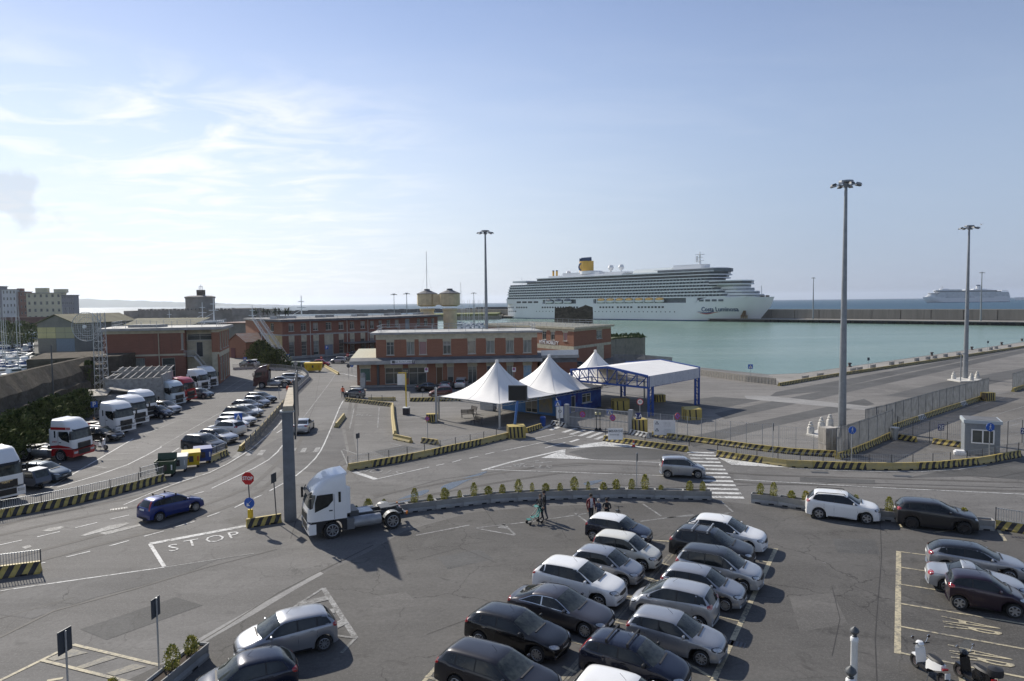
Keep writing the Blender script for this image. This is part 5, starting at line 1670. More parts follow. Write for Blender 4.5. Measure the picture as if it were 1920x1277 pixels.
	# mirrors
	for sg in (1,-1):
		q = MB();xm = X(cowl + .42)
		q.lathe([(0.0,-.09),(.07,-.07),(.085,0),(.07,.07),(0,.09)],10,(0,0,0),0,'y')
		mo_ = q.build('door_mirror',TRIM if clad or col in (PB,PN) else col,t,True)
		mo_.location = (xm,sg * (hw + .05),interp(belt,cowl + .42) + .09);mo_.scale = (0.75,1.1,0.9)
	# doors: seams and handles
	if lod == 0:
		for sg,side in ((1,'L'),(-1,'R')):
			zb_ = gc + .09
			for s in [cowl + .22] + pil[:1] + ([rax - ra * .7] if len(pil) > 1 else []):
				top_ = bl(s) - .01
				lo = zb_ if not (abs(s - rax) < ra + .02) else wr + ra
				decal('door_seam',[(X(s) - .006,lo),(X(s) + .006,lo),(X(s) + .006,top_),(X(s) - .006,top_)],side,TRIM,0.003,0,1)
			for s in [p - .22 for p in pil[:2]] if len(pil) > 1 else [min(r0 - .3,header + .75)]:
				z = bl(s) - .13
				decal('door_handle',[(X(s) - .09,z),(X(s) + .09,z),(X(s) + .09,z + .03),(X(s) - .09,z + .03)],side,CHR if col in (PG,PB) else col,0.022,1,1)
			a,b = fa + ra + .1,rax - ra - .1
			decal('sill',[(X(b),gc + .005),(X(a),gc + .005),(X(a),gc + .075),(X(b),gc + .075)],side,TRIM,0.004,0,1)
		q = MB();zc_ = interp(P,cowl - .02)
		q.box((X(cowl - .03),0,zc_ + .004),(.07,W * .5,.012));q.build('wiper_panel',TRIM,t)
		q = MB();q.cyl((X(header + .35),0,H - .005),(X(header + .55),0,H + .16),.006,n=5);q.build('aerial',TRIM,t)
	if clad:
		for c_ in (fa,rax):
			for sg,side in ((1,'L'),(-1,'R')):
				q = MB();Vv_ = []
				for k in range(13):
					a = math.pi * k / 12
					for rr_ in (ra - .002,ra + .07):
						x = X(c_) + rr_ * math.cos(a);z = wr + rr_ * math.sin(a)
						hit = bvh.ray_cast(Vector((x,sg * 3,z)),Vector((0,-sg,0)))
						yy = hit[0].y if hit[0] and abs(hit[0].y) > hw * .85 else sg * hw * .97
						Vv_.append((x,yy + sg * .012,z))
				q.add(Vv_,[(2 * k,2 * k + 1,2 * k + 3,2 * k + 2) for k in range(12)]);q.build('arch_trim',TRIM,t)
	if bars == 'rails' or bars == 'both':
		for sg in (1,-1):
			q = MB();y = sg * hw * cab_w * .93
			q.tube([(X(header + .15),y,interp(P,header + .15) - .06),(X(header + .25),y,interp(P,header + .25) + .03),(X(rroof - .25),y,interp(P,rroof - .25) + .03),(X(rroof - .1),y,interp(P,rroof - .1) - .05)],.022,6);q.build('roof_rail',TRIM if col is not PS else CHR,t)
	if bars in ('cross','both'):
		for s in (header + .35,header + 1.15):
			q = MB();z = interp(P,s) + .09;yy = hw * cab_w
			q.box((X(s),0,z),(.06,2 * yy + .05,.035))
			for sg in (1,-1):
				q.box((X(s),sg * yy,z - .06),(.09,.06,.13))
			q.build('roof_bar',STEEL if bars == 'both' else TRIM,t)
	if extra:
		extra(t,decal,X,P)
	return t
# side-on proportions of each kind (x from nose, z)
def hatch(L,H,nose=.70,cowlz=.98,k=1.0,cowl=.95,hdr=1.75,rr=None,hatchz=.98,lip=.62):
	rr = rr or L - .42
	return dict(L=L,H=H,prof=[(0,.45),(.02,.56),(.10,nose),(.40,nose + .12),(cowl,cowlz),(hdr,H - .035),(hdr + .55,H),(rr - .4,H - .02),(rr,H - .085),(L - .12,hatchz + .04),(L - .03,hatchz - .08),(L,lip),(L,.42)],
				belt=[(0,nose - .1),(.5,nose + .07),(cowl,cowlz - .07),(hdr,cowlz - .03),(L - .5,cowlz + .06),(L,cowlz + .02)],cowl=cowl,header=hdr,rroof=rr,rbase=L - .11)
def sedan(L,H,nose=.66,cowl=1.15,hdr=1.95,rr=3.15,deck=3.95,deckz=1.0,cowlz=.93):
	return dict(L=L,H=H,prof=[(0,.42),(.02,.52),(.10,nose),(.45,nose + .13),(cowl,cowlz),(hdr,H - .035),(hdr + .5,H),(rr,H - .06),(deck,deckz + .02),(L - .15,deckz),(L - .04,deckz - .1),(L,.6),(L,.40)],
				belt=[(0,nose - .1),(.5,nose + .06),(cowl,cowlz - .06),(hdr,cowlz - .02),(rr,cowlz + .05),(L,deckz - .06)],cowl=cowl,header=hdr,rroof=rr,rbase=deck)
CARS = {}
def mk(key,name,label,base,W,wb,fo,group=None,**kw):
	b = dict(base);b.update(kw)
	c = car(name,label,b.pop('L'),W,b.pop('H'),b.pop('prof'),b.pop('belt'),wb,fo,b.pop('cowl'),b.pop('header'),b.pop('rroof'),b.pop('rbase'),group=group,**b)
	CARS[key] = c
	return c
def place(o,x,y,deg):
	o.location = (x,y,0);o.rotation_euler = (0,0,R(deg))
	return o
LEFTG = 'cars in the near column of the car park'
RIGHTG = 'cars in the second column of the car park'
A_ = -29
place(mk('mini','parked_car','dark blue small hatchback with white roof at the top of the near column',hatch(3.82,1.42,.72,.97,cowl=.98,hdr=1.62,rr=3.45),1.70,2.47,.72,LEFTG,col=PN,roofcol=PW,cab_w=.80,spokes=6,pillars=[2.35,3.05]),6.06,38.75,A_)
place(mk('panda12','parked_car','cream white boxy small hatchback behind the silver three-door',hatch(3.65,1.55,.74,1.02,cowl=.82,hdr=1.5,rr=3.4,hatchz=1.05),1.64,2.30,.72,LEFTG,col=PWC,cab_w=.78,tail='vert',spokes=8),5.95,35.3,A_)
place(mk('yaris1','parked_car','silver three-door small hatchback between two white cars',hatch(3.64,1.50,.72,.98,cowl=.82,hdr=1.55,rr=3.2),1.66,2.37,.70,LEFTG,col=PS,cab_w=.76,pillars=[2.45]),4.64,33.35,A_)
place(mk('ix35','parked_car','white compact sport utility vehicle with red wrap-around tail lights',hatch(4.41,1.64,.84,1.10,cowl=1.12,hdr=1.98,rr=3.85,hatchz=1.12),1.82,2.64,.90,LEFTG,col=PW,cab_w=.75,wr=.34,clad=False,pillars=[2.9,3.65]),3.05,31.3,A_)
place(mk('giulia','parked_car','dark grey metallic four-door saloon with chrome window trim',sedan(4.64,1.43,rr=3.35,deck=4.2,hdr=2.15,cowl=1.32),1.86,2.82,.83,LEFTG,col=PG,cab_w=.76,wr=.33,spokes=10,pillars=[2.85],chrome=True,dlo=(1.55,2.2,3.3,3.9)),1.98,28.75,A_)
place(mk('a3black','parked_car','black five-door hatchback with a large chrome-framed grille',hatch(4.31,1.42,.72,.96,cowl=1.15,hdr=1.95,rr=3.75),1.76,2.58,.87,LEFTG,col=PB,cab_w=.74,wr=.325,spokes=10,pillars=[2.7,3.45]),.10,26.75,A_)
place(mk('wagon','parked_car','black estate car at the bottom of the near column',hatch(4.64,1.46,.74,.97,cowl=1.18,hdr=2.0,rr=4.15),1.80,2.70,.85,LEFTG,col=PG if False else paint('ink_black',(0.022,0.021,0.025),.3,.3),cab_w=.74,wr=.335,spokes=5,pillars=[2.8,3.6]),-.62,23.55,A_)
place(mk('epace','parked_car','white coupe-styled crossover at the top of the second column',hatch(4.4,1.62,.84,1.08,cowl=1.15,hdr=1.98,rr=3.75,hatchz=1.15),1.88,2.68,.86,RIGHTG,col=PW,cab_w=.73,wr=.36,clad=False,pillars=[2.85,3.6]),11.93,37.7,A_)
place(mk('korando','parked_car','dark sport utility vehicle with two silver roof bars',hatch(4.41,1.67,.86,1.10,cowl=1.1,hdr=1.95,rr=3.9,hatchz=1.12),1.83,2.65,.88,RIGHTG,col=PCH,cab_w=.76,wr=.35,bars='both',clad=True,pillars=[2.85,3.6]),10.51,35.6,A_)
place(mk('500l','parked_car','silver people carrier with a dark grey roof',hatch(4.15,1.66,.84,1.06,cowl=.9,hdr=1.72,rr=3.75,hatchz=1.1),1.78,2.61,.80,RIGHTG,col=PSL,roofcol=PCH,cab_w=.78,wr=.32,spokes=12,pillars=[1.75,2.6,3.4]),10.03,32.75,A_)
place(mk('ypsilon','parked_car','silver five-door hatchback with rounded nose behind the tall silver people carrier',hatch(3.84,1.51,.76,1.02,cowl=.92,hdr=1.62,rr=3.4),1.67,2.39,.76,RIGHTG,col=PS,cab_w=.75,spokes=12,pillars=[2.35,3.0]),8.67,30.75,A_)
place(mk('aclass','parked_car','silver one-box hatchback parked the opposite way to its neighbours',hatch(3.78,1.58,.74,1.06,cowl=.62,hdr=1.5,rr=3.35,hatchz=1.0),1.72,2.42,.72,RIGHTG,col=PSL,cab_w=.75,spokes=7,pillars=[2.2,3.0]),6.95,29.1,A_ + 180)
place(mk('polo','parked_car','silver five-door hatchback at the near end of the bay line',hatch(3.9,1.46,.74,.98,cowl=1.02,hdr=1.75,rr=3.5),1.65,2.46,.78,RIGHTG,col=PS,cab_w=.76,spokes=9,pillars=[2.45,3.15]),6.36,26.25,A_)
place(mk('puntoblk','parked_car','black hatchback with black roof bars and tall red tail lights',hatch(4.03,1.48,.74,1.02,cowl=.98,hdr=1.72,rr=3.6),1.69,2.51,.80,RIGHTG,col=PN,cab_w=.75,tail='vert',bars='cross',pillars=[2.4,3.15]),4.36,24.25,A_)
place(mk('whitefront','parked_car','white hatchback cut off by the bottom edge of the view',hatch(3.95,1.46,.74,1.0,cowl=1.0,hdr=1.7,rr=3.55),1.70,2.46,.78,RIGHTG,col=PW,cab_w=.76,pillars=[2.4,3.15]),3.66,21.6,A_)
CG = 'cars in the bays at the right edge'
place(mk('a3silver','parked_car','silver five-door hatchback with a dark glass roof',hatch(4.31,1.42,.72,.96,cowl=1.15,hdr=1.95,rr=3.75),1.78,2.6,.87,CG,col=PS,roofcol=PB,cab_w=.74,wr=.325,spokes=10,pillars=[2.7,3.45]),23.15,33.6,A_ + 2)
place(mk('slk','parked_car','silver two-seat coupe with a small hard top',sedan(4.0,1.28,.62,1.4,2.0,2.55,3.1,.90,.86),1.72,2.40,.78,CG,col=PSL,cab_w=.72,spokes=6,dlo=(1.68,2.05,2.5,2.95),pillars=[]),21.65,31.45,A_ + 2)
place(mk('iq','parked_car','very short aubergine city car with six-spoke wheels',hatch(2.99,1.50,.80,1.03,cowl=.62,hdr=1.3,rr=2.72,hatchz=1.1),1.68,2.0,.53,CG,col=PPU,cab_w=.76,spokes=6,pillars=[2.05]),20.95,29.75,A_ + 3)
PGp = 'cars parked beside the concrete planters'
place(mk('duster','parked_car','white off-road estate with black roof rails beside the planters',hatch(4.32,1.66,.90,1.12,cowl=1.12,hdr=1.85,rr=3.8,hatchz=1.12),1.82,2.67,.83,PGp,col=PW,cab_w=.76,wr=.35,bars='rails',clad=False,spokes=5,pillars=[2.65,3.4]),20.72,42.4,-24)
place(mk('evoque','parked_car','black low-roofed sport utility vehicle with black wheels',hatch(4.37,1.62,.94,1.16,cowl=1.15,hdr=1.95,rr=3.95,hatchz=1.2),1.95,2.66,.85,PGp,col=paint('matt_black',(0.018,0.018,0.02),0,.35),cab_w=.72,wr=.37,dark=True,pillars=[2.85,3.65],spokes=10),25.4,40.45,-24)
place(mk('yaris3','parked_car','silver hatchback with V-shaped tail lights beside the hatched triangle',hatch(3.95,1.5,.74,1.0,cowl=.88,hdr=1.65,rr=3.5,hatchz=1.02),1.70,2.51,.78,None,col=PS,cab_w=.76,pillars=[2.3,3.05],spokes=9),-9.15,26.6,207)
place(mk('f500','parked_car','dark navy rounded small car beside the planter box',hatch(3.55,1.49,.74,.98,cowl=.85,hdr=1.5,rr=3.0,hatchz=1.0),1.63,2.3,.68,None,col=PN,cab_w=.74,pillars=[2.4]),-9.5,23.35,205)
place(mk('panda03','driving_car','silver boxy hatchback driving onto the zebra crossing',hatch(3.54,1.55,.76,1.02,cowl=.8,hdr=1.45,rr=3.35,hatchz=1.05),1.58,2.30,.68,None,col=PS,cab_w=.80,tail='vert',bars='rails',pillars=[2.15,2.9]),13.3,53.05,-7)
place(mk('punto_blue','driving_car','royal blue hatchback with roof bar feet driving up the road',hatch(4.03,1.48,.74,1.0,cowl=.98,hdr=1.72,rr=3.6),1.69,2.51,.80,None,col=PBL,cab_w=.75,tail='vert',spokes=10,pillars=[2.4,3.15],bars='cross'),-22.65,44.5,58)
place(mk('saloon','driving_car','silver saloon driving away up the road beyond the tall grey pier',sedan(4.5,1.43),1.75,2.72,.80,None,col=PSL,cab_w=.75,pillars=[2.7],dlo=(1.45,2.1,3.1,3.6)),-22.9,74.0,96)
# middle-distance and far cars: fewer parts, copies with their own paint
def far(src,x,y,deg,label,col=None,group=None,name='parked_car'):
	s = CARS[src]
	rc = None
	if col is not None:
		base = [c for c in s.children if c.name.startswith('body')][0].data.materials[0]
		rc = {base.name: col}
	o = dup(s,(x,y,0),R(deg),label,group,rc)
	o.name = name
	if group is None and 'group' in o:
		del o['group']
	return o
mk('kuga','parked_car','dark slate sport utility vehicle nearest the waste containers',hatch(4.44,1.68,.86,1.10,cowl=1.05,hdr=1.9,rr=3.95,hatchz=1.12),1.84,2.69,.90,'cars along the panelled barrier',col=PBG,cab_w=.75,wr=.35,pillars=[2.8,3.6])
place(CARS['kuga'],-29.3,64.1,-22)
paint_sl = paint('slate',(0.035,0.042,0.055),.4)
for c in CARS['kuga'].children:
	if c.name.startswith('body') or c.name.startswith('door_mirror'):
		c.data.materials[0] = paint_sl
def gxy(px,py):
	p = G(px,py);return p.x,p.y
FG = 'cars along the panelled barrier'
FR = [('a3silver',409,829,-22,'silver low hatchback directly behind the slate sport utility vehicle',PSL),('duster',425,816,158,'white hatchback facing away from the barrier, third from the containers',PW),
	('polo',436,805,-22,'white small car, fourth in the row from the containers',PW),('wagon',446,796,-22,'white estate car with red tail lights, fifth from the containers',PW),
	('korando',452,787,-22,'long dark grey off-roader beside the pedestrian sign',PCH),('polo',466,780,-22,'white hatchback nosing out beyond the long grey off-roader',PW),
	('a3silver',465,769,-22,'black hatchback, third from the top of the row',PB),('ypsilon',482,762,-22,'silver hatchback, second from the top of the row',PS),('wagon',490,754,-22,'black estate car at the top of the row by the barrier end',PB)]
for s,px,py,h,lb,c in FR:
	x,y = gxy(px,py);far(s,x,y,h,lb,c,FG)
for s,px,py,h,lb,c,g in [
	('puntoblk',84,900,-12,'dark blue-grey hatchback parked beside the tiny three-wheeled van',PBG,None),('a3black',192,826,-10,'dark saloon tucked between the striped lorry and a white lorry',PB,None),
	('500l',310,775,-15,'silver people carrier parked between the white lorries',PS,None),('panda12',296,783,-10,'dark small car wedged beside the silver people carrier',PN,None),
	('yaris3',376,746,-15,'pale blue-grey car nosing out beyond the red lorry',PBG,None),
	('saloon',528,721,10,'silver car right behind the maroon lorry',PS,None),('wagon',551,714,-10,'white estate car parked beyond the maroon lorry',PSL,None),
	('duster',463,688,140,'dark grey off-roader parked by the low striped kerb',PCH,None),('kuga',478,687,100,'white hatchback parked under the palm bushes',PW,None),
	('yaris1',436,667,-20,'white car half hidden beyond the brick workshop',PW,None),
	('panda03',604,687,0,'red hatchback parked behind the yellow containers',PR,None),('giulia',583,690,10,'dark saloon parked behind the dark waste containers',PN,None),
	('panda12',634,681,180,'silver small off-roader in front of the long brick building',PSL,None),
	('duster',659,677,170,'grey van-like car under the canopy roof',PGR,'cars under the canopy roof'),('korando',668,671,10,'dark car in the shade at the left of the canopy',PCH,'cars under the canopy roof'),
	('polo',683,672,0,'silver hatchback in the middle of the canopy row',PS,'cars under the canopy roof'),('ypsilon',697,670,0,'white hatchback at the right of the canopy row',PW,'cars under the canopy roof'),
	('iq',665,746,160,'grey-green small car behind the orange-vested attendant',PGR,None),
	('giulia',806,733,20,'black saloon parked before the bar door',PB,None),('a3silver',838,728,85,'grey estate car parked before the bar, left of the pickup',PS,None),
	('korando',866,727,85,'silver pickup-like off-roader facing the bar building',PSL,None),('panda03',826,744,190,'dark red estate car behind the striped kerb by the bar',PDR,None),
	('wagon',1086,690,10,'dark car seen between the white tents and the mobility building',PCH,None)]:
	x,y = gxy(px,py);far(s,x,y,h,lb,c,g)
# ---------------------------------------------------------------- articulated lorry tractors
def tractor(label,col,L=6.0,Hc=3.75,roof='aero',lower=None,visor=True,stripe=None,group=None,spoiler=None,letter=None,grillec=None,cabd=2.25,tint=None):
	t = thing('lorry_tractor',label,'lorry',(0,0,0),0,group)
	XF = L / 2;hw = 1.25;zf = 1.15
	low = lower or col
	# cab shell from horizontal slices: (z, nose setback, rear setback, half width)
	top = Hc
	if roof == 'aero':
		sl = [(zf,.0,0,1.0),(1.35,.0,0,1.0),(1.75,.03,0,1.0),(1.95,.06,0,1.0),(2.2,.13,0,.985),(2.5,.22,0,.975),(2.72,.26,0,.965),(2.92,.36,0,.955),(3.10,.50,0,.94),(3.28,.68,0,.92),(top - .26,.92,0,.90),(top - .1,1.22,.0,.86),(top,1.65,.02,.80)]
	else:
		sl = [(zf,.0,0,1.0),(1.35,.0,0,1.0),(1.75,.02,0,1.0),(1.95,.05,0,1.0),(2.2,.10,0,.985),(2.5,.17,0,.975),(2.72,.22,0,.97),(2.9,.30,0,.96),(3.1,.42,0,.95),(3.3,.62,0,.93),(top - .15,.85,0,.90),(top - .03,1.1,.02,.86),(top,1.4,.05,.80)]
	V = [];ring = []
	for z,nb,rb,wf in sl:
		w = hw * wf;xf = XF - nb;xr = XF - cabd + rb
		pts = [(xr,-w),((xr + xf) / 2 - .3,-w),(xf - .42,-w),(xf - .22,-w * .985),(xf - .08,-w * .9),(xf - .02,-w * .75),(xf,-w * .35),(xf,0)]
		pts += [(x,-y) for x,y in pts[-2::-1]]
		idx = []
		for x,y in pts:
			idx.append(len(V));V.append((x,y,z))
		ring.append(idx)
	m = len(ring[0]);bf,wsf = [],[]
	wi0,wi1 = 3,6
	for i in range(len(sl) - 1):
		for j in range(m):
			k = (j + 1) % m
			f = (ring[i][j],ring[i][k],ring[i + 1][k],ring[i + 1][j])
			(wsf if wi0 <= i < wi1 and 3 <= j <= m - 5 else bf).append(f)
	bf.append(tuple(ring[-1]));bf.append(tuple(ring[0][::-1]))
	def sub(nm,faces,m_,sm=True):
		used = sorted({i for f in faces for i in f});mp = {v: i for i,v in enumerate(used)}
		q = MB();q.add([V[i] for i in used],[tuple(mp[i] for i in f) for f in faces]);return q.build(nm,m_,t,sm)
	sub('cab',bf,col);sub('windscreen',wsf,GLSW)
	hwz = lambda z: hw * interp([(s[0],s[3]) for s in sl],z)
	nb_ = lambda z: interp([(s[0],s[1]) for s in sl],z)
	for sg in (1,-1):
		# side window
		q = MB();P_ = [(XF - .40,1.72),(XF - 1.15,1.98),(XF - 1.46,2.3),(XF - 1.46,2.70),(XF - .55,2.70),(XF - .42,2.3)]
		q.add([(x,sg * (hwz(z) + .022),z) for x,z in P_],[tuple(range(6)) if sg < 0 else tuple(range(5,-1,-1))]);q.build('side_window',GLS,t)
		q = MB();q.box((XF - 1.85,sg * (hwz(2.4) + .004),2.45),(.14,.02,.62));q.build('rear_side_window',GLS,t)
		q = MB();q.box((XF - 1.52,sg * (hw + .004),1.92),(.015,.012,1.5));q.build('door_seam',TRIM,t)
		q = MB();q.box((XF - 1.32,sg * (hw + .012),1.72),(.2,.03,.06));q.build('door_handle',TRIM,t)
		# mirrors on arms
		q = MB();q.box((XF - .12,sg * (hw + .2),2.32),(.12,.1,.62));q.bar((XF - .3,sg * (hw - .02),2.58),(XF - .12,sg * (hw + .2),2.58),.04);q.bar((XF - .3,sg * (hw - .02),2.06),(XF - .12,sg * (hw + .2),2.08),.04);q.build('door_mirror',TRIM if col is not PMAR else col,t)
		# lower side: wheel arch and steps
		q = MB();n = 12;ra_ = .62;xc = XF - 1.4
		prev_ = None;pts = []
		for k in range(n + 1):
			a = math.pi * k / n;pts.append((xc + ra_ * math.cos(a),.52 + ra_ * math.sin(a)))
		# panel around the arch between the bumper and the step box
		outer = [(XF - .12,.40),(XF - .06,1.15)] + [(XF - .06 - (cabd - .06) * k / 10,1.155) for k in range(1,11)] + [(XF - cabd,.42)]
		arch = pts
		A_in = [(min(XF - .12,p[0]),max(.42,p[1])) for p in arch]
		A_out = []
		for k,p in enumerate(arch):
			f = k / n
			if f < .2: A_out.append((XF - .08,.40 + (1.15 - .40) * f / .2))
			elif f < .8: A_out.append((XF - .08 + (-cabd + .08) * (f - .2) / .6,1.155))
			else: A_out.append((XF - cabd,1.155 - (1.155 - .42) * (f - .8) / .2))
		for yy,dr in ((sg * hw,1),(sg * (hw - .38),-1)):
			b = len(q.v);q.v += [(x,yy,z) for x,z in A_in] + [(x,yy,z) for x,z in A_out]
			for k in range(n):
				f = (b + k,b + k + 1,b + n + 1 + k + 1,b + n + 1 + k)
				q.f.append(f if (sg * dr) > 0 else f[::-1]);q.m.append(0)
		b = len(q.v);q.v += [(x,sg * hw,z) for x,z in A_in] + [(x,sg * (hw - .38),z) for x,z in A_in]
		for k in range(n):
			q.f.append((b + k,b + k + 1,b + n + 2 + k,b + n + 1 + k));q.m.append(0)
		q.build('wheel_arch',low if low is not col else (TRIM if roof == 'aero' and lower is None and stripe is None else low),t)
		q = MB();q.box((XF - .25,sg * (hw - .17),.72),(.42,.36,.62));q.build('bumper_corner',low,t)
		q = MB();q.box((XF - .035,sg * (hw - .28),.80),(.06,.42,.2));q.build('headlight',LAMPC,t)
	q = MB();q.box((XF - .2,0,.72),(.36,1.8,.6));q.build('bumper',low,t)
	q = MB();q.box((XF + .012,0,1.38),(.03,1.5,.5));q.box((XF - .005,0,.78),(.03,1.35,.42));q.build('grille',grillec or TRIM,t)
	q = MB();q.box((XF + .03,0,1.60),(.02,.9,.05));q.build('grille_trim',CHR,t)
	if visor:
		q = MB();z = 2.80;x = XF - nb_(z) + .12
		q.add([(x - .12,-1.05,z - .02),(x + .10,-.85,z - .12),(x + .12,0,z - .12),(x + .10,.85,z - .12),(x - .12,1.05,z - .02),(x - .12,-1.05,z + .1),(x - .02,-.85,z + .04),(x,0,z + .04),(x - .02,.85,z + .04),(x - .12,1.05,z + .1)],
			[(0,5,6,1),(1,6,7,2),(2,7,8,3),(3,8,9,4)]);q.build('sun_visor',TRIM,t)
	q = MB();q.box((XF - 1.35,0,3.30 if roof != 'aero' else 3.42),(.55,.8,.10),0,0,Matrix.Rotation(-.45 if roof == 'aero' else -.2,3,'Y'));q.build('roof_hatch',PSL,t)
	if spoiler != 'none':
		for sg in (1,-1):
			q = MB();q.add([(XF - cabd + .5,sg * 1.02,Hc - .45),(XF - cabd - .25,sg * 1.12,Hc - .8),(XF - cabd - .25,sg * 1.12,1.4),(XF - cabd + .0,sg * 1.24,1.4),(XF - cabd,sg * 1.18,Hc - .9)],[(0,1,2,3,4) if sg > 0 else (4,3,2,1,0)])
			q.build('side_deflector',col,t)
		q = MB();q.add([(XF - cabd + .5,-.92,Hc - .04),(XF - cabd + .5,.92,Hc - .04),(XF - cabd - .1,.9,Hc + .06),(XF - cabd - .1,-.9,Hc + .06),(XF - cabd - .1,.95,Hc - .1),(XF - cabd - .1,-.95,Hc - .1)],
						[(0,1,2,3),(1,4,2),(0,3,5),(2,4,5,3)]);q.build('roof_spoiler',tint or col,t)
	# chassis
	q = MB()
	for sg in (1,-1):
		q.box((-.35,sg * .42,.92),(L - 1.2,.08,.26))
	for x in (-2.6,-1.9,-1.0,0.0):
		q.box((x,0,.9),(.1,.84,.18))
	q.box((-L / 2 + .2,0,.8),(.12,1.9,.16));q.box((.25,0,1.1),(.55,1.5,.5));q.box((-.6,0,1.06),(.8,.8,.03))
	q.build('chassis',STEELD,t)
	q = MB();q.box((-.35,0,1.1),(1.2,.95,.05));q.build('deck_plate',STEEL,t)
	q = MB();xw = -L / 2 + 1.05
	q.prism([(xw + .55,-.45),(xw + .55,.45),(xw - .1,.48),(xw - .62,.30),(xw - .62,.10),(xw - .1,.03),(xw - .1,-.03),(xw - .62,-.10),(xw - .62,-.30),(xw - .1,-.48)],1.12,1.2)
	q.build('coupling_plate',STEELD,t)
	for sg in (1,-1):
		q = MB();q.lathe([(.0,-.02),(.34,0),(.36,.04),(.36,1.66),(.34,1.7),(0,1.72)],12,axis='y')
		tk = q.build('fuel_tank',mat('tank_aluminium',(.34,.35,.36),.5,.4,var=.2),t,True);tk.rotation_euler = (0,0,-math.pi / 2);tk.location = (-1.30,sg * .88,.72);tk.scale = (.95,1,.95)
		q = MB();q.box((.62,sg * .95,.72),(.55,.5,.62));q.build('step_box',mat('checker_plate',(.25,.26,.27),.4,.6,var=.3,vscale=30),t)
		# rear mudguard
		q = MB();n = 8
		a0,a1 = R(25),R(155)
		Vq = []
		for k in range(n + 1):
			a = a0 + (a1 - a0) * k / n
			for y in (.78,1.24):
				Vq.append((xw + .60 * math.cos(a),sg * y,.52 + .60 * math.sin(a)))
		q.add(Vq,[((2 * k,2 * k + 1,2 * k + 3,2 * k + 2) if sg > 0 else (2 * k + 2,2 * k + 3,2 * k + 1,2 * k)) for k in range(n)]);q.build('mudguard',mat('grey_plastic',(.22,.23,.23),.5),t)
		q = MB();q.box((-L / 2 + .1,sg * .75,.78),(.06,.4,.14));q.build('tail_light',LAMPR,t)
		q = MB();q.box((-L / 2 + .13,sg * 1.08,.9),(.1,.1,.16));q.build('side_lamp',ORANGE,t)
		add_wheel(t,XF - 1.4,sg * (hw - .17),.51,.32,8,False,sg)
		add_wheel(t,xw,sg * (hw - .32),.51,.58,8,False,sg)
	q = MB();q.box((XF - cabd - .12,0,2.0),(.12,1.9,1.5));q.build('cab_back_frame',STEELD,t)
	if stripe == 'redwhite':
		SR = mat('paint_lorry_red',(.42,.015,.02),.35,coat=1)
		for sg in (1,-1):
			q = MB();f = (lambda *a: a) if sg < 0 else (lambda *a: a[::-1])
			z0,z1 = 2.86,3.08
			q.add([(XF - .75,sg * (hwz(z0) + .012),z0),(XF - cabd,sg * (hwz(z0) + .012),z0),(XF - cabd,sg * (hwz(z1) + .02),z1 + .02),(XF - .75,sg * (hwz(z1) + .02),z1)],[f(0,3,2,1)])
			q.add([(XF - .05,sg * (hw + .012),1.2),(XF - cabd,sg * (hw + .012),1.2),(XF - cabd,sg * (hw + .012),1.42),(XF - 1.5,sg * (hw + .012),1.5),(XF - .5,sg * (hw + .012),1.36)],[f(0,4,3,2,1)])
			q.build('stripe',SR,t)
			for k in range(4):
				q = MB();q.box((XF - .66 + k * .1,sg * (hwz(2.95) + .006),2.97),(.05,.02,.22));q.build('chevron_mark',SR,t)
		text('lettering','SMET',.22,SR,t,frame((XF - 1.85,-hw - .02,1.78),(1,0,0),(0,0,1)),.004)
	if stripe == 'blue':
		SB = mat('paint_lorry_blue',(.03,.11,.45),.35,coat=1)
		for sg in (1,-1):
			q = MB();f = (lambda *a: a) if sg < 0 else (lambda *a: a[::-1])
			q.add([(XF - .42,sg * (hw + .012),1.95),(XF - .42,sg * (hw + .012),1.3),(XF - 1.0,sg * (hw + .012),1.5),(XF - 1.0,sg * (hw + .012),1.8)],[f(0,3,2,1)]);q.build('stripe',SB,t)
		text('lettering','N',.42,SB,t,frame((XF - .50,0,3.0),(0,1,0),(-.8,0,.6)),.004)
	if letter:
		s_,z_,m_ = letter
		text('lettering',s_,.2,m_,t,frame((XF + .032,0,z_),(0,1,0),(0,0,1)),.004,1.1)
	return t
T_near = tractor('large white lorry tractor without trailer, standing in the foreground beside the grey pier',PW,6.1,3.75)
place(T_near,-9.72,41.3,206)
T2 = tractor('white and red striped lorry tractor in front of the bushes',PW,6.1,3.7,'flat',PR,stripe='redwhite');place(T2,-41.95,61.8,-8)
LG = 'lorry tractors parked along the old rampart'
T3 = tractor('white lorry tractor behind the striped one, nearest of the plain white lorries',PW,5.9,3.55,'flat',group=LG);place(T3,-44.4,73.8,-18)
def lorry(src,x,y,h,label,rc=None):
	o = dup(src,(x,y,0),R(h),label,LG,rc);o.name = 'lorry_tractor';return o
lorry(T3,-45.5,78.6,-18,'white lorry tractor second from the striped one in the row')
lorry(T3,-47.0,83.6,-18,'white lorry tractor third in the row, beside the silver people carrier')
lorry(T3,-48.5,93.8,-15,'pale bluish-white lorry tractor standing left of the red one',{PW.name: paint('ice_white',(.62,.68,.70))})
lorry(T3,-48.9,98.0,-15,'bright red lorry tractor between white ones',{PW.name: PR})
T8 = tractor('white lorry tractor right of the red one',PW,5.9,3.7,'flat',group=LG);place(T8,-51.8,108.9,-15)
lorry(T8,-52.5,113.6,-15,'white lorry tractor farthest along the row by the brick workshop')
T10 = tractor('maroon lorry tractor parked facing the brick workshop',PMAR,6.1,3.75,tint=PMAR,lower=PMAR);place(T10,-40.0,113.7,190)
T1 = tractor('white lorry with blue markings cut off by the left edge of the view',PW,6.0,3.8,'flat',stripe='blue',letter=('MAN',1.5,CHR));place(T1,-38.4,49.0,-30)
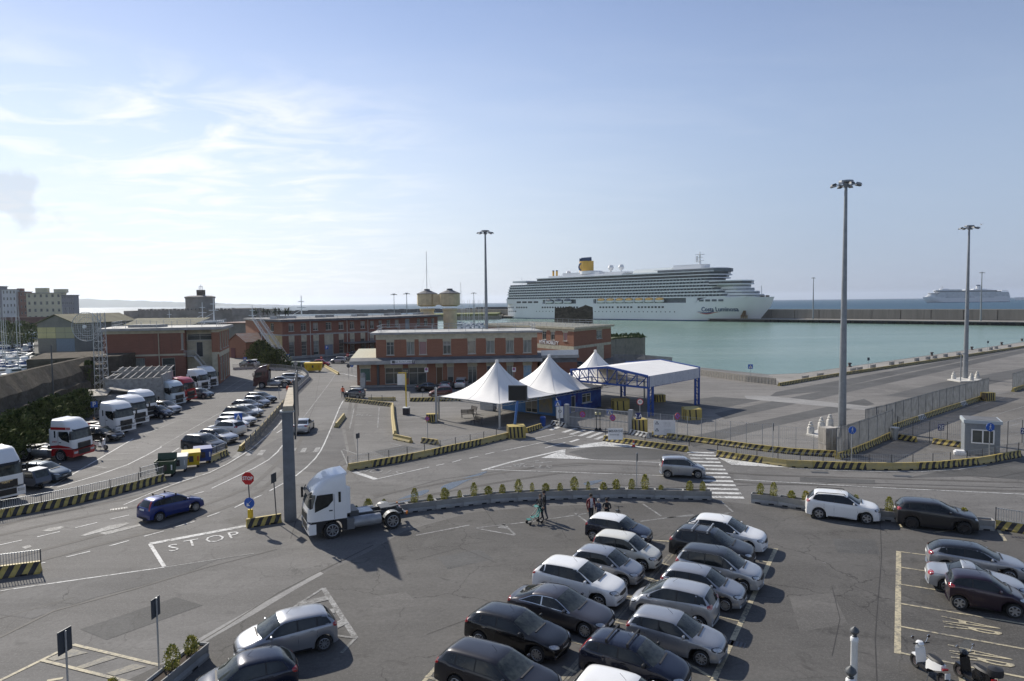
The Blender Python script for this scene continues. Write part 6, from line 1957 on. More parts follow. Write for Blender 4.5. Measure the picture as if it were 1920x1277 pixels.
# three-wheeled van
x,y = gxy(62,915)
t = thing('three_wheeled_van','tiny dark blue three-wheeled van beside the white and blue lorry','van',(x,y,0),R(-20))
cab_ = paint('dusty_blue',(.06,.075,.11),.1,.5)
mb = MB();mb.xprism([(-.2,.35),(.95,.35),(1.25,.6),(1.15,.95),(.85,1.5),(-.15,1.55)][::-1],-.62,.62);mb.build('cab',cab_,t)
mb = MB();mb.box((-.95,0,.75),(1.3,1.25,.9));mb.build('cargo_box',cab_,t)
mb = MB();mb.add([(1.16,-.5,.97),(1.16,.5,.97),(.9,.48,1.45),(.9,-.48,1.45)],[(0,1,2,3)]);mb.build('windscreen',GLSW,t)
for sg in (1,-1):
	mb = MB();mb.add([(.95,sg * .63,.95),(.1,sg * .63,.95),(.1,sg * .63,1.42),(.78,sg * .63,1.42)],[(0,1,2,3) if sg > 0 else (3,2,1,0)]);mb.build('side_window',GLS,t)
	add_wheel(t,-1.1,sg * .55,.23,.12,6,True,sg)
add_wheel(t,.85,0,.23,.12,6,True,-1)
# scooters
def scooter(label,x,y,h,col,box,screen):
	t = thing('scooter',label,'scooter',(x,y,0),R(h))
	mb = MB();V = [];rows = [(-.62,.10,.62,.80),(-.35,.17,.50,.82),(-.05,.16,.42,.78),(.10,.14,.30,.62)]
	for xx,w,z0,z1 in rows:
		V += [(xx,-w,z0),(xx,-w * .9,z1),(xx,w * .9,z1),(xx,w,z0)]
	F = [(i * 4 + j,i * 4 + (j + 1) % 4,(i + 1) * 4 + (j + 1) % 4,(i + 1) * 4 + j) for i in range(3) for j in range(4)] + [(0,1,2,3),(15,14,13,12)]
	mb.add(V,F);mb.build('rear_fairing',col,t,True)
	mb = MB();mb.box((.25,0,.30),(.5,.34,.10));mb.build('footboard',TRIM,t)
	mb = MB();mb.add([(.48,-.22,.30),(.48,.22,.30),(.58,.20,.85),(.58,-.20,.85),(.60,-.10,.28),(.60,.10,.28),(.68,.11,.92),(.68,-.11,.92)],[(0,3,2,1),(4,5,6,7),(0,4,7,3),(1,2,6,5),(3,7,6,2)]);mb.build('leg_shield',col,t,True)
	mb = MB();mb.lathe([(0,0),(.12,.02),(.15,.09),(.10,.17),(0,.2)],12,(.60,0,.92));mb.build('handlebar_cowl',col,t,True)
	mb = MB();mb.bar((.52,-.32,1.06),(.58,0,1.02),.035);mb.bar((.52,.32,1.06),(.58,0,1.02),.035);mb.build('handlebar',TRIM,t)
	for sg in (1,-1):
		mb = MB();mb.bar((.55,sg * .2,1.06),(.56,sg * .30,1.26),.015);mb.cyl((.55,sg * .32,1.28),(.57,sg * .32,1.28),.06,n=10);mb.build('mirror',CHR,t)
	mb = MB();mb.lathe([(0,0),(.15,0),(.17,.05),(.12,.11),(0,.12)],14,(0,0,0));s = mb.build('seat',TRIM,t,True);s.scale = (2.4,1,1);s.location = (-.20,0,.78)
	mb = MB();mb.cyl((.62,0,.5),(.78,0,.26),.04);mb.build('fork',TRIM,t)
	mb = MB();mb.box((.74,0,.50),(.34,.16,.05));mb.build('mudguard',col,t)
	for xx in (.80,-.58):
		add_wheel(t,xx,0,.25,.11,6,False,-1)
	mb = MB();mb.box((-.82,0,.52),(.02,.2,.2));mb.build('number_plate',PLATE,t)
	mb = MB();mb.box((-.70,0,.70),(.05,.2,.07));mb.build('tail_light',LAMPR,t)
	mb = MB();mb.cyl((-.75,-.17,.3),(-.2,-.17,.25),.05,n=8);mb.build('exhaust',CHR,t)
	if box:
		mb = MB();mb.lathe([(0,0),(.22,0),(.24,.12),(.22,.24),(0,.30)],16,(0,0,0));b = mb.build('top_box',PLASTIC,t,True);b.location = (-.74,0,.90);b.scale = (.95,1.1,1)
	if screen:
		mb = MB();mb.add([(.62,-.20,1.08),(.62,.20,1.08),(.52,.22,1.42),(.50,.12,1.55),(.50,-.12,1.55),(.52,-.22,1.42)],[(0,1,2,3,4,5)])
		mb.build('windshield',mat('clear_screen',(.55,.56,.5),.1,alpha=.35),t)
	mb = MB();mb.bar((-.1,.15,.3),(-.18,.3,.0),.02);mb.build('stand',STEELD,t)
	return t
p = G(1745,1272);scooter('white scooter with a black seat parked below the yellow bays',p.x,p.y,96,PW,False,False)
p = G(1832,1292);scooter('black scooter with top box and tall clear windscreen',p.x,p.y,98,PB,True,True)
# motorcycle between the lorries
p = G(186,843);scooter('small white scooter parked beside the striped lorry',p.x,p.y,-15,PW,False,False)
# ---------------------------------------------------------------- concrete barriers
_bar = {}
BLKW = mat('black_stripe',(0.045,0.04,0.042),0.7,var=0.3,vscale=4)
YELP = mat('faded_yellow',(0.50,0.38,0.13),0.7,var=0.5,vscale=3,col2=(0.36,0.30,0.16))
WHTP = mat('faded_white',(0.60,0.60,0.57),0.7,var=0.3,vscale=3)
BSTY = {'stripe': (YEL,BLKW),'plain': (YELP,YELP),'white': (WHTP,BLKW),'grey': (W_CONC,W_CONC),'pale': (YELP,BLKW)}
def barrier_mesh(l,h,style,seed=0):
	k = (round(l,2),h,style,seed)
	if k in _bar:
		return _bar[k]
	rn = random.Random(seed)
	wb_,wt_ = 0.25,0.09
	mb = MB();pr = [(wb_,0.0),(wb_,0.10),(wt_ + .03,h * .55),(wt_,h)]
	l -= 0.03
	# stripes: slanted cells on both faces
	w = l / max(5,round(l / .27)) if style != 'grey' else l
	sl = 0.30
	cuts = [-l / 2] + [(-l / 2 + w * (i + .5)) for i in range(int(l / w))] + [l / 2] if style not in ('grey','plain') else [-l / 2,l / 2]
	for sg in (1,-1):
		for q in range(3):
			(y0,z0),(y1,z1) = pr[q],pr[q + 1]
			f0,f1 = z0 / h,z1 / h
			for i in range(len(cuts) - 1):
				def xx(c,f,end):
					return c if end else c + (f - .5) * sl * -sg
				a = cuts[i];b = cuts[i + 1]
				xa0,xa1 = xx(a,f0,i == 0),xx(a,f1,i == 0)
				xb0,xb1 = xx(b,f0,i == len(cuts) - 2),xx(b,f1,i == len(cuts) - 2)
				# keep inside
				P_ = [(xa0,sg * y0,z0),(xb0,sg * y0,z0),(xb1,sg * y1,z1),(xa1,sg * y1,z1)]
				mb.add(P_,[(3,2,1,0) if sg > 0 else (0,1,2,3)],i % 2)
	mb.add([(-l / 2,-wt_,h),(l / 2,-wt_,h),(l / 2,wt_,h),(-l / 2,wt_,h)],[(0,1,2,3)],0)
	for x in (-l / 2,l / 2):
		mb.add([(x,y,z) for y,z in pr] + [(x,-y,z) for y,z in pr[::-1]],[tuple(range(8)) if x < 0 else tuple(range(7,-1,-1))],0)
	mb.box((-l * .24,0,.045),(.30,wb_ * 2 + .012,.09),mi=2);mb.box((l * .24,0,.045),(.30,wb_ * 2 + .012,.09),mi=2)
	o = mb.build('concrete_barrier',[*BSTY[style],DARKV]);me = o.data;bpy.data.objects.remove(o)
	_bar[k] = me
	return me
def run(pts,where,styles='stripe',l=2.05,h=0.52,off=0.25,group=None,px=True,count=None):
	"""barriers end to end; pts trace the foot of the side facing the road"""
	P_ = [G(*p) for p in pts] if px else pts
	D = poly_len(P_);n = count or max(1,round(D / l));l = D / n
	out_ = []
	for i in range(n):
		a,_ = along(P_,D * i / n);b,_ = along(P_,D * (i + 1) / n)
		d = (b - a);hd = math.atan2(d.y,d.x);no = Vector((-math.sin(hd),math.cos(hd),0))
		if no.y < 0:
			no = -no
		c = (a + b) / 2 + no * off
		s = styles[i % len(styles)] if isinstance(styles,(list,tuple)) else styles
		o = put('concrete_barrier',barrier_mesh(d.length,h,s,i % 3),None,(c.x,c.y,0.006),hd)
		cn = {'stripe': 'yellow and black','plain': 'plain yellow','white': 'white and black','grey': 'bare grey','pale': 'faded yellow and black'}[s]
		tag(o,f'{ordinal(i)} {cn} barrier block {where}' if n > 1 else f'single {cn} barrier block {where}','barrier',group or ('barrier blocks ' + where))
		out_.append((c,hd))
	return P_,out_
def fence(label,P_,z0,z1,style='mesh',step=2.0,off=0.25,name='fence',px=False,m=None,cat='fence'):
	if px:
		P_ = [G(*p) for p in P_]
	P_ = [Vector((p.x,p.y,0)) for p in P_]
	o0 = P_[0]
	t = thing(name,label,cat,(o0.x,o0.y,0))
	Q_ = []
	for i,p in enumerate(P_):
		a = P_[max(0,i - 1)];b = P_[min(len(P_) - 1,i + 1)];d = (b - a).normalized();no = Vector((-d.y,d.x,0))
		if no.y < 0:
			no = -no
		Q_.append(p + no * off - o0)
	D = poly_len(Q_);n = max(1,round(D / step))
	pm = None
	for i in range(n + 1):
		p,h = along(Q_,D * i / n)
		if pm is None:
			q = MB();q.box((0,0,(z1 - z0) / 2),(.05,.05,z1 - z0));po = q.build('post',m or STEELD,t);pm = po.data
		else:
			po = put('post',pm,t)
		po.location = (p.x,p.y,z0);po.rotation_euler = (0,0,h)
	for i in range(n):
		a,_ = along(Q_,D * i / n);b,_ = along(Q_,D * (i + 1) / n)
		q = MB();h = z1 - z0;L_ = (b - a).length;d = (b - a) / L_
		if style == 'mesh':
			k = int(L_ / .16)
			for j in range(1,k):
				p = a + d * (L_ * j / k);q.bar((p.x,p.y,z0 + .05),(p.x,p.y,z1 - .03),.010)
			for z in (z0 + .06,(z0 + z1) / 2,z1 - .04):
				q.bar((a.x,a.y,z),(b.x,b.y,z),.014)
			nm = 'wire_panel'
		elif style == 'bars':
			k = int(L_ / .12)
			for j in range(1,k):
				p = a + d * (L_ * j / k);q.bar((p.x,p.y,z0 + .04),(p.x,p.y,z1 - .02),.022)
			for z in (z0 + .08,z1 - .06):
				q.bar((a.x,a.y,z),(b.x,b.y,z),.035)
			nm = 'bar_panel'
		elif style == 'slats':
			k = int(L_ / .135)
			no = Vector((-d.y,d.x,0)) * .035
			for j in range(k):
				p = a + d * (L_ * (j + .5) / k);w = d * .048
				tw = no * (1 if j % 2 else -.4)
				q.add([(*(p - w - tw).xy,z0 + .05),(*(p + w + tw).xy,z0 + .05),(*(p + w + tw).xy,z1),(*(p - w - tw).xy,z1)],[(0,1,2,3)])
			for z in (z0 + .12,z1 - .12):
				q.bar((a.x,a.y,z),(b.x,b.y,z),.04)
			nm = 'slat_panel'
		else:
			no = Vector((-d.y,d.x,0)) * .02
			k = int(L_ / .3)
			for j in range(k):
				p = a + d * (L_ * j / k);r_ = a + d * (L_ * (j + .96) / k);s_ = no * (1 if j % 2 else -1)
				q.add([(*(p + s_).xy,z0),(*(r_ + s_).xy,z0),(*(r_ + s_).xy,z1),(*(p + s_).xy,z1)],[(0,1,2,3)])
			nm = 'sheet_panel'
		po = q.build(nm,m or STEEL,t);po['kind'] = 'stuff'
	return t
FAIRY = STEEL
P_,_ = run([(-75,988),(9,971),(79,958.5),(160,942),(201,932),(255,918),(312,902)],'below the lorry park',l=2.75,h=.55)
fence('low steel bar fence standing on the striped barrier below the lorry park',P_,.5,1.2,'bars',2.2)
P_,_ = run([(396,868),(430,853)],'beside the blue waste container',['plain','stripe'])
fence('short steel fence beside the blue waste container',P_,.5,1.2,'bars',2,.35)
fence('short steel fence beside the green waste container',[G(275,908),G(308,898)],.5,1.3,'bars',2,.6)
P_,_ = run([(445,847),(475,818),(505,785),(530,756)],'backed by grey panels',['stripe','pale','pale'])
fence('grey sheet panel fence behind the striped barrier in front of the parked cars',[p for p in P_],.0,1.15,'sheet',2.4,.75,m=mat('panel_grey',(.26,.26,.25),.6,.2,var=.25))
P_,_ = run([(548,738),(577,711),(566,700),(530,695),(480,692),(437,694)],'beyond the maroon lorry','grey')
fence('grey steel fence round the island beyond the maroon lorry',P_,.4,1.25,'bars',2.4)
P_,_ = run([(560,688),(610,688)],'in front of the palm bushes','stripe')
P_,_ = run([(655,883),(740,869),(800,857),(840,848),(896,836),(957,821)],'between road and side yard',['plain','stripe','stripe','plain','stripe','stripe','stripe','plain','plain','stripe','stripe'],h=.55)
fence('long low wire fence behind the wall of striped blocks by the side yard',P_,.45,1.2,'mesh',1.9)
run([(990,812),(1018,803)],'right of the display board','stripe')
run([(1032,797),(1058,802)],'at the foot of the grey hoarding','white')
P_,_ = run([(1130,827),(1200,837),(1288,848)],'from gate to zebra','stripe')
fence('low wire fence on the striped blocks before the zebra crossing',P_,.45,1.2,'mesh',2.4,.55)
run([(1179,815),(1212,822)],'below the 2A plate','white')
P_,_ = run([(1221,819),(1300,829),(1360,837),(1410,844),(1480,852),(1572,858)],'below the tall wire fence','stripe')
fence('tall wire mesh fence from the sliding gate to the concrete pier',[G(1184,812),G(1221,817),G(1300,827),G(1360,835),G(1480,849),G(1560,855)],0,2.25,'mesh',1.5,.7,m=STEEL)
P_,_ = run([(1576,862),(1602,853),(1640,837),(1680,818)],'rising from the concrete pier','stripe')
fence('grey slatted steel fence rising from the concrete pier',P_,.3,2.75,'slats',2.2,.35,m=mat('slat_grey',(.20,.215,.23),.5,.4,var=.3,vscale=2))
run([(1672,808),(1760,777),(1852,747)],'below the long slatted fence',['stripe','stripe','stripe','stripe','white','stripe','stripe'])
fence('long slatted steel fence running up to the grey gate',[G(1628,815),G(1672,803),G(1760,773),G(1858,743)],.0,2.6,'slats',2.3,.3,m=mat('slat_grey2',(.19,.205,.22),.5,.4,var=.4,vscale=1.5))
run([(1903,735),(1960,716)],'beyond the grey gate','stripe')
fence('slatted steel fence beyond the grey gate',[G(1903,733),G(1990,702)],0,2.6,'slats',2.3,.3,m=_m['slat_grey2'])
P_,_ = run([(1342,857),(1380,863),(1425,869),(1475,876),(1573,880),(1660,882),(1720,881),(1765,879),(1844,871),(1918,857)],'curving right of the zebra',['stripe','stripe','plain','plain','stripe','stripe','plain','plain','stripe','stripe','stripe','plain','stripe'],h=.55)
fence('low wire fence behind the curved striped wall right of the zebra',P_,.45,1.2,'mesh',1.7,.35)
run([(1681,823),(1718,829)],'left of the 2E gate','stripe',off=.0)
run([(1749,832),(1808,840)],'right of the 2E gate','stripe',off=.0)
fence('thin wire fence carrying the 2E plate',[G(1680,822),G(1722,829),G(1749,832),G(1808,840)],.0,2.2,'mesh',1.6,.25)
fence('thin wire fence right of the ticket kiosk',[G(1868,838),G(1912,832),G(1980,826)],.0,2.2,'mesh',2,.25)
run([(646,753),(733,763)],'beside the small grey-green car','pale');fence('low wire fence on the faded blocks by the grey-green car',[G(655,752),G(735,760)],.4,1.2,'mesh',1.9)
run([(690,752),(741,752)],'behind the slanting faded blocks','plain')
run([(768,753),(863,752)],'facing the bar building','stripe');fence('low wire fence facing the bar building',[G(768,752),G(840,751)],.4,1.2,'mesh',1.9)
run([(736,762),(737,785),(741,817)],'standing in a column in the side yard','plain',off=0)
run([(736,824),(767,831)],'at the near end of the side yard column','plain')
run([(626,802),(641,783)],'by the lane into the side yard','plain')
run([(788,831),(818,835)],'behind the side yard wall','pale')
P_,_ = run([(-45,1092),(75,1076)],'cut off by the left edge of the view','stripe',h=.6,l=2.4);fence('low bar fence on the striped block at the left edge',P_,.5,1.25,'bars',2.4)
run([(463,991),(529,980)],'carrying the stop sign','stripe')
P_,_ = run([(1866,993),(1960,1008)],'at the right end of the planters','stripe');fence('low wire fence beside the last planter at the right',P_,.45,1.3,'bars',2)
run([(605,686),(635,703)],'on the traffic island before the bar','plain',off=0)
p = G(573,983)
# quay barrier (low, far away)
P_,_ = run([(1463,724),(1560,707),(1700,686),(1800,671),(1920,652),(1990,642)],'along the quay edge',['stripe','stripe','pale'],l=3.2,h=.5)
fence('crowd barriers and concrete rail at the corner of the quay',[G(1313,704),G(1400,716),G(1455,722)],0,1.1,'sheet',2,0,m=mat('rail_concrete',(.36,.33,.28),.8,var=.3))
fence('wire fence on the water edge behind the truss canopy',[G(1150,685),G(1200,686),G(1260,692)],0,2.4,'slats',2.4,0,m=_m['slat_grey'])
for i,(px,py) in enumerate(((1510,712),(1538,707),(1600,697),(1612,695),(1637,690),(1672,684),(1690,684),(1719,677),(1740,674),(1753,672),(1773,669),(1797,666),(1838,659),(1858,656),(1868,654),(1893,651))):
	p = G(px,py)
	t = thing('concrete_stop',f'{ordinal(i)} small concrete stop block along the quay edge','block',(p.x,p.y,0.01),math.atan2(qdir.y,qdir.x),'small stop blocks along the quay edge')
	mb = MB();mb.box((0,0,.35),(1.7,.35,.7));mb.build('block',W_CONC,t)
for i,(px,py) in enumerate(((1593,688),(1747,667),(1822,656),(1878,647),(1916,640))):
	p = G(px,py)
	t = thing('mooring_bollard',f'{ordinal(i)} black iron mooring bollard on the quay edge','bollard',(p.x,p.y,0),0,'mooring bollards on the quay')
	mb = MB();mb.lathe([(.45,0),(.4,.1),(.22,.3),(.24,.55),(.42,.65),(.35,.85),(0,.9)],10);mb.build('post',BLKP,t,True)
# painted concrete blocks
def block(label,px,py,w,d,h,deg,n=1,stripes=3):
	p = G(px,py)
	for i in range(n):
		t = thing('ballast_block',label if n == 1 else label + (', front one' if i == 0 else ', rear one'),'block',(p.x + i * d * math.cos(R(deg + 90)) * 1.05 + (i * .5),p.y + i * d * math.sin(R(deg + 90)) * 1.05,0),R(deg))
		mb = MB();mb.box((0,d / 2,h / 2),(w,d,h));mb.build('body',YEL,t)
		for k in range(stripes):
			x = -w / 2 + w * (k + .6) / (stripes + .5)
			mb = MB();mb.add([(x - .09,-.006,.05),(x + .09,-.006,.05),(x + .0,-.006,h - .03),(x - .18,-.006,h - .03)],[(0,1,2,3)]);mb.build('stripe',BLKW,t)
			mb = MB();yy = d * (k + .6) / (stripes + .5);xx = -w / 2 - .006
			mb.add([(xx,yy - .09,.05),(xx,yy + .09,.05),(xx,yy + .0,h - .03),(xx,yy - .18,h - .03)],[(3,2,1,0)]);mb.build('stripe',BLKW,t)
block('yellow ballast block with stripes under the rear canopy post',1166,770,2.0,1.2,1.25,12,2,2)
block('yellow ballast block at the foot of the right canopy post',1302,788,1.9,1.2,1.25,12,2,2)
block('yellow block with stripes beside the 2A plate',1201,814,1.5,1.3,1.5,8)
block('small ochre block standing in the yard beyond the canopy',1239,754,1.4,1.2,1.0,10)
block('yellow block with diagonal stripes by the striped mast in the side yard',810,792,1.3,.9,.95,5,1,4)
block('yellow striped ballast block under the dark display board',970,822,1.75,1.5,1.2,8,1,4)
block('yellow striped block at the left of the grey gate',1858,752,1.4,1.0,1.1,12,1,4)
p = G(576,985)
t = thing('small_block','small weathered yellow block between the grey pier and the white lorry','block',(p.x,p.y,0),R(20));mb = MB();mb.box((0,0,.45),(.6,.5,.9));mb.build('body',YELP,t)
t = thing('ballast_block','dark block at the foot of the yellow mast in the side yard','block',(*G(762,777).xy,0),0);mb = MB();mb.box((0,0,.4),(.8,.8,.8));mb.build('body',BLKP,t);mb = MB();mb.box((0,0,.85),(.84,.84,.1));mb.build('top',WHTP,t)
# display board on its post
p = G(972,820);z1_ = 1.2
t = thing('display_board','dark blank electronic display board on a blue post','display board',(p.x,p.y + .8,0),R(-8))
mb = MB();mb.box((.0,0,4.45),(1.95,.28,1.6));mb.build('housing',STEELD,t)
mb = MB();mb.box((-.02,-.15,4.45),(1.75,.02,1.42));mb.build('screen',mat('led_matrix',(.012,.013,.014),.5),t)
mb = MB();mb.cyl((-.35,0,1.2),(-.05,0,3.7),.13,n=10);mb.build('post',mat('mid_blue_steel',(.06,.16,.42),.5),t,True)
# tall grey steel pier with panel gantry
p = G(542,978)
t = thing('gantry_pier','tall grey square pier carrying the end of a beam and banner panels','pillar',(p.x,p.y + .3,0),R(16.3))
PIER = mat('grey_pier_paint',(.15,.165,.185),.55,var=.3,vscale=1.2)
mb = MB();V = []
for z,w in ((0,.37),(7.1,.33)):
	V += [(-w,-w * .8,z),(w,-w * .8,z),(w,w * .8,z),(-w,w * .8,z)]
mb.add(V,[(3,2,1,0),(4,5,6,7),(0,1,5,4),(1,2,6,5),(2,3,7,6),(3,0,4,7)]);mb.build('shaft',PIER,t)
for k in range(7):
	mb = MB();mb.box((.06 + .0 * k,.2 + k * 1.45,7.28),(.60,1.40,.3));mb.build('beam_block',mat('beam_cream',(.46,.41,.32),.8,var=.3),t)
mb = MB();mb.box((0,0,7.05),(.9,.7,.1));mb.build('collar',STEEL,t)
for k in range(4):
	mb = MB();y = .9 + k * 1.9
	mb.box((.46,y,7.1),(.05,1.8,3.7));o = mb.build('banner_panel',mat('banner_glossy',(.14,.15,.16),.3,.5,var=.7,vscale=1.4,col2=(.42,.40,.38)),t)
mb = MB()
for k in range(6):
	mb.bar((.44,.0 + k * 1.9,5.2),(.44,.0 + k * 1.9,9.0),.1)
mb.build('banner_frame',STEELD,t)
# ---------------------------------------------------------------- light masts
GALV = mat('mast_grey',(.27,.285,.30),.5,.5,var=.2,vscale=1.5)
def mast(label,x,y,h,r0=.42,n=8,group='tall harbour light masts'):
	t = thing('light_mast',label,'light mast',(x,y,0),0,group)
	mb = MB();mb.cyl((0,0,0),(0,0,h),r0,r0 * .36,14);mb.build('pole',GALV,t,True)
	mb = MB();mb.lathe([(0,.38),(.72,.38),(.75,.2),(.3,.1),(.3,-.3),(0,-.3)],12,(0,0,h));mb.build('head_frame',GALV,t)
	for i in range(n):
		a = 2 * math.pi * i / n;R_ = 1.3
		q = MB();q.add([(-.35,-.28,0),(.35,-.28,-.16),(.35,.28,-.16),(-.35,.28,0),(-.2,-.2,.3),(.25,-.2,.14),(.25,.2,.14),(-.2,.2,.3)],[(3,2,1,0),(4,5,6,7),(0,1,5,4),(1,2,6,5),(2,3,7,6),(3,0,4,7)])
		q.bar((-1.2,0,.0),(-.2,0,.1),.08)
		o = q.build('floodlight',GALV if i % 2 else STEELD,t);o.scale = (.8,.8,.7);o.location = (R_ * math.cos(a),R_ * math.sin(a),h - .1);o.rotation_euler = (0,0,a)
	return t
M1 = mast('nearest and tallest light mast, rising behind the concrete pier',35.6,73.2,25.9)
mast('light mast standing on a paved island in the quay yard',76.6,114.9,25.4,.40)
mast('light mast behind the bar building',-4.7,126,26.6,.42)
q = G(1547,601,-.4);mast('light mast on the breakwater left of the distant ship',q.x,q.y + 18,28,.5)
q = G(1866,604,-.4);mast('light mast on the breakwater in front of the distant ship',q.x,q.y + 12,28,.5)
mast('distant light mast left of the water tower',-46,300,18,.3)
mast('slim distant light mast behind the long brick building',-55,320,18,.25)
mast('distant light mast just right of the water tower',-21,380,19,.3)
# paved islands with white stone bollards
WST = mat('white_stone',(.60,.58,.53),.8,var=.25)
def wbollard(label,p,h=1.3,grp='white stone bollards round the light masts'):
	t = thing('stone_bollard',label,'bollard',(p.x,p.y,0.02),0,grp)
	mb = MB();mb.lathe([(.36,0),(.34,.7),(.22,.85),(.26,.9),(.26,1.0),(.14,1.1),(.17,1.2),(.12,1.32),(0,1.36)],12);mb.build('shaft',WST,t,True)
for i,(px,py,w_) in enumerate(((1520,815,'left of the nearest light mast base'),(1540,806,'second from the left by the nearest mast'),(1556,800,'closest to the nearest light mast'),
								(1788,712,'left of the mast on the paved island'),(1821,715,'right of the mast on the paved island'),(1832,711,'at the back right of the paved island'))):
	wbollard('white turned stone bollard ' + w_,G(px,py))
for lb,pts in (('octagonal paved stone island round the second light mast',((1776,713),(1800,709),(1830,709),(1841,712),(1835,716),(1800,717))),('paved stone island beside the nearest light mast',((1511,816),(1545,804),(1575,802),(1572,822),(1545,824)))):
	mb = MB();g4 = gp(*pts);mb.prism([(p.x,p.y) for p in g4],0.009,.16);tag(mb.build('paved_island',WST),lb,'traffic island')
a,b = G(1546,852),G(1573,850)
t = thing('concrete_pier','stained square concrete pier block at the corner of the slatted fence','wall block',(a.x,a.y,0),math.atan2((b - a).y,(b - a).x))
mb = MB();mb.box((.75,.55,1.15),(1.2,1.0,2.3));mb.build('block',mat('stained_concrete',(.42,.39,.35),.85,var=.5,vscale=1.2,stretch=(1,1,.3)),t)
mb = MB();mb.box((.75,.55,.9),(1.26,1.06,.06));mb.build('ledge',W_CONC,t)
# sliding gate ------------------------------------------------------
ga,gb = G(1062,800),G(1182,813);gd = gb - ga
t = thing('sliding_gate','wide sliding gate of vertical steel bars with no-stopping discs','gate',(ga.x,ga.y,0),math.atan2(gd.y,gd.x))
W_ = gd.length
GG = mat('gate_grey',(.36,.37,.38),.5,.4)
n = int(W_ / .17)
q = MB();q.box((0,0,1.1),(.035,.05,2.1));bm_ = q.build('bar',GG,t);bm_.location = (.3,0,.1)
for k in range(1,n):
	o = put('bar',bm_.data,t,(.3 + (W_ - .5) * k / n,0,.1))
for z in (.14,1.15,2.25):
	q = MB();q.box((W_ / 2,0,z),(W_ - .3,.07,.08));q.build('rail',GG,t)
for x in (0,W_):
	q = MB();q.box((x,.1,1.25),(.42,.42,2.5));q.build('gate_post',GG,t)
q = MB();q.box((W_ / 2,-.25,.02),(W_ + 2,.10,.03));q.build('track',STEELD,t)
def disc(parent,x,y,z,r,style,rz=0,name='disc_sign'):
	q = MB();q.cyl((0,.015,0),(0,-.015,0),r,n=20)
	c = {'nostop': RED,'blue': BLUE,'speed': RED,'stop': RED,'white': WHITE}[style]
	o = q.build(name,c,parent);o.location = (x,y,z);o.rotation_euler = (0,0,rz)
	if style == 'nostop':
		q = MB();q.cyl((0,-.016,0),(0,-.022,0),r * .78,n=18);q.build('field',mat('sign_violet_blue',(.16,.14,.45),.4),o)
		for a in (45,-45):
			q = MB();q.box((0,-.027,0),(r * 1.6,.006,r * .16),0,0,Matrix.Rotation(R(a),3,'Y'));q.build('cross',RED,o)
	if style == 'speed':
		q = MB();q.cyl((0,-.016,0),(0,-.022,0),r * .78,n=18);q.build('field',WHITE,o)
		text('lettering','40',r * 1.1,BLKP,o,frame((0,-.026,0),(1,0,0),(0,0,1)),.002)
	return o
disc(t,W_ * .27,-.08,1.55,.33,'nostop');disc(t,W_ * .74,-.08,1.5,.33,'nostop')
a = Vector((ga.x,ga.y,0))
def plate(name,label,px,py,z,w,h,m_,deg=0,lines=(),cat='sign',post=True,pm=None,pr=.03,back=None,dy=0):
	p = G(px,py)
	t = thing(name,label,cat,(p.x,p.y + dy,0),R(deg))
	q = MB();q.box((0,0,z + h / 2),(w,.03,h));q.build('plate',m_,t)
	if back:
		q = MB();q.box((0,.02,z + h / 2),(w * .98,.01,h * .98));q.build('back',back,t)
	if post:
		q = MB();q.cyl((0,.05,0),(0,.05,z + h),pr,n=8);q.build('post',pm or STEEL,t)
	for s,x,zz,sz,mm in lines:
		text('lettering',s,sz,mm,t,frame((x,-.02,z + zz),(1,0,0),(0,0,1)),.002,bold=.012 * sz)
	return t
plate('notice_board','white notice sheet with a circular emblem on the gate post',1050,800,.95,.75,1.3,WHITE,6,(('O',0,.75,.5,GREYSIGN),))
plate('notice_board','small white notice between the gate and the 2A plate',1185,812,.95,.48,.75,WHITE,8,(('-----',0,.5,.12,GREYSIGN),('----',0,.3,.12,GREYSIGN)))
plate('gate_number_plate','dark blue plate reading 2A on the wire fence',1197,815,1.6,.58,.68,mat('navy_plate',(.025,.035,.14),.5),8,(('2 A',0,.34,.55,WHITE),))
plate('gate_number_plate','dark blue plate reading 2E on the thin wire fence',1764,834,1.35,.62,.58,_m['navy_plate'],5,(('2E',0,.28,.58,WHITE),))
plate('gate_number_plate','dark blue plate with a 2 cut off by the right edge',1919,836,1.1,.62,.58,_m['navy_plate'],5,(('2',-.15,.28,.58,WHITE),))
t = plate('boarding_sign','white board reading IMBARCHI with small arrow on the barrier',1154,833,.45,1.42,1.1,WHITE,-4,(('IMBARCHI',0,.82,.30,GREYSIGN),('Commerciali',-.1,.48,.17,GREYSIGN)),post=False)
t = plate('warning_board','large white board with two warning triangles and lines of text',1246,822,.35,2.15,1.5,WHITE,-6,tuple([('- ----------------',.25,1.3 - .13 * k - (.2 if k > 3 else 0),.13,GREYSIGN) for k in range(8)]),post=False)
for z in (1.42,.72):
	mb = MB();mb.add([(-.95,-.02,z),(-.55,-.02,z),(-.75,-.02,z + .34)],[(0,1,2)]);mb.build('warning_triangle',GREYSIGN,t)
	mb = MB();mb.add([(-.87,-.026,z + .045),(-.63,-.026,z + .045),(-.75,-.026,z + .25)],[(0,1,2)]);mb.build('triangle_field',WHITE,t)
	mb = MB();mb.box((-.75,-.03,z + .12),(.03,.004,.11));mb.build('exclamation_mark',GREYSIGN,t)
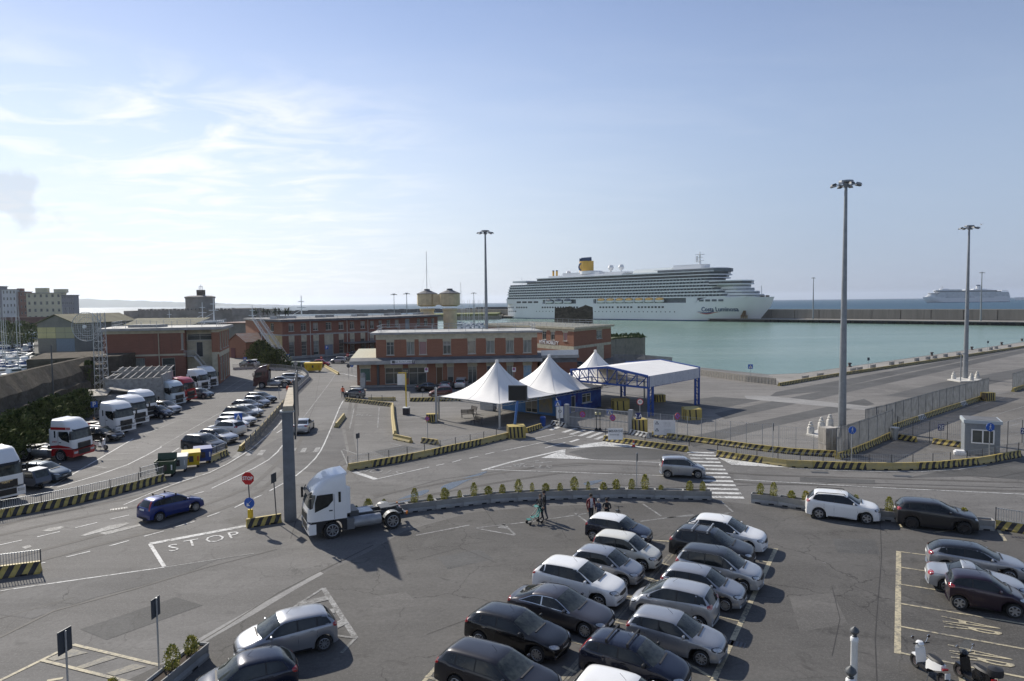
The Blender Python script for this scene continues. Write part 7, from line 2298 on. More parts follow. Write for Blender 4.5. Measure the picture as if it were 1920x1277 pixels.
# road signs ----------------------------------------------------------
def pole_sign(label,px,py,h,kind,deg=0,r=.32,lean=0,name='road_sign',tex=None):
	p = G(px,py)
	t = thing(name,label,'road sign',(p.x,p.y,0),R(deg))
	q = MB();q.cyl((0,.05,0),(0,.05,h),.035,n=8);q.build('post',STEEL,t)
	z = h - r
	if kind == 'ped':
		q = MB();q.box((0,0,z),(2 * r,.03,2 * r));q.build('plate',BLUE,t)
		q = MB();q.add([(-r * .8,-.02,z - r * .7),(r * .8,-.02,z - r * .7),(0,-.02,z + r * .8)],[(0,1,2)]);q.build('triangle',WHITE,t)
		q = MB();q.lathe([(0,0),(r * .1,r * .1),(0,r * .2)],8,(0,-.03,z + r * .12));q.bar((0,-.03,z + r * .15),(-r * .05,-.03,z - r * .2),.07);q.bar((0,-.03,z - r * .15),(r * .2,-.03,z - r * .6),.05);q.bar((0,-.03,z - r * .15),(-r * .22,-.03,z - r * .6),.05);q.build('walking_figure',BLKP,t)
	elif kind == 'walk':
		q = MB();q.cyl((0,.015,z),(0,-.015,z),r,n=22);q.build('disc',BLUE,t)
		q = MB();q.cyl((.02,-.02,z + r * .58),(.02,-.03,z + r * .58),r * .12,n=10);q.bar((0,-.025,z + r * .42),(0,-.025,z - r * .05),r * .2,.01);q.bar((0,-.025,z - r * .05),(r * .25,-.025,z - r * .65),r * .12,.01);q.bar((0,-.025,z - r * .05),(-r * .28,-.025,z - r * .6),r * .12,.01);q.bar((0,-.025,z + r * .35),(r * .32,-.025,z),r * .09,.01);q.bar((0,-.025,z + r * .35),(-r * .32,-.025,z),r * .09,.01);q.build('walking_figure',WHITE,t)
	elif kind == 'back':
		q = MB();q.box((0,0,z),(2 * r,.03,2 * r));q.build('plate',GREYSIGN,t)
	elif kind == 'backdisc':
		q = MB();q.cyl((0,.015,z),(0,-.015,z),r,n=20);q.build('disc',GREYSIGN,t)
	elif kind == 'P':
		q = MB();q.box((0,0,z),(2 * r,.03,2 * r));q.build('plate',BLUE,t)
		text('lettering','P',r * 2,WHITE,t,frame((0,-.02,z),(1,0,0),(0,0,1)),.002,bold=.02)
	elif kind == 'noentry':
		q = MB();q.cyl((0,.015,z),(0,-.015,z),r,n=20);q.build('disc',RED,t)
		q = MB();q.box((0,-.02,z),(r * 1.5,.01,r * .35));q.build('bar',WHITE,t)
	elif kind in ('nostop','speed'):
		disc(t,0,0,z,r,kind)
	elif kind == 'whiteplate':
		q = MB();q.box((0,0,z),(2 * r,.03,2.4 * r));q.build('plate',WHITE,t)
		disc(t,0,-.02,z + .1,r * .7,'nostop')
	elif kind == 'whitedisc':
		q = MB();q.cyl((0,.015,z),(0,-.015,z),r,n=20);q.build('disc',W_CONC,t)
	return t
# stop sign with keep-left disc
p = G(469,985)
t = thing('stop_sign','red octagonal STOP sign above a blue keep-left disc and yellow marker','road sign',(p.x,p.y + .1,0),R(-8))
mb = MB();mb.cyl((0,.05,.1),(-.12,.05,3.35),.035,n=8);mb.build('post',STEELD,t)
mb = MB();oc = [(.42 * math.cos(R(22.5 + 45 * k)),.42 * math.sin(R(22.5 + 45 * k))) for k in range(8)]
mb.add([(-.1 + x,0,2.95 + z) for x,z in oc] + [(-.1 + x,.03,2.95 + z) for x,z in oc],[tuple(range(8)),tuple(range(15,7,-1))] + [(i,8 + i,8 + (i + 1) % 8,(i + 1) % 8) for i in range(8)]);mb.build('octagon',mat('stop_red',(.50,.012,.015),.35),t)
text('lettering','STOP',.32,WHITE,t,frame((-.1,-.012,2.95),(1,0,0),(0,0,1)),.004,.88,bold=.008)
mb = MB();mb.cyl((-.04,.0,1.40),(-.04,-.03,1.40),.34,n=24);mb.build('keep_left_disc',BLUE,t)
mb = MB();mb.bar((.12,-.04,1.57),(-.16,-.04,1.27),.075,.012);mb.add([(-.22,-.045,1.19),(.02,-.045,1.22),(-.19,-.045,1.42)],[(0,1,2)]);mb.build('arrow',WHITE,t)
mb = MB();mb.box((.0,0,.72),(.26,.2,.52));mb.build('marker_box',YELB,t)
p = G(519,981)
t = thing('sign_seen_edge_on','thin road sign seen edge-on on the striped block by the pier','road sign',(p.x,p.y,0),R(80))
mb = MB();mb.cyl((0,0,.1),(0,.14,3.2),.035,n=8);mb.build('post',STEELD,t);mb = MB();mb.box((0,.12,2.9),(.6,.03,.6));mb.build('plate',GREYSIGN,t)
def backsign(label,px,py,h,w=.5,hh=.72,deg=45):
	p = G(px,py);t = thing('road_sign',label,'road sign',(p.x,p.y,0),R(deg))
	mb = MB();mb.cyl((0,-.04,0),(0,-.04,h),.032,n=8);mb.build('post',STEEL,t)
	mb = MB();mb.box((0,0,h - .36),(w,.03,hh));mb.build('plate',GREYSIGN,t)
backsign('dark back of a rectangular sign on a pole beside the planter box',297,1268,3.0,.5,.72,84)
backsign('dark back of a rectangular sign over the yellow hatched bay',128,1338,2.9,.55,.8,78)
pole_sign('blue pedestrian crossing sign on a pole behind the planters',1195,915,2.6,'back',75,.30)
q = G(1195,915)
pole_sign('blue pedestrian sign in front of the grey panel barrier',448,815,2.3,'ped',0,.42)
pole_sign('dark back of a road sign among the parked cars',485,782,2.6,'back',0,.24)
pole_sign('sign pole behind the end of the panelled barrier',524,748,2.2,'back',80,.25)
pole_sign('tilted blue rectangular sign behind the striped lorry',178,790,2.4,'P',25,.36)
pole_sign('round blue sign between the shed and the lorries',328,745,2.9,'walk',0,.36)
pole_sign('small dark backed sign in the side yard bay',672,868,2.6,'back',60,.22)
pole_sign('pole with an orange and black picture plate in the side yard',802,832,2.7,'nostop',0,.22)
pole_sign('blue pedestrian sign in front of the cabin wall',1046,800,2.9,'ped',0,.34)
pole_sign('blue pedestrian sign behind the sliding gate',1143,806,2.25,'ped',0,.34)
pole_sign('speed limit sign beside the canopy post',1200,800,3.1,'speed',0,.36)
pole_sign('small round no-stopping sign on the tall wire fence',1270,832,3.0,'nostop',30,.33)
pole_sign('blue sign with its dark back turned on a pole in the wire fence',1450,860,3.1,'back',70,.3)
pole_sign('round blue pedestrian sign in front of the slatted fence',1597,868,3.1,'walk',0,.32)
pole_sign('round blue pedestrian sign in front of the kiosk',1855,862,3.15,'walk',0,.36)
pole_sign('blue pedestrian sign standing on the far quay edge',1407,706,2.2,'ped',0,.42)
pole_sign('slender sign post on the quay left of the mast',1628,696,2.6,'back',20,.28)
pole_sign('slender sign post on the quay right of the mast',1852,659,2.7,'back',20,.3)
pole_sign('blue parking sign in front of the long brick building',613,672,3.2,'P',0,.42)
pole_sign('red no-entry sign by the canopy roof',652,687,2.9,'noentry',0,.34)
pole_sign('dark back of a round sign on the island before the bar',654,712,2.9,'backdisc',0,.36)
pole_sign('round blue arrow sign on the island before the bar',660,700,1.9,'walk',0,.34)
pole_sign('white plate with a no-stopping disc before the bar',800,728,3.3,'whiteplate',0,.3)
pole_sign('white plate with a disc before the windows right of the pickup',964,728,3.3,'whiteplate',0,.3)
pole_sign('blue pedestrian sign beside the palm bushes',541,686,2.7,'ped',0,.4)
pole_sign('small white plate sign beside the palm bushes',534,686,2.9,'whitedisc',0,.35)
pole_sign('grey round sign in front of the waste containers',555,712,3.4,'whitedisc',0,.4)
pole_sign('red and white topped post by the yellow containers',603,694,2.9,'noentry',0,.25)
pole_sign('blue pedestrian sign near the dark kiosk by the far road',460,690,2.4,'ped',0,.36)
# yellow mast and notice in the side yard, slim striped mast
p = G(762,776);t = thing('yellow_mast','tall thin yellow post with a white notice in the side yard','post',(p.x,p.y,0));mb = MB();mb.box((0,0,2.6),(.14,.14,5.2));mb.build('post',YELB,t);mb = MB();mb.box((-.55,.3,4.3),(1.1,.06,1.4));mb.build('notice',WHITE,t);mb = MB();mb.box((-.45,0,5.15),(.9,.1,.1));mb.build('arm',YELB,t)
p = G(818,792);t = thing('steel_post','grey steel post supporting the left corner of the first white tent','post',(p.x,p.y,0));mb = MB();mb.cyl((0,0,0),(0,0,4.1),.12,n=8);mb.build('post',STEEL,t)
for i,(px,py,h,lb) in enumerate(((1801,716,4.6,'short twin-headed lamp post beside the mast on the paved island'),)):
	p = G(px,py);t = thing('lamp_post',lb,'street lamp',(p.x,p.y,0));mb = MB();mb.cyl((0,0,0),(0,0,h),.08,n=8);mb.build('pole',GALV,t);
	for sg in (1,-1):
		mb = MB();mb.box((sg * .4,0,h),(.6,.25,.15));mb.build('lamp_head',GALV,t)
# thin pole in front of the rampart
p = G(103,800);t = thing('thin_pole','thin dark pole standing in front of the ancient rampart','pole',(p.x,p.y,0));mb = MB();mb.cyl((0,0,0),(0,0,9.5),.07,n=6);mb.build('pole',STEELD,t)
# lattice mast with round grid reflector
t = thing('radar_mast','steel lattice mast with a large round grid reflector on top','mast',(-55.0,91.0,0))
mb = MB();w = .62
for sx,sy in ((-w,-w),(w,-w),(w,w),(-w,w)):
	mb.bar((sx,sy,0),(sx * .8,sy * .8,13.0),.075)
for k in range(14):
	z = k * .92;f = 1 - .2 * z / 13;f2 = 1 - .2 * (z + .92) / 13
	c = [(-w,-w),(w,-w),(w,w),(-w,w)]
	for i in range(4):
		a,b = c[i],c[(i + 1) % 4]
		mb.bar((a[0] * f,a[1] * f,z),(b[0] * f2,b[1] * f2,z + .92),.03);mb.bar((a[0] * f,a[1] * f,z),(b[0] * f,b[1] * f,z),.03)
mb.build('lattice_tower',STEEL,t)
mb = MB();cx,cy,cz = -.9,-1.0,11.2
N_ = 28;Rr = 1.9
for rr_ in (Rr,Rr * .66,Rr * .33):
	for k in range(N_):
		a,b = 2 * math.pi * k / N_,2 * math.pi * (k + 1) / N_;dz = -.35 * (rr_ / Rr) ** 2
		mb.bar((cx + rr_ * math.cos(a),cy + dz,cz + rr_ * math.sin(a)),(cx + rr_ * math.cos(b),cy + dz,cz + rr_ * math.sin(b)),.06 if rr_ == Rr else .03)
for k in range(-6,7):
	x = k * Rr / 6.5;h = math.sqrt(max(0,Rr * Rr - x * x));mb.bar((cx + x,cy - .2,cz - h),(cx + x,cy - .2,cz + h),.022);mb.bar((cx - h,cy - .2,cz + x),(cx + h,cy - .2,cz + x),.022)
mb.build('grid_reflector',STEEL,t)
mb = MB();mb.lathe([(0,0),(.22,.05),(.22,.3),(0,.35)],10,(cx,cy - .9,cz),0,'y');mb.build('feed_horn',WHITE,t)
# ---------------------------------------------------------------- waste containers
def bin_(label,px,py,col,deg,lid=True,w=1.45,d=1.05,h=1.3,grp='waste containers by the lorry park entrance'):
	p = G(px,py);t = thing('waste_container',label,'waste container',(p.x,p.y,0),R(deg),grp)
	mb = MB();V = []
	for z,f in ((.25,.84),(h,1.0)):
		V += [(-w / 2 * f,-d / 2 * f,z),(w / 2 * f,-d / 2 * f,z),(w / 2 * f,d / 2 * f,z),(-w / 2 * f,d / 2 * f,z)]
	mb.add(V,[(3,2,1,0),(0,1,5,4),(1,2,6,5),(2,3,7,6),(3,0,4,7)]);mb.build('body',col,t)
	mb = MB();mb.box((0,-d / 2,h),(w + .06,.06,.08));mb.box((0,d / 2,h),(w + .06,.06,.08));mb.box((-w / 2,0,h),(.06,d,.08));mb.box((w / 2,0,h),(.06,d,.08));mb.build('rim',col,t)
	mb = MB();mb.box((0,0,h - .25),(w * .9,d * .9,.04));mb.build('contents',DARKV,t)
	mb = MB();mb.add([(-w / 2,d / 2,h + .04),(w / 2,d / 2,h + .04),(w / 2,d / 2 + .15,h + .5),(-w / 2,d / 2 + .15,h + .5)] if not lid else [(-w / 2,-d / 2,h + .03),(w / 2,-d / 2,h + .03),(w / 2,d / 2,h + .16),(-w / 2,d / 2,h + .16)],[(0,1,2,3)]);mb.build('lid',col,t)
	mb = MB();mb.box((0,-d / 2 * .94 - .02,h * .62),(.34,.015,.5));mb.build('sticker',BLKP if col is not WHITE else STEELD,t)
	for sx in (-1,1):
		mb = MB();mb.box((sx * w * .36,-d / 2 * .93 - .02,h * .62),(.10,.015,.42));mb.build('reflective_mark',RED if col is WHITE or col is YELB else WHITE,t)
		mb = MB();mb.cyl((sx * (w / 2 + .0),0,h * .8),(sx * (w / 2 + .14),0,h * .8),.06,n=8);mb.build('lifting_pin',STEELD,t)
		for sy in (-1,1):
			mb = MB();mb.cyl((sx * w * .34,sy * d * .32 - .03,.11),(sx * w * .34,sy * d * .32 + .03,.11),.11,n=10);mb.build('castor',BLACK,t)
GRN = mat('container_green',(.03,.065,.035),.5,var=.2);WCON = mat('container_grey_white',(.46,.48,.48),.5,var=.15);BCON = mat('container_blue',(.03,.07,.27),.5,var=.15)
bin_('dark green open waste container at the near end of the row',312,893,GRN,14,False)
bin_('grey-white waste container with red marks, second in the row',335,884,WCON,20)
bin_('bright yellow waste container with a dark label, third in the row',359,876,YELB,26)
bin_('blue waste container at the far end of the row',381,868,BCON,28)
g2 = 'waste containers by the palm bushes'
bin_('dark green waste container beside the palm bushes, first of three',558,695,GRN,0,True,2.4,1.2,1.8,g2)
bin_('dark grey waste container in the middle of the three by the palms',573,695,PBG,0,True,1.9,1.2,1.8,g2)
bin_('wide yellow recycling container by the palms',588,697,YELB,0,True,3.6,1.2,1.8,g2)
p = G(1007,808);t = thing('litter_bin','blue litter bin standing beside the hoarding and white striped block','bin',(*G(1018,799).xy,0));mb = MB();mb.lathe([(0,0),(.28,0),(.34,.9),(.36,.95),(.25,1.1),(0,1.12)],12);mb.build('body',BLS,t,True)
p = G(1677,824);t = thing('litter_bin','grey litter bin at the corner of the slatted fence','bin',(p.x,p.y,0));mb = MB();mb.lathe([(0,0),(.3,0),(.36,1.0),(.42,1.05),(.42,1.2),(0,1.2)],12);mb.build('body',STEEL,t,True)
# ---------------------------------------------------------------- planters with shrubs
LEAFY = NG('euonymus_leaf',.6,.3)
LEAFY.out(LEAFY.mix(LEAFY.rng(LEAFY.noise(9,2),.42,.6),(.13,.16,.03),(.52,.46,.10)));LEAFY = LEAFY.m
LEAFD = NG('dark_leaf',.85,.1)
LEAFD.out(LEAFD.mix(LEAFD.rng(LEAFD.noise(1.6,4),.38,.62),(.025,.042,.014),(.15,.175,.06)));LEAFD = LEAFD.m
SOIL = mat('soil',(.05,.035,.025),.95)
rnd = random.Random(11)
def leaf_mesh(w,h,n,s,seed,m_,base=.0,jag=.35):
	r_ = random.Random(seed);mb = MB()
	for _ in range(n):
		a = r_.uniform(0,6.283);v = r_.random();z = base + h * v
		rad = w / 2 * (math.sin(math.pi * min(1,.18 + v * .78)) ** .8) * (r_.random() ** .45) * (1 + r_.uniform(-jag,jag) * .5)
		c = Vector((rad * math.cos(a),rad * math.sin(a),z));d = Vector((math.cos(a) * .6 + r_.uniform(-.5,.5),math.sin(a) * .6 + r_.uniform(-.5,.5),r_.uniform(.2,1.2))).normalized()
		u = d.orthogonal().normalized();u = (u * math.cos(a * 3) + d.cross(u) * math.sin(a * 3));k = s * r_.uniform(.6,1.3)
		mb.add([c - u * k * .35,c + d * k * .5 - u * k * .1 + u.cross(d) * k * .1,c + d * k,c + d * k * .5 + u * k * .35],[(0,1,2,3)])
	o = mb.build('foliage',m_);me = o.data;bpy.data.objects.remove(o)
	return me
EU = [leaf_mesh(.46,.52 + .14 * k,700,.085,20 + k,LEAFY) for k in range(4)]
def shrub(label,p,z,k,group=None,s=1.0):
	t = thing('potted_shrub',label,'shrub',(p.x,p.y,z),k * 1.3,group)
	f = put('foliage',EU[k % 4],t);f.scale = (s,s,s)
	mb = MB();mb.cyl((0,0,-.1),(0,0,.35),.02,n=5);mb.build('stem',SOIL,t)
def planter_mesh(l):
	mb = MB();h,wb_,wt_ = .62,.24,.30
	mb.xprism([(0,0),(0,0)],0,0) if False else None
	for sg in (1,-1):
		pr = [(sg * .28,0),(sg * .28,.12),(sg * .20,.25),(sg * .30,h),(sg * .25,h),(sg * .22,h - .12)]
		for q in range(5):
			(y0,z0),(y1,z1) = pr[q],pr[q + 1]
			f = [(-l / 2,y0,z0),(l / 2,y0,z0),(l / 2,y1,z1),(-l / 2,y1,z1)]
			mb.add(f,[(0,1,2,3) if sg < 0 else (3,2,1,0)])
	for x in (-l / 2,l / 2):
		mb.box((x * .985,0,h / 2),(.05,.5,h - .02))
	mb.add([(-l / 2,-.22,h - .1),(l / 2,-.22,h - .1),(l / 2,.22,h - .1),(-l / 2,.22,h - .1)],[(0,1,2,3)],1)
	mb.box((-l * .25,0,.04),(.34,.57,.08),mi=2);mb.box((l * .25,0,.04),(.34,.57,.08),mi=2)
	o = mb.build('planter',[mat('planter_concrete',(.34,.34,.33),.85,var=.25,vscale=1.5,bump=.2,bscale=30),SOIL,DARKV]);me = o.data;bpy.data.objects.remove(o);return me
def planters(pts,where,n):
	P_ = [G(*p) for p in pts];D = poly_len(P_);out_ = []
	for i in range(n):
		a,_ = along(P_,D * i / n);b,_ = along(P_,D * (i + 1) / n);d = b - a;hd = math.atan2(d.y,d.x);no = Vector((-math.sin(hd),math.cos(hd),0));c = (a + b) / 2 + no * .28
		o = put('concrete_planter',planter_mesh(d.length - .03),None,(c.x,c.y,0.007),hd)
		tag(o,f'{ordinal(i)} concrete planter block {where}','planter','concrete planters ' + where)
		out_.append((c,hd,d.length))
	return P_,out_
PA = [(664,984),(700,973),(765,962),(850,952),(935,942),(1040,937),(1175,934),(1335,938)]
P_,po = planters(PA,'counted from the white lorry',13)
SH = [672,695,722,779,808,836,864,891,918,943,973,999,1025,1051,1078,1104,1133,1157,1185,1210,1240,1294,1319]
seg = list(zip(P_[:-1],P_[1:]))
def on_line(px,P_,off=.28):
	for a,b in zip(P_[:-1],P_[1:]):
		L_ = (b - a).length;u = upx(px,930,a,b)
		if -0.3 <= u <= L_ + .3:
			d = (b - a) / L_;no = Vector((-d.y,d.x,0));return a + d * u + no * off
	return None
for i,px in enumerate(SH):
	q = on_line(px,P_)
	if q:
		shrub(f'{ordinal(i)} shrub in the long curved planter row from the lorry',Vector((q.x,q.y,0)),.52,i,'yellow-green shrubs in the long planter row',(.95,1.15,.7,1.05,.85,1.2,.65,1.0,1.1)[i % 9])
PB_ = [(1408,943),(1465,949),(1520,958),(1650,976),(1745,987),(1866,996)]
P_,po = planters(PB_,'right of the zebra crossing',8)
for i,px in enumerate((1425,1450,1482,1509,1604,1668,1774,1812)):
	q = on_line(px,P_)
	if q:
		shrub(f'{ordinal(i)} yellow-green shrub in the planters right of the zebra',Vector((q.x,q.y,0)),.52,i + 2,'yellow-green shrubs right of the zebra',1.0)
# planter box bottom left
a,b = G(300,1300),G(378,1235);d = b - a
t = put('concrete_planter',planter_mesh(3.6),None,((b - d.normalized() * 1.7).x,(b - d.normalized() * 1.7).y,0.007),math.atan2(d.y,d.x));tag(t,'concrete planter beside the navy small car in the lower left corner','planter')
t2 = put('concrete_planter',t.data,None,((b - d.normalized() * 5.4).x - .4,(b - d.normalized() * 5.4).y,0.007),math.atan2(d.y,d.x));tag(t2,'lowest concrete planter, mostly below the bottom edge of the view','planter')
dn = d.normalized()
shrub('large yellow-green shrub at the far end of the lower left planter',b - dn * .6,.5,1,None,1.05);shrub('large yellow-green shrub in the middle of the lower left planter',b - dn * 1.7,.5,2,None,1.1);shrub('yellow-green shrub in the lowest planter at the bottom edge',b - dn * 4.2 - Vector((.3,0,0)),.5,3,None,1.1)
# white finial posts at the bottom right
for i,(x,y,zt_,lb) in enumerate(((8.98,17.6,Zh(1612,1175,17.6),'tall white post with dark onion finial near the lower right edge'),(7.28,14.4,Zh(1606,1249,14.4),'second white post with dark onion finial cut off by the bottom edge'))):
	t = thing('finial_post',lb,'post',(x,y,0),0)
	mb = MB();mb.lathe([(.10,0),(.085,zt_ - .42),(.10,zt_ - .40),(.10,zt_ - .30),(.07,zt_ - .26)],14);mb.build('shaft',WHITE,t,True)
	mb = MB();mb.lathe([(.05,zt_ - .28),(.07,zt_ - .24),(.05,zt_ - .22),(.12,zt_ - .12),(.10,zt_ - .06),(.02,zt_),(0,zt_ + .03)],14);mb.build('finial',STEELD,t,True)
# benches under the first tent
WOOD = mat('bench_wood',(.06,.045,.035),.7)
def bench(label,px,py,deg):
	p = G(px,py);t = thing('park_bench',label,'bench',(p.x,p.y,0),R(deg),'benches beside the first tent')
	for k in range(4):
		mb = MB();mb.box((0,-.18 + k * .12,.45),(1.6,.08,.03));mb.build('seat_slat',WOOD,t)
	for k in range(4):
		mb = MB();mb.box((0,.27 + k * .03,.56 + k * .11),(1.6,.03,.08));mb.build('back_slat',WOOD,t)
	for sx in (-.7,.7):
		mb = MB();mb.bar((sx,-.2,.44),(sx,-.25,0),.05);mb.bar((sx,.2,.44),(sx,.32,0),.05);mb.bar((sx,.2,.44),(sx,.38,.95),.05);mb.bar((sx,-.22,.44),(sx,.24,.44),.05);mb.build('cast_leg',STEELD,t)
bench('dark slatted bench facing away at the left of the first tent',877,783,10);bench('dark slatted bench turned sideways behind the first bench',885,776,-60);bench('dark low bench lying lengthwise in the tent shadow',893,797,-52)
p = G(915,769);t = thing('switch_cabinet','grey metal cabinet beneath the far edge of the first tent','cabinet',(p.x,p.y,0),R(-40));mb = MB();mb.box((0,0,.5),(2.2,.6,1.0));mb.build('body',STEEL,t)
# fuel pump like unit by the bar corner
p = G(681,727);t = thing('fuel_pump','rounded grey fuel pump at the left corner of the bar building','pump',(p.x,p.y,0));mb = MB();mb.box((0,0,.85),(.8,.6,1.7));mb.build('cabinet',STEEL,t);mb = MB();mb.lathe([(.42,0),(.45,.5),(.3,.75),(0,.8)],12,(0,0,1.7));mb.build('hood',W_CONC,t,True)
# traffic cone
p = G(1188,838);t = thing('traffic_cone','red and white cone standing before the striped blocks','cone',(p.x,p.y,0));mb = MB();mb.lathe([(.16,.03),(.11,.25)],10);mb.lathe([(.08,.4),(.03,.65),(0,.66)],10);mb.build('cone',RED,t);mb = MB();mb.lathe([(.11,.25),(.08,.4)],10);mb.build('white_band',WHITE,t);mb = MB();mb.box((0,0,.015),(.38,.38,.03));mb.build('base',BLACK,t)
# yellow gate lights
for lb,px in (('left of the pair of small lamp posts standing at the sliding gate',1118),('right of the pair of small lamp posts standing at the sliding gate',1125)):
	p = G(px,807);t = thing('gate_lamp',lb,'lamp',(p.x,p.y,0));mb = MB();mb.cyl((0,0,0),(0,0,1.7),.05,n=8);mb.build('post',STEELD,t);mb = MB();mb.lathe([(0,0),(.12,0),(.13,.2),(.05,.28),(0,.28)],10,(0,0,1.7));mb.build('lantern',mat('lantern_cream',(.6,.55,.3),.4),t,True);mb = MB();mb.lathe([(.2,0),(.2,.08),(.06,.3),(0,.3)],10);mb.build('foot',BLACK,t)
# ---------------------------------------------------------------- bushes and trees
BU = [leaf_mesh(2.6,2.6,900,.30,50 + k,LEAFD,.05,.6) for k in range(3)]
def bush(label,x,y,s,k,sz=1.0,group=None):
	t = thing('bush',label,'bush',(x,y,0),k * 1.1,group)
	for j in range(3):
		f = put('foliage',BU[(k + j) % 3],t,(math.cos(j * 2.1 + k) * .6 * s,math.sin(j * 2.1 + k) * .6 * s,0));f.scale = (s * (1 - .12 * j),s,s * sz * (1 - .1 * j));f.rotation_euler = (0,0,j)
	mb = MB();mb.cyl((0,0,0),(.1,0,1.0 * s),.06 * s,.03 * s,6);mb.build('stem',SOIL,t)
for i,(px,py,s) in enumerate(((8,862,1.5),(25,846,1.4),(48,832,1.3),(72,820,1.5),(96,812,1.4),(118,798,1.35),(138,786,1.3),(158,778,1.2),(172,772,1.0),(-25,880,1.5),(60,848,.9))):
	x,y = gxy(px,py);bush(f'{ordinal(i)} dense dark bush at the foot of the rampart, counted from the left',x,y,s,i,1.0,'bushes at the foot of the rampart')
x,y = gxy(492,682);bush('round green bush beside the steel staircase',x,y,2.0,1,1.0);x,y = gxy(515,690);bush('spiky green bush right of the steel staircase',x,y,1.8,2,.9)
x,y = gxy(540,692);bush('low green hedge plant beside the striped kerb',x,y,.8,3,.8)
bush('dark ivy-like bush growing on the round stone corner',-63.0,100.2,1.1,0,1.9)
# ---------------------------------------------------------------- cruise ships
SHW = mat('ship_white',(.74,.75,.76),.45,var=.06,vscale=.05)
SHG = mat('ship_glass',(.035,.045,.055),.25,spec=.6,var=.5,vscale=.15)
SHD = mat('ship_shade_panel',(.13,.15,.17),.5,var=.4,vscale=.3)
SHY = mat('funnel_yellow',(.62,.36,.05),.5)
SHB = mat('ship_blue',(.02,.06,.16),.5)
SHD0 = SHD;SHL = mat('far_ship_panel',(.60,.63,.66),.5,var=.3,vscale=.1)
LBO = mat('lifeboat_orange',(.75,.45,.14),.5)
def ship(label,L_,loc,rz,detail=True,full=True,funnel_back=.20):
	t = thing('cruise_ship',label,'cruise ship',loc,rz)
	k = L_ / 292.0
	S = lambda v: k * (v if v <= 19.2 else 19.2 + (v - 19.2) * .92)
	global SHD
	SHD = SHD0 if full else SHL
	hw = S(16)
	# hull: stations from stern to bow with flare
	zs = [-.8,0,.9,4,8,12,15.2]
	def hull_w(f,z):
		q = z / 15.2
		bow = max(0,(f - (.80 + .06 * q)) / (1.0 - (.80 + .06 * q)))
		w = (1 - bow ** (1.5 + .9 * q))
		st_f = max(0,(.05 - f) / .05)
		return max(0.004,w * (1 - .18 * st_f))
	n = 48;V = []
	xs = [i / n for i in range(n + 1)]
	def xend(z):     # raked stem: bow position per height
		return L_ * (.455 + .045 * max(0,z) / 15.2 * 1.0)
	for f in xs:
		for z in zs:
			xf = -L_ / 2 + f * (xend(z) + L_ / 2)
			zz = z if z < 15 else 15.2 + 4.0 * max(0,min(1,(f - .80) * 60))
			V.append((xf,-hw * hull_w(f,max(0,z)),S(zz)))
	m_ = len(zs)
	mb = MB();F = [];mi = []
	side2 = [(x,-y,z) for x,y,z in V];b = len(V)
	for i in range(n):
		for j in range(m_ - 1):
			F.append((i * m_ + j,(i + 1) * m_ + j,(i + 1) * m_ + j + 1,i * m_ + j + 1));mi.append(1 if j < 2 else 0)
			F.append((b + i * m_ + j + 1,b + (i + 1) * m_ + j + 1,b + (i + 1) * m_ + j,b + i * m_ + j));mi.append(1 if j < 2 else 0)
	for i in range(n):      # deck
		F.append((i * m_ + m_ - 1,(i + 1) * m_ + m_ - 1,b + (i + 1) * m_ + m_ - 1,b + i * m_ + m_ - 1));mi.append(0)
	for j in range(m_ - 1):
		F.append((j,j + 1,b + j + 1,b + j));mi.append(0)
	mb.v = V + side2;mb.f = F;mb.m = mi
	mb.build('hull',[SHW,SHB],t,True)
	X = lambda a: -L_ / 2 + a * L_                    # a: 0 stern .. 1 bow
	# decks above the promenade; (start, end) fractions, stepping in at the bow
	dh = 2.85
	decks = [(.005,.90),(.012,.89),(.012,.875),(.014,.86),(.018,.85),(.022,.84),(.11,.85),(.16,.855)]
	z = 19.4
	# recessed promenade level
	def slab(nm,a,b_,y,z0,z1,m__,taper=.0):
		q = MB();p = [(X(a),-y),(X(b_) - S(5) * taper,-y),(X(b_),-y * .62),(X(b_) + S(3) * taper,0),(X(b_),y * .62),(X(b_) - S(5) * taper,y),(X(a),y)]
		q.prism(p,z0,z1,0);return q.build(nm,m__,t)
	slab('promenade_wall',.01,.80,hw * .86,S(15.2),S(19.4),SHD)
	slab('promenade_fascia',.005,.19,hw,S(15.2),S(19.4),SHW);slab('promenade_fascia',.345,.42,hw,S(15.2),S(19.4),SHW);slab('promenade_fascia',.765,.80,hw,S(15.2),S(19.4),SHW)
	for i,(a,b_) in enumerate(decks):
		glass = i >= 6
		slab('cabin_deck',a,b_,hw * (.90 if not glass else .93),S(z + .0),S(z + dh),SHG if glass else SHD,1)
		slab('deck_edge',a - .003 if i < 6 else a,b_ + .004,hw,S(z - .2),S(z + 1.0 if not glass else z + .6),SHW,1)
		if detail and not glass:
			q = MB();nb_ = int((b_ - a) * L_ / S(3.4))
			for j in range(nb_):
				x = X(a) + S(1) + (X(b_) - X(a) - S(6)) * j / nb_
				for sg in (1,-1):
					q.box((x,sg * hw * .95,S(z + 1.6)),(S(.35),hw * .09,S(2.3)))
			o = q.build('balcony_divider',mat('divider_grey',(.36,.38,.40),.6),t);o['kind'] = 'stuff'
		z += dh
	slab('top_deck_edge',.16,.855,hw,S(z - .1),S(z + .6),SHW,1)
	# bow steps and bridge
	for i,(a,b_) in enumerate(((.83,.958),(.83,.945),(.83,.93),(.83,.92))):
		slab('bow_house',a,b_,hw * (.80 - .03 * i),S(18.9 + i * 2.85),S(18.9 + i * 2.85 + 2.8),SHW,1)
		slab('bow_windows',a + .01,b_ + .0015,hw * (.805 - .03 * i),S(18.9 + i * 2.85 + 1.2),S(18.9 + i * 2.85 + 1.9),SHD,1)
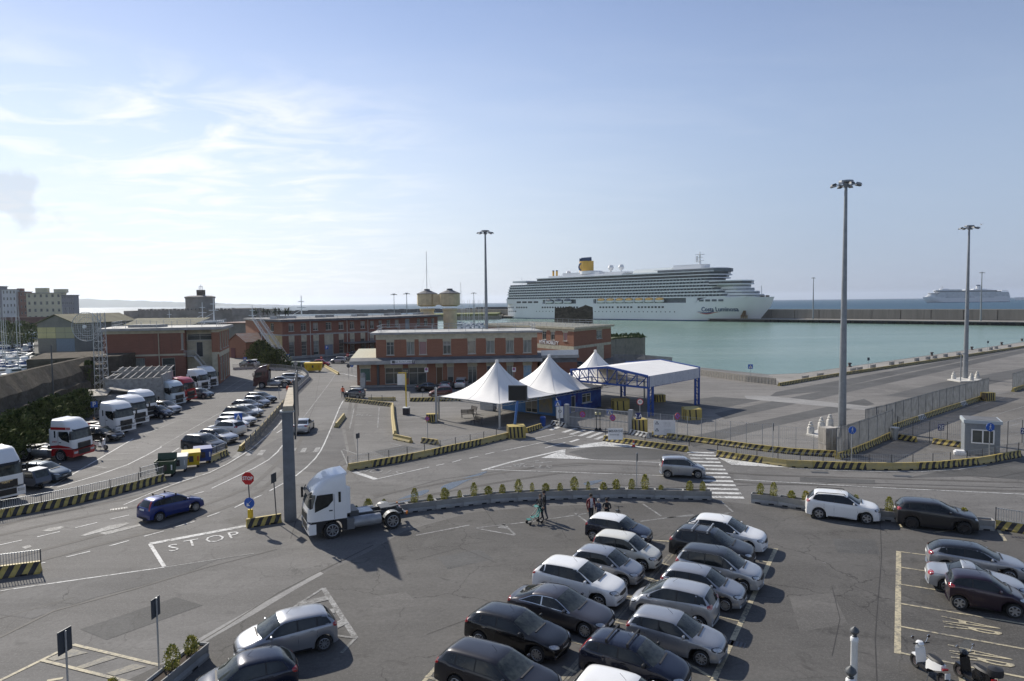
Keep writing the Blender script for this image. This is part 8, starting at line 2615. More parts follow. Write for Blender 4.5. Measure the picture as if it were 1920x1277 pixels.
	q = MB();p = [(X(.84),-hw * 1.08),(X(.87),-hw * 1.10),(X(.925),-hw * .6),(X(.935),0),(X(.925),hw * .6),(X(.87),hw * 1.10),(X(.84),hw * 1.08)]
	q.prism(p,S(30.3),S(31.2));q.prism(p,S(33.0),S(34.0));q.build('bridge',SHW,t)
	q = MB();q.prism([(x * .999,y * .98) for x,y in p],S(31.2),S(33.0));q.build('bridge_windows',SHG,t)
	slab('observation_deck',.66,.865,hw * .8,S(42.2),S(45.0),SHD,1);slab('observation_roof',.65,.855,hw * .82,S(45.0),S(45.6),SHW,1)
	slab('radar_house',.70,.80,hw * .4,S(45.6),S(49.5),SHW,.5)
	# mast
	q = MB();mx = X(.775);q.cyl((mx,0,S(49)),(mx,0,S(61)),S(1.2),S(.4),8)
	for zz,w in ((53,4),(56,3),(58.5,4.5)):
		q.box((mx,0,S(zz)),(S(w * 1.6),S(w * .7),S(.4)))
	q.box((X(.765),0,S(54.5)),(S(1.2),S(1.2),S(5)));q.build('radar_mast',SHW,t)
	# pool roof, aft decks
	slab('sports_deck',.20,.52,hw * .62,S(42.6),S(45.0),SHW);slab('sports_deck',.26,.42,hw * .5,S(45.0),S(47.5),SHW)
	q = MB();q.lathe([(0,-S(20)),(S(7),-S(20)),(S(7),S(20)),(0,S(20))],14,(0,0,0),0,'y');o = q.build('glass_pool_roof',mat('pale_dome',(.55,.6,.6),.3),t,True);o.rotation_euler = (0,0,math.pi / 2);o.location = (X(.62),0,S(41.5));o.scale = (1,1,.9)
	slab('aft_terrace',.03,.10,hw * .85,S(39.0),S(41.0),SHW)
	# funnel
	fx = X(.344)
	q = MB();pf = lambda s: [(fx + s * S(7) * math.cos(a_),s * S(4.6) * math.sin(a_)) for a_ in [2 * math.pi * i_ / 16 for i_ in range(16)]]
	q.prism(pf(1.15),S(46),S(59.5));q.build('funnel',SHY if full else WHITE,t)
	for j in range(7):
		q = MB();q.cyl((fx - S(5.6) + j * S(1.85),0,S(59)),(fx - S(5.6) + j * S(1.85),0,S(63.5)),S(.95),S(.8),8);q.cyl((fx - S(5.6) + j * S(1.85),-S(3),S(59)),(fx - S(5.6) + j * S(1.85),-S(3),S(62.6)),S(.8),S(.7),8);q.build('exhaust_pipe',SHB,t)
	q = MB();q.lathe([(S(11),0),(S(11),S(3)),(0,S(3.4))],18,(fx + S(6),0,S(45.5)));q.build('funnel_base',SHW,t)
	if full:
		text('funnel_letter','C',S(11.5),SHB,t,frame((fx - S(3.0),-S(4.75),S(53)),(1,0,0),(0,0,1)),S(.25),.9,bold=S(.25))
		for sg,cx_ in ((1,.448),(1,.49),(-1,.262)):
			q = MB();q.lathe([(0,-S(2.9)),(S(1.9),-S(2.2)),(S(2.9),0),(S(1.9),S(2.2)),(0,S(2.9))],12,(X(cx_),0,S(51.2 if sg > 0 else 47.5)));q.cyl((X(cx_),0,S(44)),(X(cx_),0,S(49)),S(.8),n=8);q.build('satellite_dome',SHW,t,True)
		slab('dome_platform',.44,.53,hw * .4,S(45),S(46.5),SHW)
		for j in range(2):
			q = MB();q.cyl((X(.20 + .017 * j),-S(3),S(41.5)),(X(.20 + .017 * j),-S(3),S(50.5)),S(1.0),n=8);q.build('aft_exhaust',SHY,t)
			q = MB();q.cyl((X(.20 + .017 * j),-S(3),S(50.5)),(X(.20 + .017 * j),-S(3),S(51.6)),S(1.05),n=8);q.build('aft_exhaust_tip',SHB,t)
		q = MB();q.cyl((X(.03),0,S(37)),(X(.028),0,S(46)),S(.2),n=5);q.build('flag_staff',SHW,t)
		q = MB();q.cyl((X(.965),0,S(18)),(X(.963),0,S(29)),S(.25),n=5);q.build('bow_staff',SHW,t)
		# windows in the hull
		def dots(nm,a,b_,z_,w,h,step):
			q = MB();x = X(a)
			while x < X(b_):
				f = (x + L_ / 2) / (xend(z_) + L_ / 2);y = hw * hull_w(f,z_)
				q.box((x,-y - S(.02),S(z_)),(S(w),S(.25),S(h)));x += S(step)
			o = q.build(nm,SHG,t);o['kind'] = 'stuff'
		dots('porthole',.16,.73,7.6,.8,.9,4.6);dots('hull_window',.06,.12,11.6,2.2,1.5,3.6);dots('hull_window',.19,.36,11.6,2.2,1.5,3.6);dots('hull_window',.45,.50,11.6,2.2,1.5,3.6);dots('hull_window',.52,.58,11.6,2.2,1.5,3.8);dots('hull_window',.60,.69,11.6,2.2,1.5,3.6)
		dots('porthole',.01,.06,7.6,2.0,1.0,4);dots('hull_window',.01,.05,11.6,2.2,1.3,4);dots('promenade_opening',.012,.17,17.0,6.5,1.8,8.5)
		for a in (.815,.835,.855,.875):
			q = MB();f = (X(a) + L_ / 2) / (xend(16) + L_ / 2);q.box((X(a),-hw * hull_w(f,16) - S(.1),S(16.9)),(S(4),S(.6),S(1.6)));q.build('mooring_opening',SHD,t)
		# lifeboats along the promenade
		for j,a in enumerate([.205,.248,.291] + [.435 + .037 * i_ for i_ in range(7)]):
			aft = j < 3
			lb = bpy.data.objects.new('lifeboat',None);COL.objects.link(lb);lb.parent = t;lb.location = (X(a) + S(5.2),-hw * .99,S(17.0))
			q = MB();q.lathe([(0,-S(4.9)),(S(1.5),-S(4.0)),(S(2.0),0),(S(1.5),S(4.0)),(0,S(4.9))],10,(0,0,0),0,'y');o = q.build('boat_hull',SHW,lb,True);o.rotation_euler = (0,0,math.pi / 2);o.scale = (.8,1,.8)
			q = MB();q.lathe([(0,-S(4.2)),(S(1.2),-S(3.4)),(S(1.6),0),(S(1.2),S(3.4)),(0,S(4.2))],10,(0,0,0),0,'y');o = q.build('boat_canopy',SHD if aft else LBO,lb,True);o.rotation_euler = (0,0,math.pi / 2);o.scale = (.8,1,.75);o.location = (0,0,S(1.25));o.scale = (1.05,1,1.15)
			q = MB();q.box((X(a) - S(.3),-hw * .99,S(17.2)),(S(.7),S(1.2),S(4.6)));q.build('davit',SHW,t)
		# name and emblem on the bow
		nm_ = text_mesh('Costa Luminosa',S(5.0),.12,.92,'LEFT',S(.07))
		for v in nm_.vertices:
			x_ = X(.815) + v.co.x;z_ = 9.6 + v.co.y / k
			v.co = (x_,-hw * hull_w((x_ + L_ / 2) / (xend(z_) + L_ / 2),z_) - S(.22) - v.co.z,S(z_))
		nm_.materials.append(SHB);put('ship_name',nm_,t)
		for w_,mm in ((0,SHB),(.9,mat('wave_red',(.3,.03,.03),.5))):
			q = MB();P_ = []
			for i_ in range(13):
				u = i_ / 12;xx = X(.80) + u * S(20);P_.append((xx,-hw * hull_w((xx + L_ / 2) / (xend(7) + L_ / 2),7) - S(.3),S(7.6 - w_ + 1.1 * math.sin(u * 6.3 + 2) * .6)))
			for i_ in range(12):
				th = S(.38) * math.sin(math.pi * (i_ + .5) / 12);a_,c_ = P_[i_],P_[i_ + 1]
				q.quad((a_[0],a_[1],a_[2] - th),(c_[0],c_[1],c_[2] - th),(c_[0],c_[1],c_[2] + th),(a_[0],a_[1],a_[2] + th))
			q.build('wave_emblem',mm,t)
		# anchor recess with rust
		xx = X(.925);yy = -hw * hull_w((xx + L_ / 2) / (xend(6) + L_ / 2),6) - S(.25)
		q = MB();q.box((xx,yy,S(6.3)),(S(5.5),S(1.2),S(4.6)),-.5);q.build('anchor_recess',mat('rust',(.16,.10,.05),.9,var=.5,vscale=.4),t)
		for dx_ in (-1.8,0,1.6,3):
			q = MB();q.box((xx + S(dx_),yy + S(.35),S(3.2)),(S(.7),S(.8),S(3.4)),-.5);q.build('rust_streak',mat('rust_stain',(.33,.25,.14),.9),t)
		for j in range(4):
			q = MB();q.lathe([(0,0),(S(1.5),0),(S(1.5),S(1.2)),(0,S(1.3))],10,(X(.945 + .013 * j),-S(2),S(19.2)));q.build('mooring_winch',mat('winch_brown',(.12,.09,.07),.8),t)
		q = MB()
		for j in range(40):
			f = .86 + .135 * j / 40
		q.tube([(X(.93),-hw * .6,S(20.3)),(X(.96),-hw * .42,S(20.3)),(X(.99),-hw * .1,S(20.3))],S(.12),4);q.build('bow_rail',SHW,t)
	return t
sb = G(1410,602.5,SEA_Z);ss = G(953,596,SEA_Z)
dS = (sb - ss);hd = math.atan2(dS.y,dS.x)
Ls = 279.0
ctr = sb - dS.normalized() * (Ls * .455 - 5)
ship('huge white cruise ship with a yellow funnel moored along the breakwater',Ls,(ctr.x,ctr.y,SEA_Z),hd)
ship('distant white cruise ship anchored on the horizon at the right',285,(1545,2330,SEA_Z),math.pi - .02,False,False)
t = thing('cruise_ship','white bow of a third ship just entering at the right edge on the horizon','cruise ship',(2650,3450,SEA_Z),math.pi)
mb = MB();mb.prism([(-100,-15),(80,-15),(110,0),(80,15),(-100,15)],0,14);mb.build('hull',SHW,t);mb = MB();mb.box((-30,0,22),(130,26,16));mb.build('superstructure',SHW,t)
# ---------------------------------------------------------------- hills and the far shore
HILL = mat('hill_green',(.045,.07,.035),.95,var=.4,vscale=.004)
t = MB();rnd = random.Random(4)
def hillrow(p0,p1,hs,depth,name_='hills'):
	mb = MB();n = len(hs);V = []
	for i,h in enumerate(hs):
		p = Vector(p0).lerp(Vector(p1),i / (n - 1));d = Vector((p1[0] - p0[0],p1[1] - p0[1],0)).normalized();no = Vector((-d.y,d.x,0))
		V += [(p.x,p.y,-5),(p.x + no.x * depth * .4,p.y + no.y * depth * .4,h),(p.x + no.x * depth,p.y + no.y * depth,-5)]
	mb.add(V,[(i * 3 + j,(i + 1) * 3 + j,(i + 1) * 3 + j + 1,i * 3 + j + 1) for i in range(n - 1) for j in range(2)])
	return struct(mb.build(name_,HILL,None,True))
hs = [160 * (1 - i / 60) ** 1.1 + rnd.uniform(-3,3) + (6 if i % 7 < 3 else 0) for i in range(60)]
hillrow((-8300,12000,0),(-4300,12000,0),[max(6,8 + h * 1.05) for h in hs],1500)
hillrow((-16000,12500,0),(-8300,12000,0),[176 + 12 * math.sin(k * .7) for k in range(20)],1500)
shore = mat('shore_ground',(.10,.10,.085),.95,var=.4,vscale=.02)
mb = MB();mb.prism([(-1500,345),(-212,302),(-147,210),(-120,222),(-126,330),(-150,470),(-1500,700)],-6,-.4);struct(mb.build('far_shore',shore))
mb = MB();mb.prism([(-400,470),(-160,475),(-150,560),(-400,640)],-6,.2);struct(mb.build('fort_quay',PALE))
# apartment blocks ---------------------------------------------------
def apartment(label,px0,px1,y,top,base,col,nf,nw,extra=None,dpt=5,strip=False):
	"""front facade between columns px0-px1 at distance y"""
	x0,x1 = (px0 - 960) / 1280 * y,(px1 - 960) / 1280 * y
	t = thing('apartment_building',label,'apartment block',(x0,y,base),0,'apartment blocks on the far shore')
	w = x1 - x0;h = top - base
	wn = []
	for f in range(nf):
		for k in range(nw):
			u = w * (k + .5) / nw;v = h * (f + .45) / nf
			wn.append((u - w / nw * .2,u + w / nw * .2,v,v + h / nf * .42,'glass'))
	facade(t,(0,0),(w,0),0,h,[(a,b,c,d,'glass') for a,b,c,d,e in wn],[(0,w,0,h * .14,1)],[col,FRAMEW,CORN],depth=.3)
	facade(t,(w,0),(w,dpt),0,h,[],[],[col,FRAMEW,CORN]);facade(t,(w,dpt),(0,dpt),0,h,[],[],[col] * 3);facade(t,(0,dpt),(0,0),0,h,[],[],[col] * 3)
	mb = MB();mb.box((w / 2,dpt / 2,h + .2),(w + .8,dpt + .8,.4));mb.build('roof',CORN,t)
	for a,b,z in extra or ():
		mb = MB();mb.box(((a + b) / 2 * w,dpt / 2,h + .4 + z / 2),((b - a) * w,dpt * .5,z));mb.build('penthouse',col,t)
	return t
ACR = mat('apartment_cream',(.62,.58,.42),.85,var=.15,vscale=.1);AWH = mat('apartment_white',(.68,.69,.68),.85,var=.15,vscale=.1);ARD = mat('apartment_rose',(.33,.19,.15),.85,var=.15,vscale=.1);AGR = mat('apartment_grey',(.32,.31,.32),.85,var=.15,vscale=.1)
apartment('grey block with a taller corner at the left edge of the far shore',-60,7,430,27,0,AGR,7,5)
apartment('white apartment block with balconies at the far left',7,33,430,25,0,AWH,6,4)
apartment('rose-coloured apartment block between white and cream ones',33,53,432,23.5,0,ARD,6,3,((0,.45,2.0),))
apartment('cream apartment block with roof structures on the far shore',52,118,428,22.5,0,ACR,5,6,((.23,.56,3.0),(.75,1.1,2.2)))
apartment('dark modern block with white frames at the end of the row',118,141,428,21,0,AGR,6,6)
# arcaded harbour wall under the blocks
t = thing('arcade_wall','long dark red arcaded retaining wall below the apartment blocks','wall',(-352,408,0))
mb = MB();mb.box((16,5,4.0),(140,8,8.0));mb.build('masonry',mat('arcade_brick',(.13,.07,.06),.9,var=.3,vscale=.1),t)
for k in range(15):
	mb = MB();mb.box((-40 + k * 8,.9,2.5),(4.4,.3,4.2));mb.build('arch',DARKV if k % 3 else SHD,t)
# palms --------------------------------------------------------------
TRK = mat('palm_trunk',(.07,.055,.045),.9);PALMG = mat('palm_frond',(.05,.07,.03),.8,var=.4)
mb = MB();mb.cyl((0,0,0),(0,0,6.5),.35,.28,7);trunk = mb.build('trunk',TRK);trunk_me = trunk.data;bpy.data.objects.remove(trunk)
def palm_crown(seed):
	r_ = random.Random(seed);mb = MB()
	for i in range(26):
		a = r_.uniform(0,6.28);el = r_.uniform(-.5,1.2);p = Vector((0,0,6.3));d = Vector((math.cos(a) * math.cos(el),math.sin(a) * math.cos(el),math.sin(el)));s = Vector((-math.sin(a),math.cos(a),0)) * .26
		for k in range(4):
			q = p + d * .62;mb.add([p - s,p + s,q + s * .8,q - s * .8],[(0,1,2,3)]);p = q;d = (d + Vector((0,0,-.38))).normalized()
	o = mb.build('crown',PALMG);me = o.data;bpy.data.objects.remove(o);return me
PC = [palm_crown(k) for k in range(3)]
rnd = random.Random(8)
def palm(label,x,y,z,s,k,g):
	t = thing('palm_tree',label,'palm tree',(x,y,z),rnd.uniform(0,6),g);t.scale = (s,s,s);put('trunk',trunk_me,t);put('crown',PC[k % 3],t)
for i in range(22):
	px = 148 + i * 4.2 + rnd.uniform(-1.5,1.5);y = 330 + rnd.uniform(-20,40)
	palm(f'{ordinal(i)} palm in the row on the marina promenade',(px - 960) / 1280 * y,y,-.4,rnd.uniform(.95,1.3),i,'palms along the marina promenade')
for i,px in enumerate((495,503,517,524,536,541,479)):
	y = 420;palm(f'{ordinal(i)} palm beyond the roof right of the round fort',(px - 960) / 1280 * y,y,3,1.15,i,'palms beyond the long brick building')
for i,(px,y) in enumerate(((245,300),(302,300),(347,300))):
	palm(f'{ordinal(i)} palm in front of the fort wall',(px - 960) / 1280 * y,y,0,1.1,i,'palms in front of the fort')
# fort ---------------------------------------------------------------
FORT = mat('fort_stone',(.27,.255,.23),.92,var=.35,vscale=.12,bump=.3,bscale=1)
t = thing('harbour_fort','massive grey stone fort with a round keep on the harbour','fort',(0,0,0))
y0 = 500;xx = lambda px: (px - 960) / 1280 * y0
mb = MB();mb.prism([(xx(252),y0),(xx(455),y0 + 2),(xx(460),y0 + 70),(xx(252),y0 + 70)],-3,10.5);mb.build('curtain_wall',FORT,t)
for px,r_,z1_ in ((458,10.5,11.5),(248,8,10.5)):
	mb = MB();mb.lathe([(r_ * 1.06,-3),(r_,6),(r_ * 1.03,6.3),(r_,6.8),(r_,z1_),(0,z1_ + .2)],22,(xx(px),y0 + 6,0));mb.build('corner_tower',FORT,t,True)
mb = MB();mb.lathe([(10.2,5),(10.2,19),(10.8,19.6),(10.8,20.4),(8,21.2),(0,21.4)],24,(xx(361),y0 + 14,0));mb.build('keep',FORT,t,True)
mb = MB();mb.box((xx(363),y0 + 14,23.3),(4.6,4.6,4.4));mb.build('turret',STONE,t)
mb = MB()
for dx_ in (-1.2,0,1.2):
	mb.cyl((xx(363) + dx_,y0 + 14,25.4),(xx(363) + dx_,y0 + 14,29.5 - abs(dx_)),.2,n=5)
mb.box((xx(363),y0 + 14,28),(3.0,.3,.3));mb.build('aerial',WHITE,t)
for k in range(26):
	mb = MB();mb.box((xx(262) + k * 2.85,y0 + 1.2,11.0),(1.9,1.6,1.1 + .5 * (k % 3 == 0)));mb.build('parapet_block',FORT,t)
for k in range(2):
	mb = MB();mb.box((xx(351 + 18 * k),y0 + 3.9,8.6),(1.1,.4,1.6));mb.build('opening',DARKV,t)
# boathouse ------------------------------------------------------------
yb = 214;x0,x1 = (70 - 960) / 1280 * yb,(139 - 960) / 1280 * yb
t = thing('boathouse','large gabled boathouse with yellow glazed upper doors by the marina','building',(x0,yb,0))
w = x1 - x0
mb = MB();mb.xprism([(0,-1),(w,-1),(w,8.8),(w / 2,11.2),(0,8.8)],0.05,34);mb.build('wall',mat('boathouse_grey',(.21,.20,.18),.9,var=.2,vscale=.3),t)
for s in (0,1):
	mb = MB();a = (w / 2,11.6);b = (w + .8,8.7) if s else (-.8,8.7)
	mb.add([(a[0],-.6,a[1]),(b[0],-.6,b[1]),(b[0],35,b[1]),(a[0],35,a[1]),(a[0],-.6,a[1] - .3),(b[0],-.6,b[1] - .3),(b[0],35,b[1] - .3),(a[0],35,a[1] - .3)],[(0,1,2,3),(7,6,5,4),(0,4,5,1),(1,5,6,2)]);mb.build('roof',mat('mossy_roof',(.15,.14,.08),.9,var=.4,vscale=.2),t)
PY = mat('yellow_translucent',(.50,.44,.22),.6,var=.2,vscale=.3)
for k in range(4):
	for j in range(2):
		mb = MB();mb.box((w * (k + .5) / 4,0,4.9 + j * 1.75),(w / 4 - .12,.1,1.65));mb.build('glazed_panel',PY if k < 2 else mat('yellow_translucent_dim',(.34,.32,.2),.6),t)
mb = MB();mb.box((w * .75,0,1.9),(w / 2 - .1,.1,4.0));mb.build('blue_door',mat('faded_blue_door',(.16,.20,.25),.7,var=.2),t)
mb = MB();mb.box((w * .25,0.02,1.9),(w / 2 - .1,.1,4.0));mb.build('grey_door',mat('brown_grey_door',(.17,.16,.14),.7,var=.2),t)
t = thing('long_shed','long low shed with olive roof stretching right of the boathouse','building',(x1 + 1,236,0));mb = MB();mb.box((12,8,3.6),(26,14,7.2));mb.build('wall',mat('shed_olive',(.16,.15,.11),.9,var=.3,vscale=.2),t);mb = MB();mb.add([(-1.5,.6,7.2),(25.5,.6,7.2),(25.5,15.4,9.4),(-1.5,15.4,9.4)],[(0,1,2,3)]);mb.build('roof',_m['mossy_roof'],t)
t = thing('white_hut','small white hut between the marina boats and the boathouse','hut',((44 - 960) / 1280 * 304,304,-.4));mb = MB();mb.box((3,2,2.0),(6,4,4));mb.build('wall',AWH,t);mb = MB();mb.box((4.3,-.05,1.3),(1,.1,2));mb.build('door',BLS,t);mb = MB();mb.box((3,2,4.1),(6.6,4.6,.2));mb.build('roof',CORN,t)
# trees on the far shore
FT = [leaf_mesh(9,8,700,.9,80 + k,LEAFD,1.2,.8) for k in range(3)]
for i,(px,y,s) in enumerate(((22,240,1.1),(40,250,1.2),(58,260,1.0),(150,250,.9),(170,245,1.0),(196,240,.9),(8,262,1.2),(215,285,.9),(235,290,.8))):
	t = thing('shore_tree',f'{ordinal(i)} dark round tree on the far shore by the marina','tree',((px - 960) / 1280 * y,y,-.4),i,'dark trees on the far shore');f = put('crown',FT[i % 3],t);f.scale = (s,s,s * .8);mb = MB();mb.cyl((0,0,0),(0,0,3.5 * s),.3,.15,6);mb.build('trunk',TRK,t)
# dark grove mass behind palms
mb = MB();rnd = random.Random(9)
for k in range(2600):
	px = rnd.uniform(135,250);y = rnd.uniform(300,330);x = (px - 960) / 1280 * y;z = rnd.uniform(0,1) ** 1.4 * 6;s = rnd.uniform(.4,1.0)
	mb.add([(x - s,y,z),(x + s,y + .3,z),(x + rnd.uniform(-.5,.5),y,z + s * 1.4)],[(0,1,2)])
stuff(mb.build('undergrowth',LEAFD))
# marina boats ---------------------------------------------------------
BH = mat('boat_white',(.68,.69,.70),.35,var=.1);BW_ = mat('boat_window',(.03,.04,.05),.2);BBL = mat('boat_cover_blue',(.04,.08,.2),.6)
def boat(kind):
	t = thing('motor_boat' if kind < 2 else 'sailing_boat','x','boat',(0,0,0))
	L_ = 8.5;mb = MB();V = [];n = 8
	for i in range(n + 1):
		f = i / n;w = 1.35 * (1 - max(0,(f - .45) / .55) ** 2.2) * (.92 + .08 * min(1,f * 5));x = -L_ / 2 + f * L_
		V += [(x,-w * .55,-.3),(x + .1 * f,-w,.95 + .35 * f * f),(x + .1 * f,w,.95 + .35 * f * f),(x,w * .55,-.3)]
	mb.add(V,[(i * 4 + j,(i + 1) * 4 + j,(i + 1) * 4 + j + 1,i * 4 + j + 1) for i in range(n) for j in range(3)] + [(0,1,2,3)]);mb.build('hull',BH,t)
	mb = MB();mb.add([(-2.2,-.95,1.0),(1.6,-.8,1.2),(.6,-.7,2.0),(-2.0,-.8,2.1),(-2.2,.95,1.0),(1.6,.8,1.2),(.6,.7,2.0),(-2.0,.8,2.1)],[(0,1,2,3),(7,6,5,4),(1,5,6,2),(3,2,6,7),(4,0,3,7)]);mb.build('cabin',BH if kind != 1 else BBL,t)
	mb = MB();mb.box((-.7,-.86,1.6),(2.2,.06,.4));mb.build('cabin_window',BW_,t)
	if kind == 0:
		mb = MB();mb.bar((-1.8,-.7,2.0),(-1.8,-.7,2.9),.06);mb.bar((-1.8,.7,2.0),(-1.8,.7,2.9),.06);mb.box((-1.4,0,2.95),(1.6,1.6,.08));mb.build('hard_top',BH,t)
	if kind == 2:
		mb = MB();mb.cyl((.3,0,1),(.3,0,16.5),.11,.07,6);mb.bar((.3,0,2.4),(-3.4,0,2.4),.12);mb.bar((.3,-1.0,7),(.3,1.0,7),.05);mb.bar((.3,-.8,10.5),(.3,.8,10.5),.05)
		mb.cyl((.3,0,13.8),(4.1,0,1.3),.02,n=3);mb.cyl((.3,0,13.8),(-4.2,0,1.0),.02,n=3);mb.build('mast',mat('alu_mast',(.5,.5,.5),.4,.5),t)
		mb = MB();mb.cyl((.2,0,2.55),(-3.3,0,2.55),.18,n=6);mb.build('furled_sail',BBL,t)
	return t
b0_ = [boat(k) for k in range(3)]
spots = []
rnd = random.Random(12)
for py,st,x1_ in ((700,13,54),(689,12,56),(678,11,55),(668,10,62),(659,9,60),(651,8,62),(661,9.5,176)):
	px = -6 if x1_ < 100 else 84
	while px < x1_:
		p = G(px + rnd.uniform(-2,2),py + rnd.uniform(-1.5,1.5),SEA_Z);spots.append((p.x,p.y,1.25 + rnd.uniform(-.25,.25) + (0 if rnd.random() < .7 else .8),0 if rnd.random() < .6 else 1));px += st
for px,py in ((5,700),(12,668),(24,655),(38,672),(33,650),(130,664),(120,661)):
	p = G(px,py,SEA_Z);spots.append((p.x,p.y,1.4,2))
spots += [(*G(px,706,SEA_Z).xy,1.2,2) for px in (-4,9,33)]
for i,(x,y,a,kd) in enumerate(spots):
	kn = ('white motor boat with hard top','white motor boat with blue cover','white sailing boat')[kd]
	lb = f'{ordinal(i)} {kn} in the left marina counted from the rampart'
	if i < 3 or b0_[kd].get('used') is None:
		pass
	if b0_[kd]['label'] == 'x':
		b0_[kd].location = (x,y,SEA_Z);b0_[kd].rotation_euler = (0,0,a);b0_[kd]['label'] = lb;b0_[kd]['group'] = 'boats in the left marina'
	else:
		o = dup(b0_[kd],(x,y,SEA_Z),a,lb,'boats in the left marina');o.name = ('motor_boat','motor_boat','sailing_boat')[kd]
# boats beyond the water tower
for i in range(14):
	px = 864 + i * 3.3;y = 400 + (i * 37) % 90
	o = dup(b0_[2 if i % 3 else 0],((px - 960) / 1280 * y,y,SEA_Z),1.2,f'{ordinal(i)} boat in the basin between water tower and light mast','boats in the basin beyond the water tower');o.name = 'sailing_boat' if i % 3 else 'motor_boat';o.scale = (1.2,1.2,1.1)
for i,(px,y,h) in enumerate(((800,300,1.75),(964 - 100,420,1.3))):
	o = dup(b0_[2],((px - 960) / 1280 * y,y,SEA_Z),.4,('tall-masted yacht behind the left water tank','yacht with a tall mast seen right of the water tank')[i]);o.name = 'sailing_boat';o.scale = (1.5,1.5,h * 1.35)
	if 'group' in o:
		del o['group']
# fishing and pilot boats behind the roofs
def trawler(label,px,y,col,h=1.0):
	t = thing('fishing_boat',label,'fishing boat',((px - 960) / 1280 * y,y,SEA_Z),.3);t.scale = (h,h,h)
	mb = MB();mb.prism([(-9,-3),(5,-3),(10,0),(5,3),(-9,3)],0,4);mb.build('hull',col,t);mb = MB();mb.box((-1,0,6.4),(7,4.4,4.8));mb.build('wheelhouse',BH,t);mb = MB();mb.box((-1,-2.25,7.6),(6,.1,1.1));mb.build('wheelhouse_window',BW_,t)
	mb = MB();mb.cyl((-1,0,8.8),(-1,0,18),.3,.15,6);mb.box((-1,0,13),(3.5,.3,.3));mb.box((-1,0,15.5),(2.4,.3,.3));mb.bar((-1,0,12),(-8,0,8),.2);mb.build('mast',BH,t)
trawler('blue and white fishing boat moored before the fort',385,330,BBL);trawler('small grey patrol boat before the fort',322,320,mat('boat_grey',(.2,.22,.25),.5),.8)
trawler('white pilot vessel with a tall mast right of the fort keep',407,300,BH,1.1);trawler('white work boat at the right end of the fort',478,310,BH,.9);trawler('white vessel with mast seen above the long brick roof',571,330,BH,1.15)
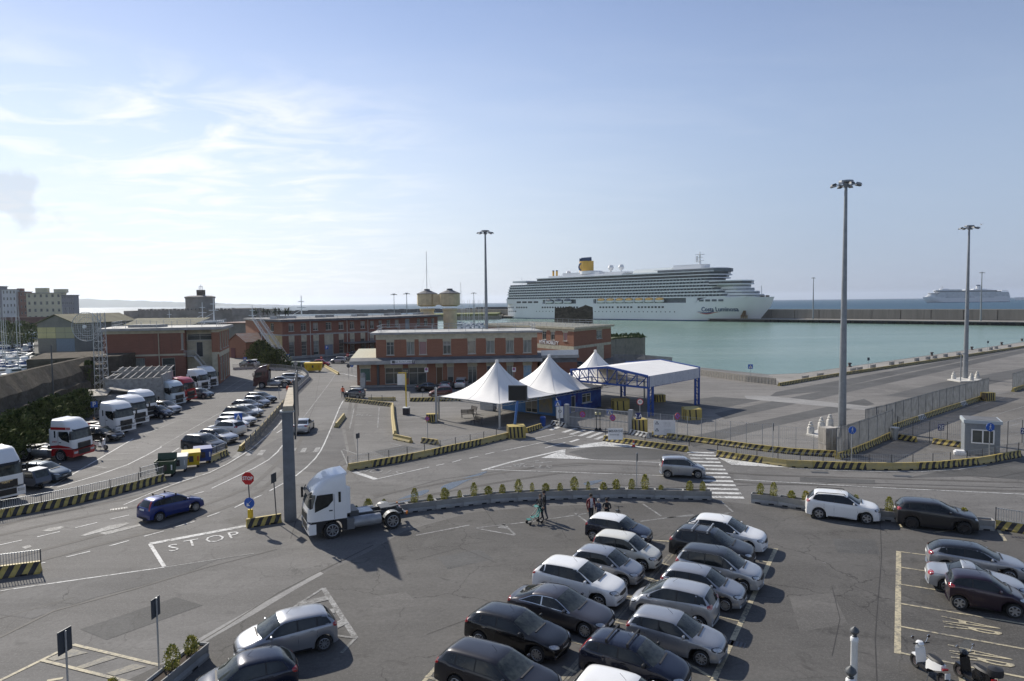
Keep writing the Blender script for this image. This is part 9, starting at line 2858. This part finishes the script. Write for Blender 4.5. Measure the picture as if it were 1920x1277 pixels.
# ---------------------------------------------------------------- people
SKIN = mat('skin',(.45,.27,.19),.6)
def person(label,x,y,deg,top,bottom,h=1.75,hair=(.03,.02,.015),arms='down',hold=None,inner=None,sit=False,build=1.0):
	"""one continuous skinned figure, materials by body region; faces +y local"""
	t = thing('person',label,'person',(x,y,0),R(deg))
	s = h / 1.75
	V = [(0,0,.95),(0,.0,1.18),(0,.0,1.42),(0,.02,1.50),(0,.03,1.58),(0,.05,1.68)]
	Rr = [.145 * build,.14 * build,.15 * build,.055,.085,.085]
	E = [(0,1),(1,2),(2,3),(3,4),(4,5)]
	st = .14 if arms != 'stand' else 0
	for sg in (1,-1):
		b = len(V);f = st * sg
		V += [(sg * .10,0,.88),(sg * .11,f * .5 + .03,.50),(sg * .11,f * 1.1 - .02,.09),(sg * .12,f * 1.1 + .14,.04)]
		Rr += [.10 * build,.07,.045,.04];E += [(0,b),(b,b + 1),(b + 1,b + 2),(b + 2,b + 3)]
		b = len(V)
		if arms == 'push':
			V += [(sg * .20,.0,1.40),(sg * .24,.10,1.14),(sg * .17,.36,1.06),(sg * .15,.43,1.06)]
		elif arms == 'fold':
			V += [(sg * .20,.0,1.40),(sg * .27,.02,1.14),(sg * .10,.22,1.16),(sg * .02,.25,1.17)]
		else:
			V += [(sg * .20,.0,1.40),(sg * .26,-.02,1.13),(sg * .26,.08,.90),(sg * .25,.10,.80)]
		Rr += [.065,.048,.036,.034];E += [(2,b),(b,b + 1),(b + 1,b + 2),(b + 2,b + 3)]
	me = bpy.data.meshes.new('body');me.from_pydata([(a * s,b_ * s,c * s) for a,b_,c in V],E,[])
	o = bpy.data.objects.new('body',me);COL.objects.link(o)
	sk = o.modifiers.new('skin','SKIN');sk.use_smooth_shade = True
	for i,r_ in enumerate(Rr):
		me.skin_vertices[0].data[i].radius = (r_ * s,r_ * s * (.72 if i in (0,1,2) else 1))
	me.skin_vertices[0].data[0].use_root = True
	sb_ = o.modifiers.new('sub','SUBSURF');sb_.levels = 2
	dg = bpy.context.evaluated_depsgraph_get();ev = o.evaluated_get(dg);nm = bpy.data.meshes.new_from_object(ev)
	bpy.data.objects.remove(o);nm.name = 'body'
	nm.materials.clear()
	for m_ in (top,bottom,SKIN,BLACK,inner or top):
		nm.materials.append(m_)
	for p in nm.polygons:
		c = p.center / s;m_ = 0
		if c.z < .10: m_ = 3
		elif c.z < .93 and abs(c.x) < .215: m_ = 1
		elif c.z > 1.50: m_ = 2
		elif (arms == 'push' and c.y > .36) or (arms == 'down' and c.z < .86 and abs(c.x) > .2) or (arms == 'fold' and abs(c.x) < .08 and c.y > .2): m_ = 2
		elif inner and c.y > .07 and abs(c.x) < .075 and c.z > .95: m_ = 4
		p.material_index = m_;p.use_smooth = True
	o = put('body',nm,t)
	HM = mat('hair_%d' % int(hair[0] * 1000),hair,.8)
	mb = MB();mb.lathe([(.088,-.06),(.102,0),(.098,.06),(.06,.11),(0,.125)],14,(0,0,0));hh = mb.build('hair',HM,t,True);hh.location = (0,.015 * s,1.665 * s);hh.scale = (s,s * 1.05,s)
	mb = MB();mb.lathe([(0,-.02),(.012,0),(0,.02)],6,(0,.135 * s,1.625 * s));mb.build('nose',SKIN,t,True)
	for sg in (1,-1):
		mb = MB();mb.box((sg * .032 * s,.118 * s,1.655 * s),(.02,.01,.012));mb.build('eye',BLKP,t)
		bx_,by_,bz_ = {'push': (.15,.44,1.05),'fold': (.0,.27,1.17)}.get(arms,(.25,.11,.77))
		mb = MB();mb.box((sg * bx_ * s,by_ * s,bz_ * s),(.03 * s,.07 * s,.07 * s))
		for k in range(4):
			mb.box((sg * bx_ * s + (k - 1.5) * .011,by_ * s + .055 * s,bz_ * s - .02),(.009,.05 * s - .004 * abs(k - 1.5),.012))
		mb.box((sg * (bx_ - .03) * s,by_ * s + .02,bz_ * s),(.03,.014,.014));mb.build('hand',SKIN,t)
	return t
DKC = mat('dark_jacket',(.02,.022,.026),.8);DKT = mat('dark_trousers',(.03,.035,.045),.85);JEAN = mat('grey_trousers',(.07,.08,.095),.85);MAR = mat('maroon_jacket',(.14,.015,.02),.75);ORG = mat('orange_hi_vis',(.75,.13,.04),.6);WSH = mat('white_shirt',(.6,.6,.62),.7);BLJ = mat('slate_jacket',(.07,.08,.13),.8);TEAL = mat('teal_fabric',(.02,.17,.16),.7)
x,y = gxy(1021,974);person('person in dark jacket and grey trousers walking beside the pushchair',x,y,100,DKC,JEAN,1.86,(.03,.025,.02),'down')
x,y = gxy(1014,977);person('person in black coat pushing the teal pushchair',x,y,115,DKC,DKT,1.7,(.12,.09,.07),'push')
x,y = gxy(1108,980);person('man in maroon jacket over a white shirt behind the small cars',x,y,200,MAR,DKT,1.82,(.04,.03,.02),'down',inner=WSH)
x,y = gxy(1123,984);person('grey-haired person in slate blue jacket behind the white-roofed car',x,y,120,BLJ,DKT,1.62,(.35,.33,.32),'fold')
x,y = gxy(1138,984);person('person with dark curly hair in black clothes beside the bicycle',x,y,160,DKC,DKT,1.66,(.015,.012,.01),'fold')
x,y = gxy(643,746);person('attendant in orange vest standing by the grey-green car',x,y,180,ORG,DKT,1.75,(.03,.02,.02),'down')
x,y = gxy(540,742);person('worker in orange clothing beside the grey barrier end',x,y,60,ORG,DKT,1.75,(.05,.03,.02),'down')
x,y = gxy(759,722);person('person in dark clothes standing before the bar window',x,y,150,DKC,DKT,1.75,(.02,.02,.02),'down')
# pushchair
x,y = gxy(1003,981);t = thing('pushchair','teal pushchair pushed across the car park','pushchair',(x,y,0),R(205))
mb = MB();mb.add([(-.15,-.2,.45),(.25,-.2,.40),(.25,.2,.40),(-.15,.2,.45),(-.38,-.2,.95),(-.38,.2,.95)],[(0,1,2,3),(0,3,5,4)]);mb.box((.42,0,.3),(.24,.34,.04));mb.build('seat',TEAL,t)
mb = MB();mb.add([(-.38,-.22,.95),(-.38,.22,.95),(-.2,.22,1.1),(-.2,-.22,1.1),(.02,.2,1.05),(.02,-.2,1.05),(-.42,-.2,.7),(-.42,.2,.7)],[(0,1,2,3),(3,2,4,5),(6,7,1,0)]);mb.build('hood',TEAL,t)
mb = MB()
for sg in (1,-1):
	mb.bar((.45,sg * .24,.08),(-.45,sg * .22,1.05),.03);mb.bar((-.35,sg * .26,.08),(.2,sg * .22,.5),.03)
mb.bar((-.45,-.22,1.05),(-.45,.22,1.05),.035);mb.build('frame',STEELD,t)
for sx in (.45,-.35):
	for sg in (1,-1):
		mb = MB();mb.cyl((sx,sg * .24 - .02,.09),(sx,sg * .24 + .02,.09),.09,n=12);mb.build('wheel',BLACK,t)
# bicycle
x,y = gxy(1158,982);t = thing('bicycle','dark bicycle standing upright behind the small cars','bicycle',(x,y,0),R(70))
for sx in (-.52,.52):
	mb = MB();mb.lathe([(.31,-.015),(.34,-.015),(.34,.015),(.31,.015),(.31,-.015)],20,(sx,0,.34),0,'y');mb.build('wheel',BLACK,t)
mb = MB()
for a,b in (((-.52,.34),(-.05,.32)),((-.05,.32),(-.2,.85)),((-.2,.85),(-.52,.34)),((-.05,.32),(.38,.85)),((-.18,.8),(.36,.82)),((.36,.95),(.52,.34))):
	mb.bar((a[0],0,a[1]),(b[0],0,b[1]),.035)
mb.bar((.36,-.28,1.0),(.36,.28,1.0),.03);mb.bar((.36,0,.9),(.36,0,1.0),.03);mb.box((-.22,0,.92),(.24,.14,.05));mb.build('frame',STEELD,t)
# seagulls
for i,(px,py,y,lb) in enumerate(((1840,421,110,'small gull beside the top of the second light mast'),(394,541,300,'distant gull over the fort'))):
	d = FWD + RGT * ((px - 960) / 1280) + UPV * ((638.5 - py) / 1280);d = d * (y / d.y)
	t = thing('gull',lb,'bird',(d.x,d.y,CAM_H + d.z),.5);s = .5 if i == 0 else .9;t.scale = (s,s,s)
	mb = MB();mb.lathe([(0,-.4),(.1,-.2),(.12,.1),(0,.4)],8,axis='y');mb.build('body',WHITE,t,True)
	for sg in (1,-1):
		mb = MB();mb.add([(0,-.12,.02),(sg * .6,-.05,.25),(sg * 1.2,-.25,.1),(sg * .6,.12,.25),(0,.15,.02)],[(0,1,2,3,4)]);mb.build('wing',W_CONC,t)
# haze
HAZE = bpy.data.materials.new('haze');HAZE.use_nodes = True;hn = HAZE.node_tree;hn.nodes.clear()
ho = hn.nodes.new('ShaderNodeOutputMaterial');hv = hn.nodes.new('ShaderNodeVolumePrincipled')
hv.inputs['Color'].default_value = (.80,.88,1.0,1);hv.inputs['Density'].default_value = 0.00005;hv.inputs['Anisotropy'].default_value = .45
hn.links.new(hv.outputs[0],ho.inputs['Volume'])
mb = MB();mb.box((0,8000,130),(44000,44000,268));hz_ = mb.build('haze',HAZE);hz_['kind'] = 'stuff'
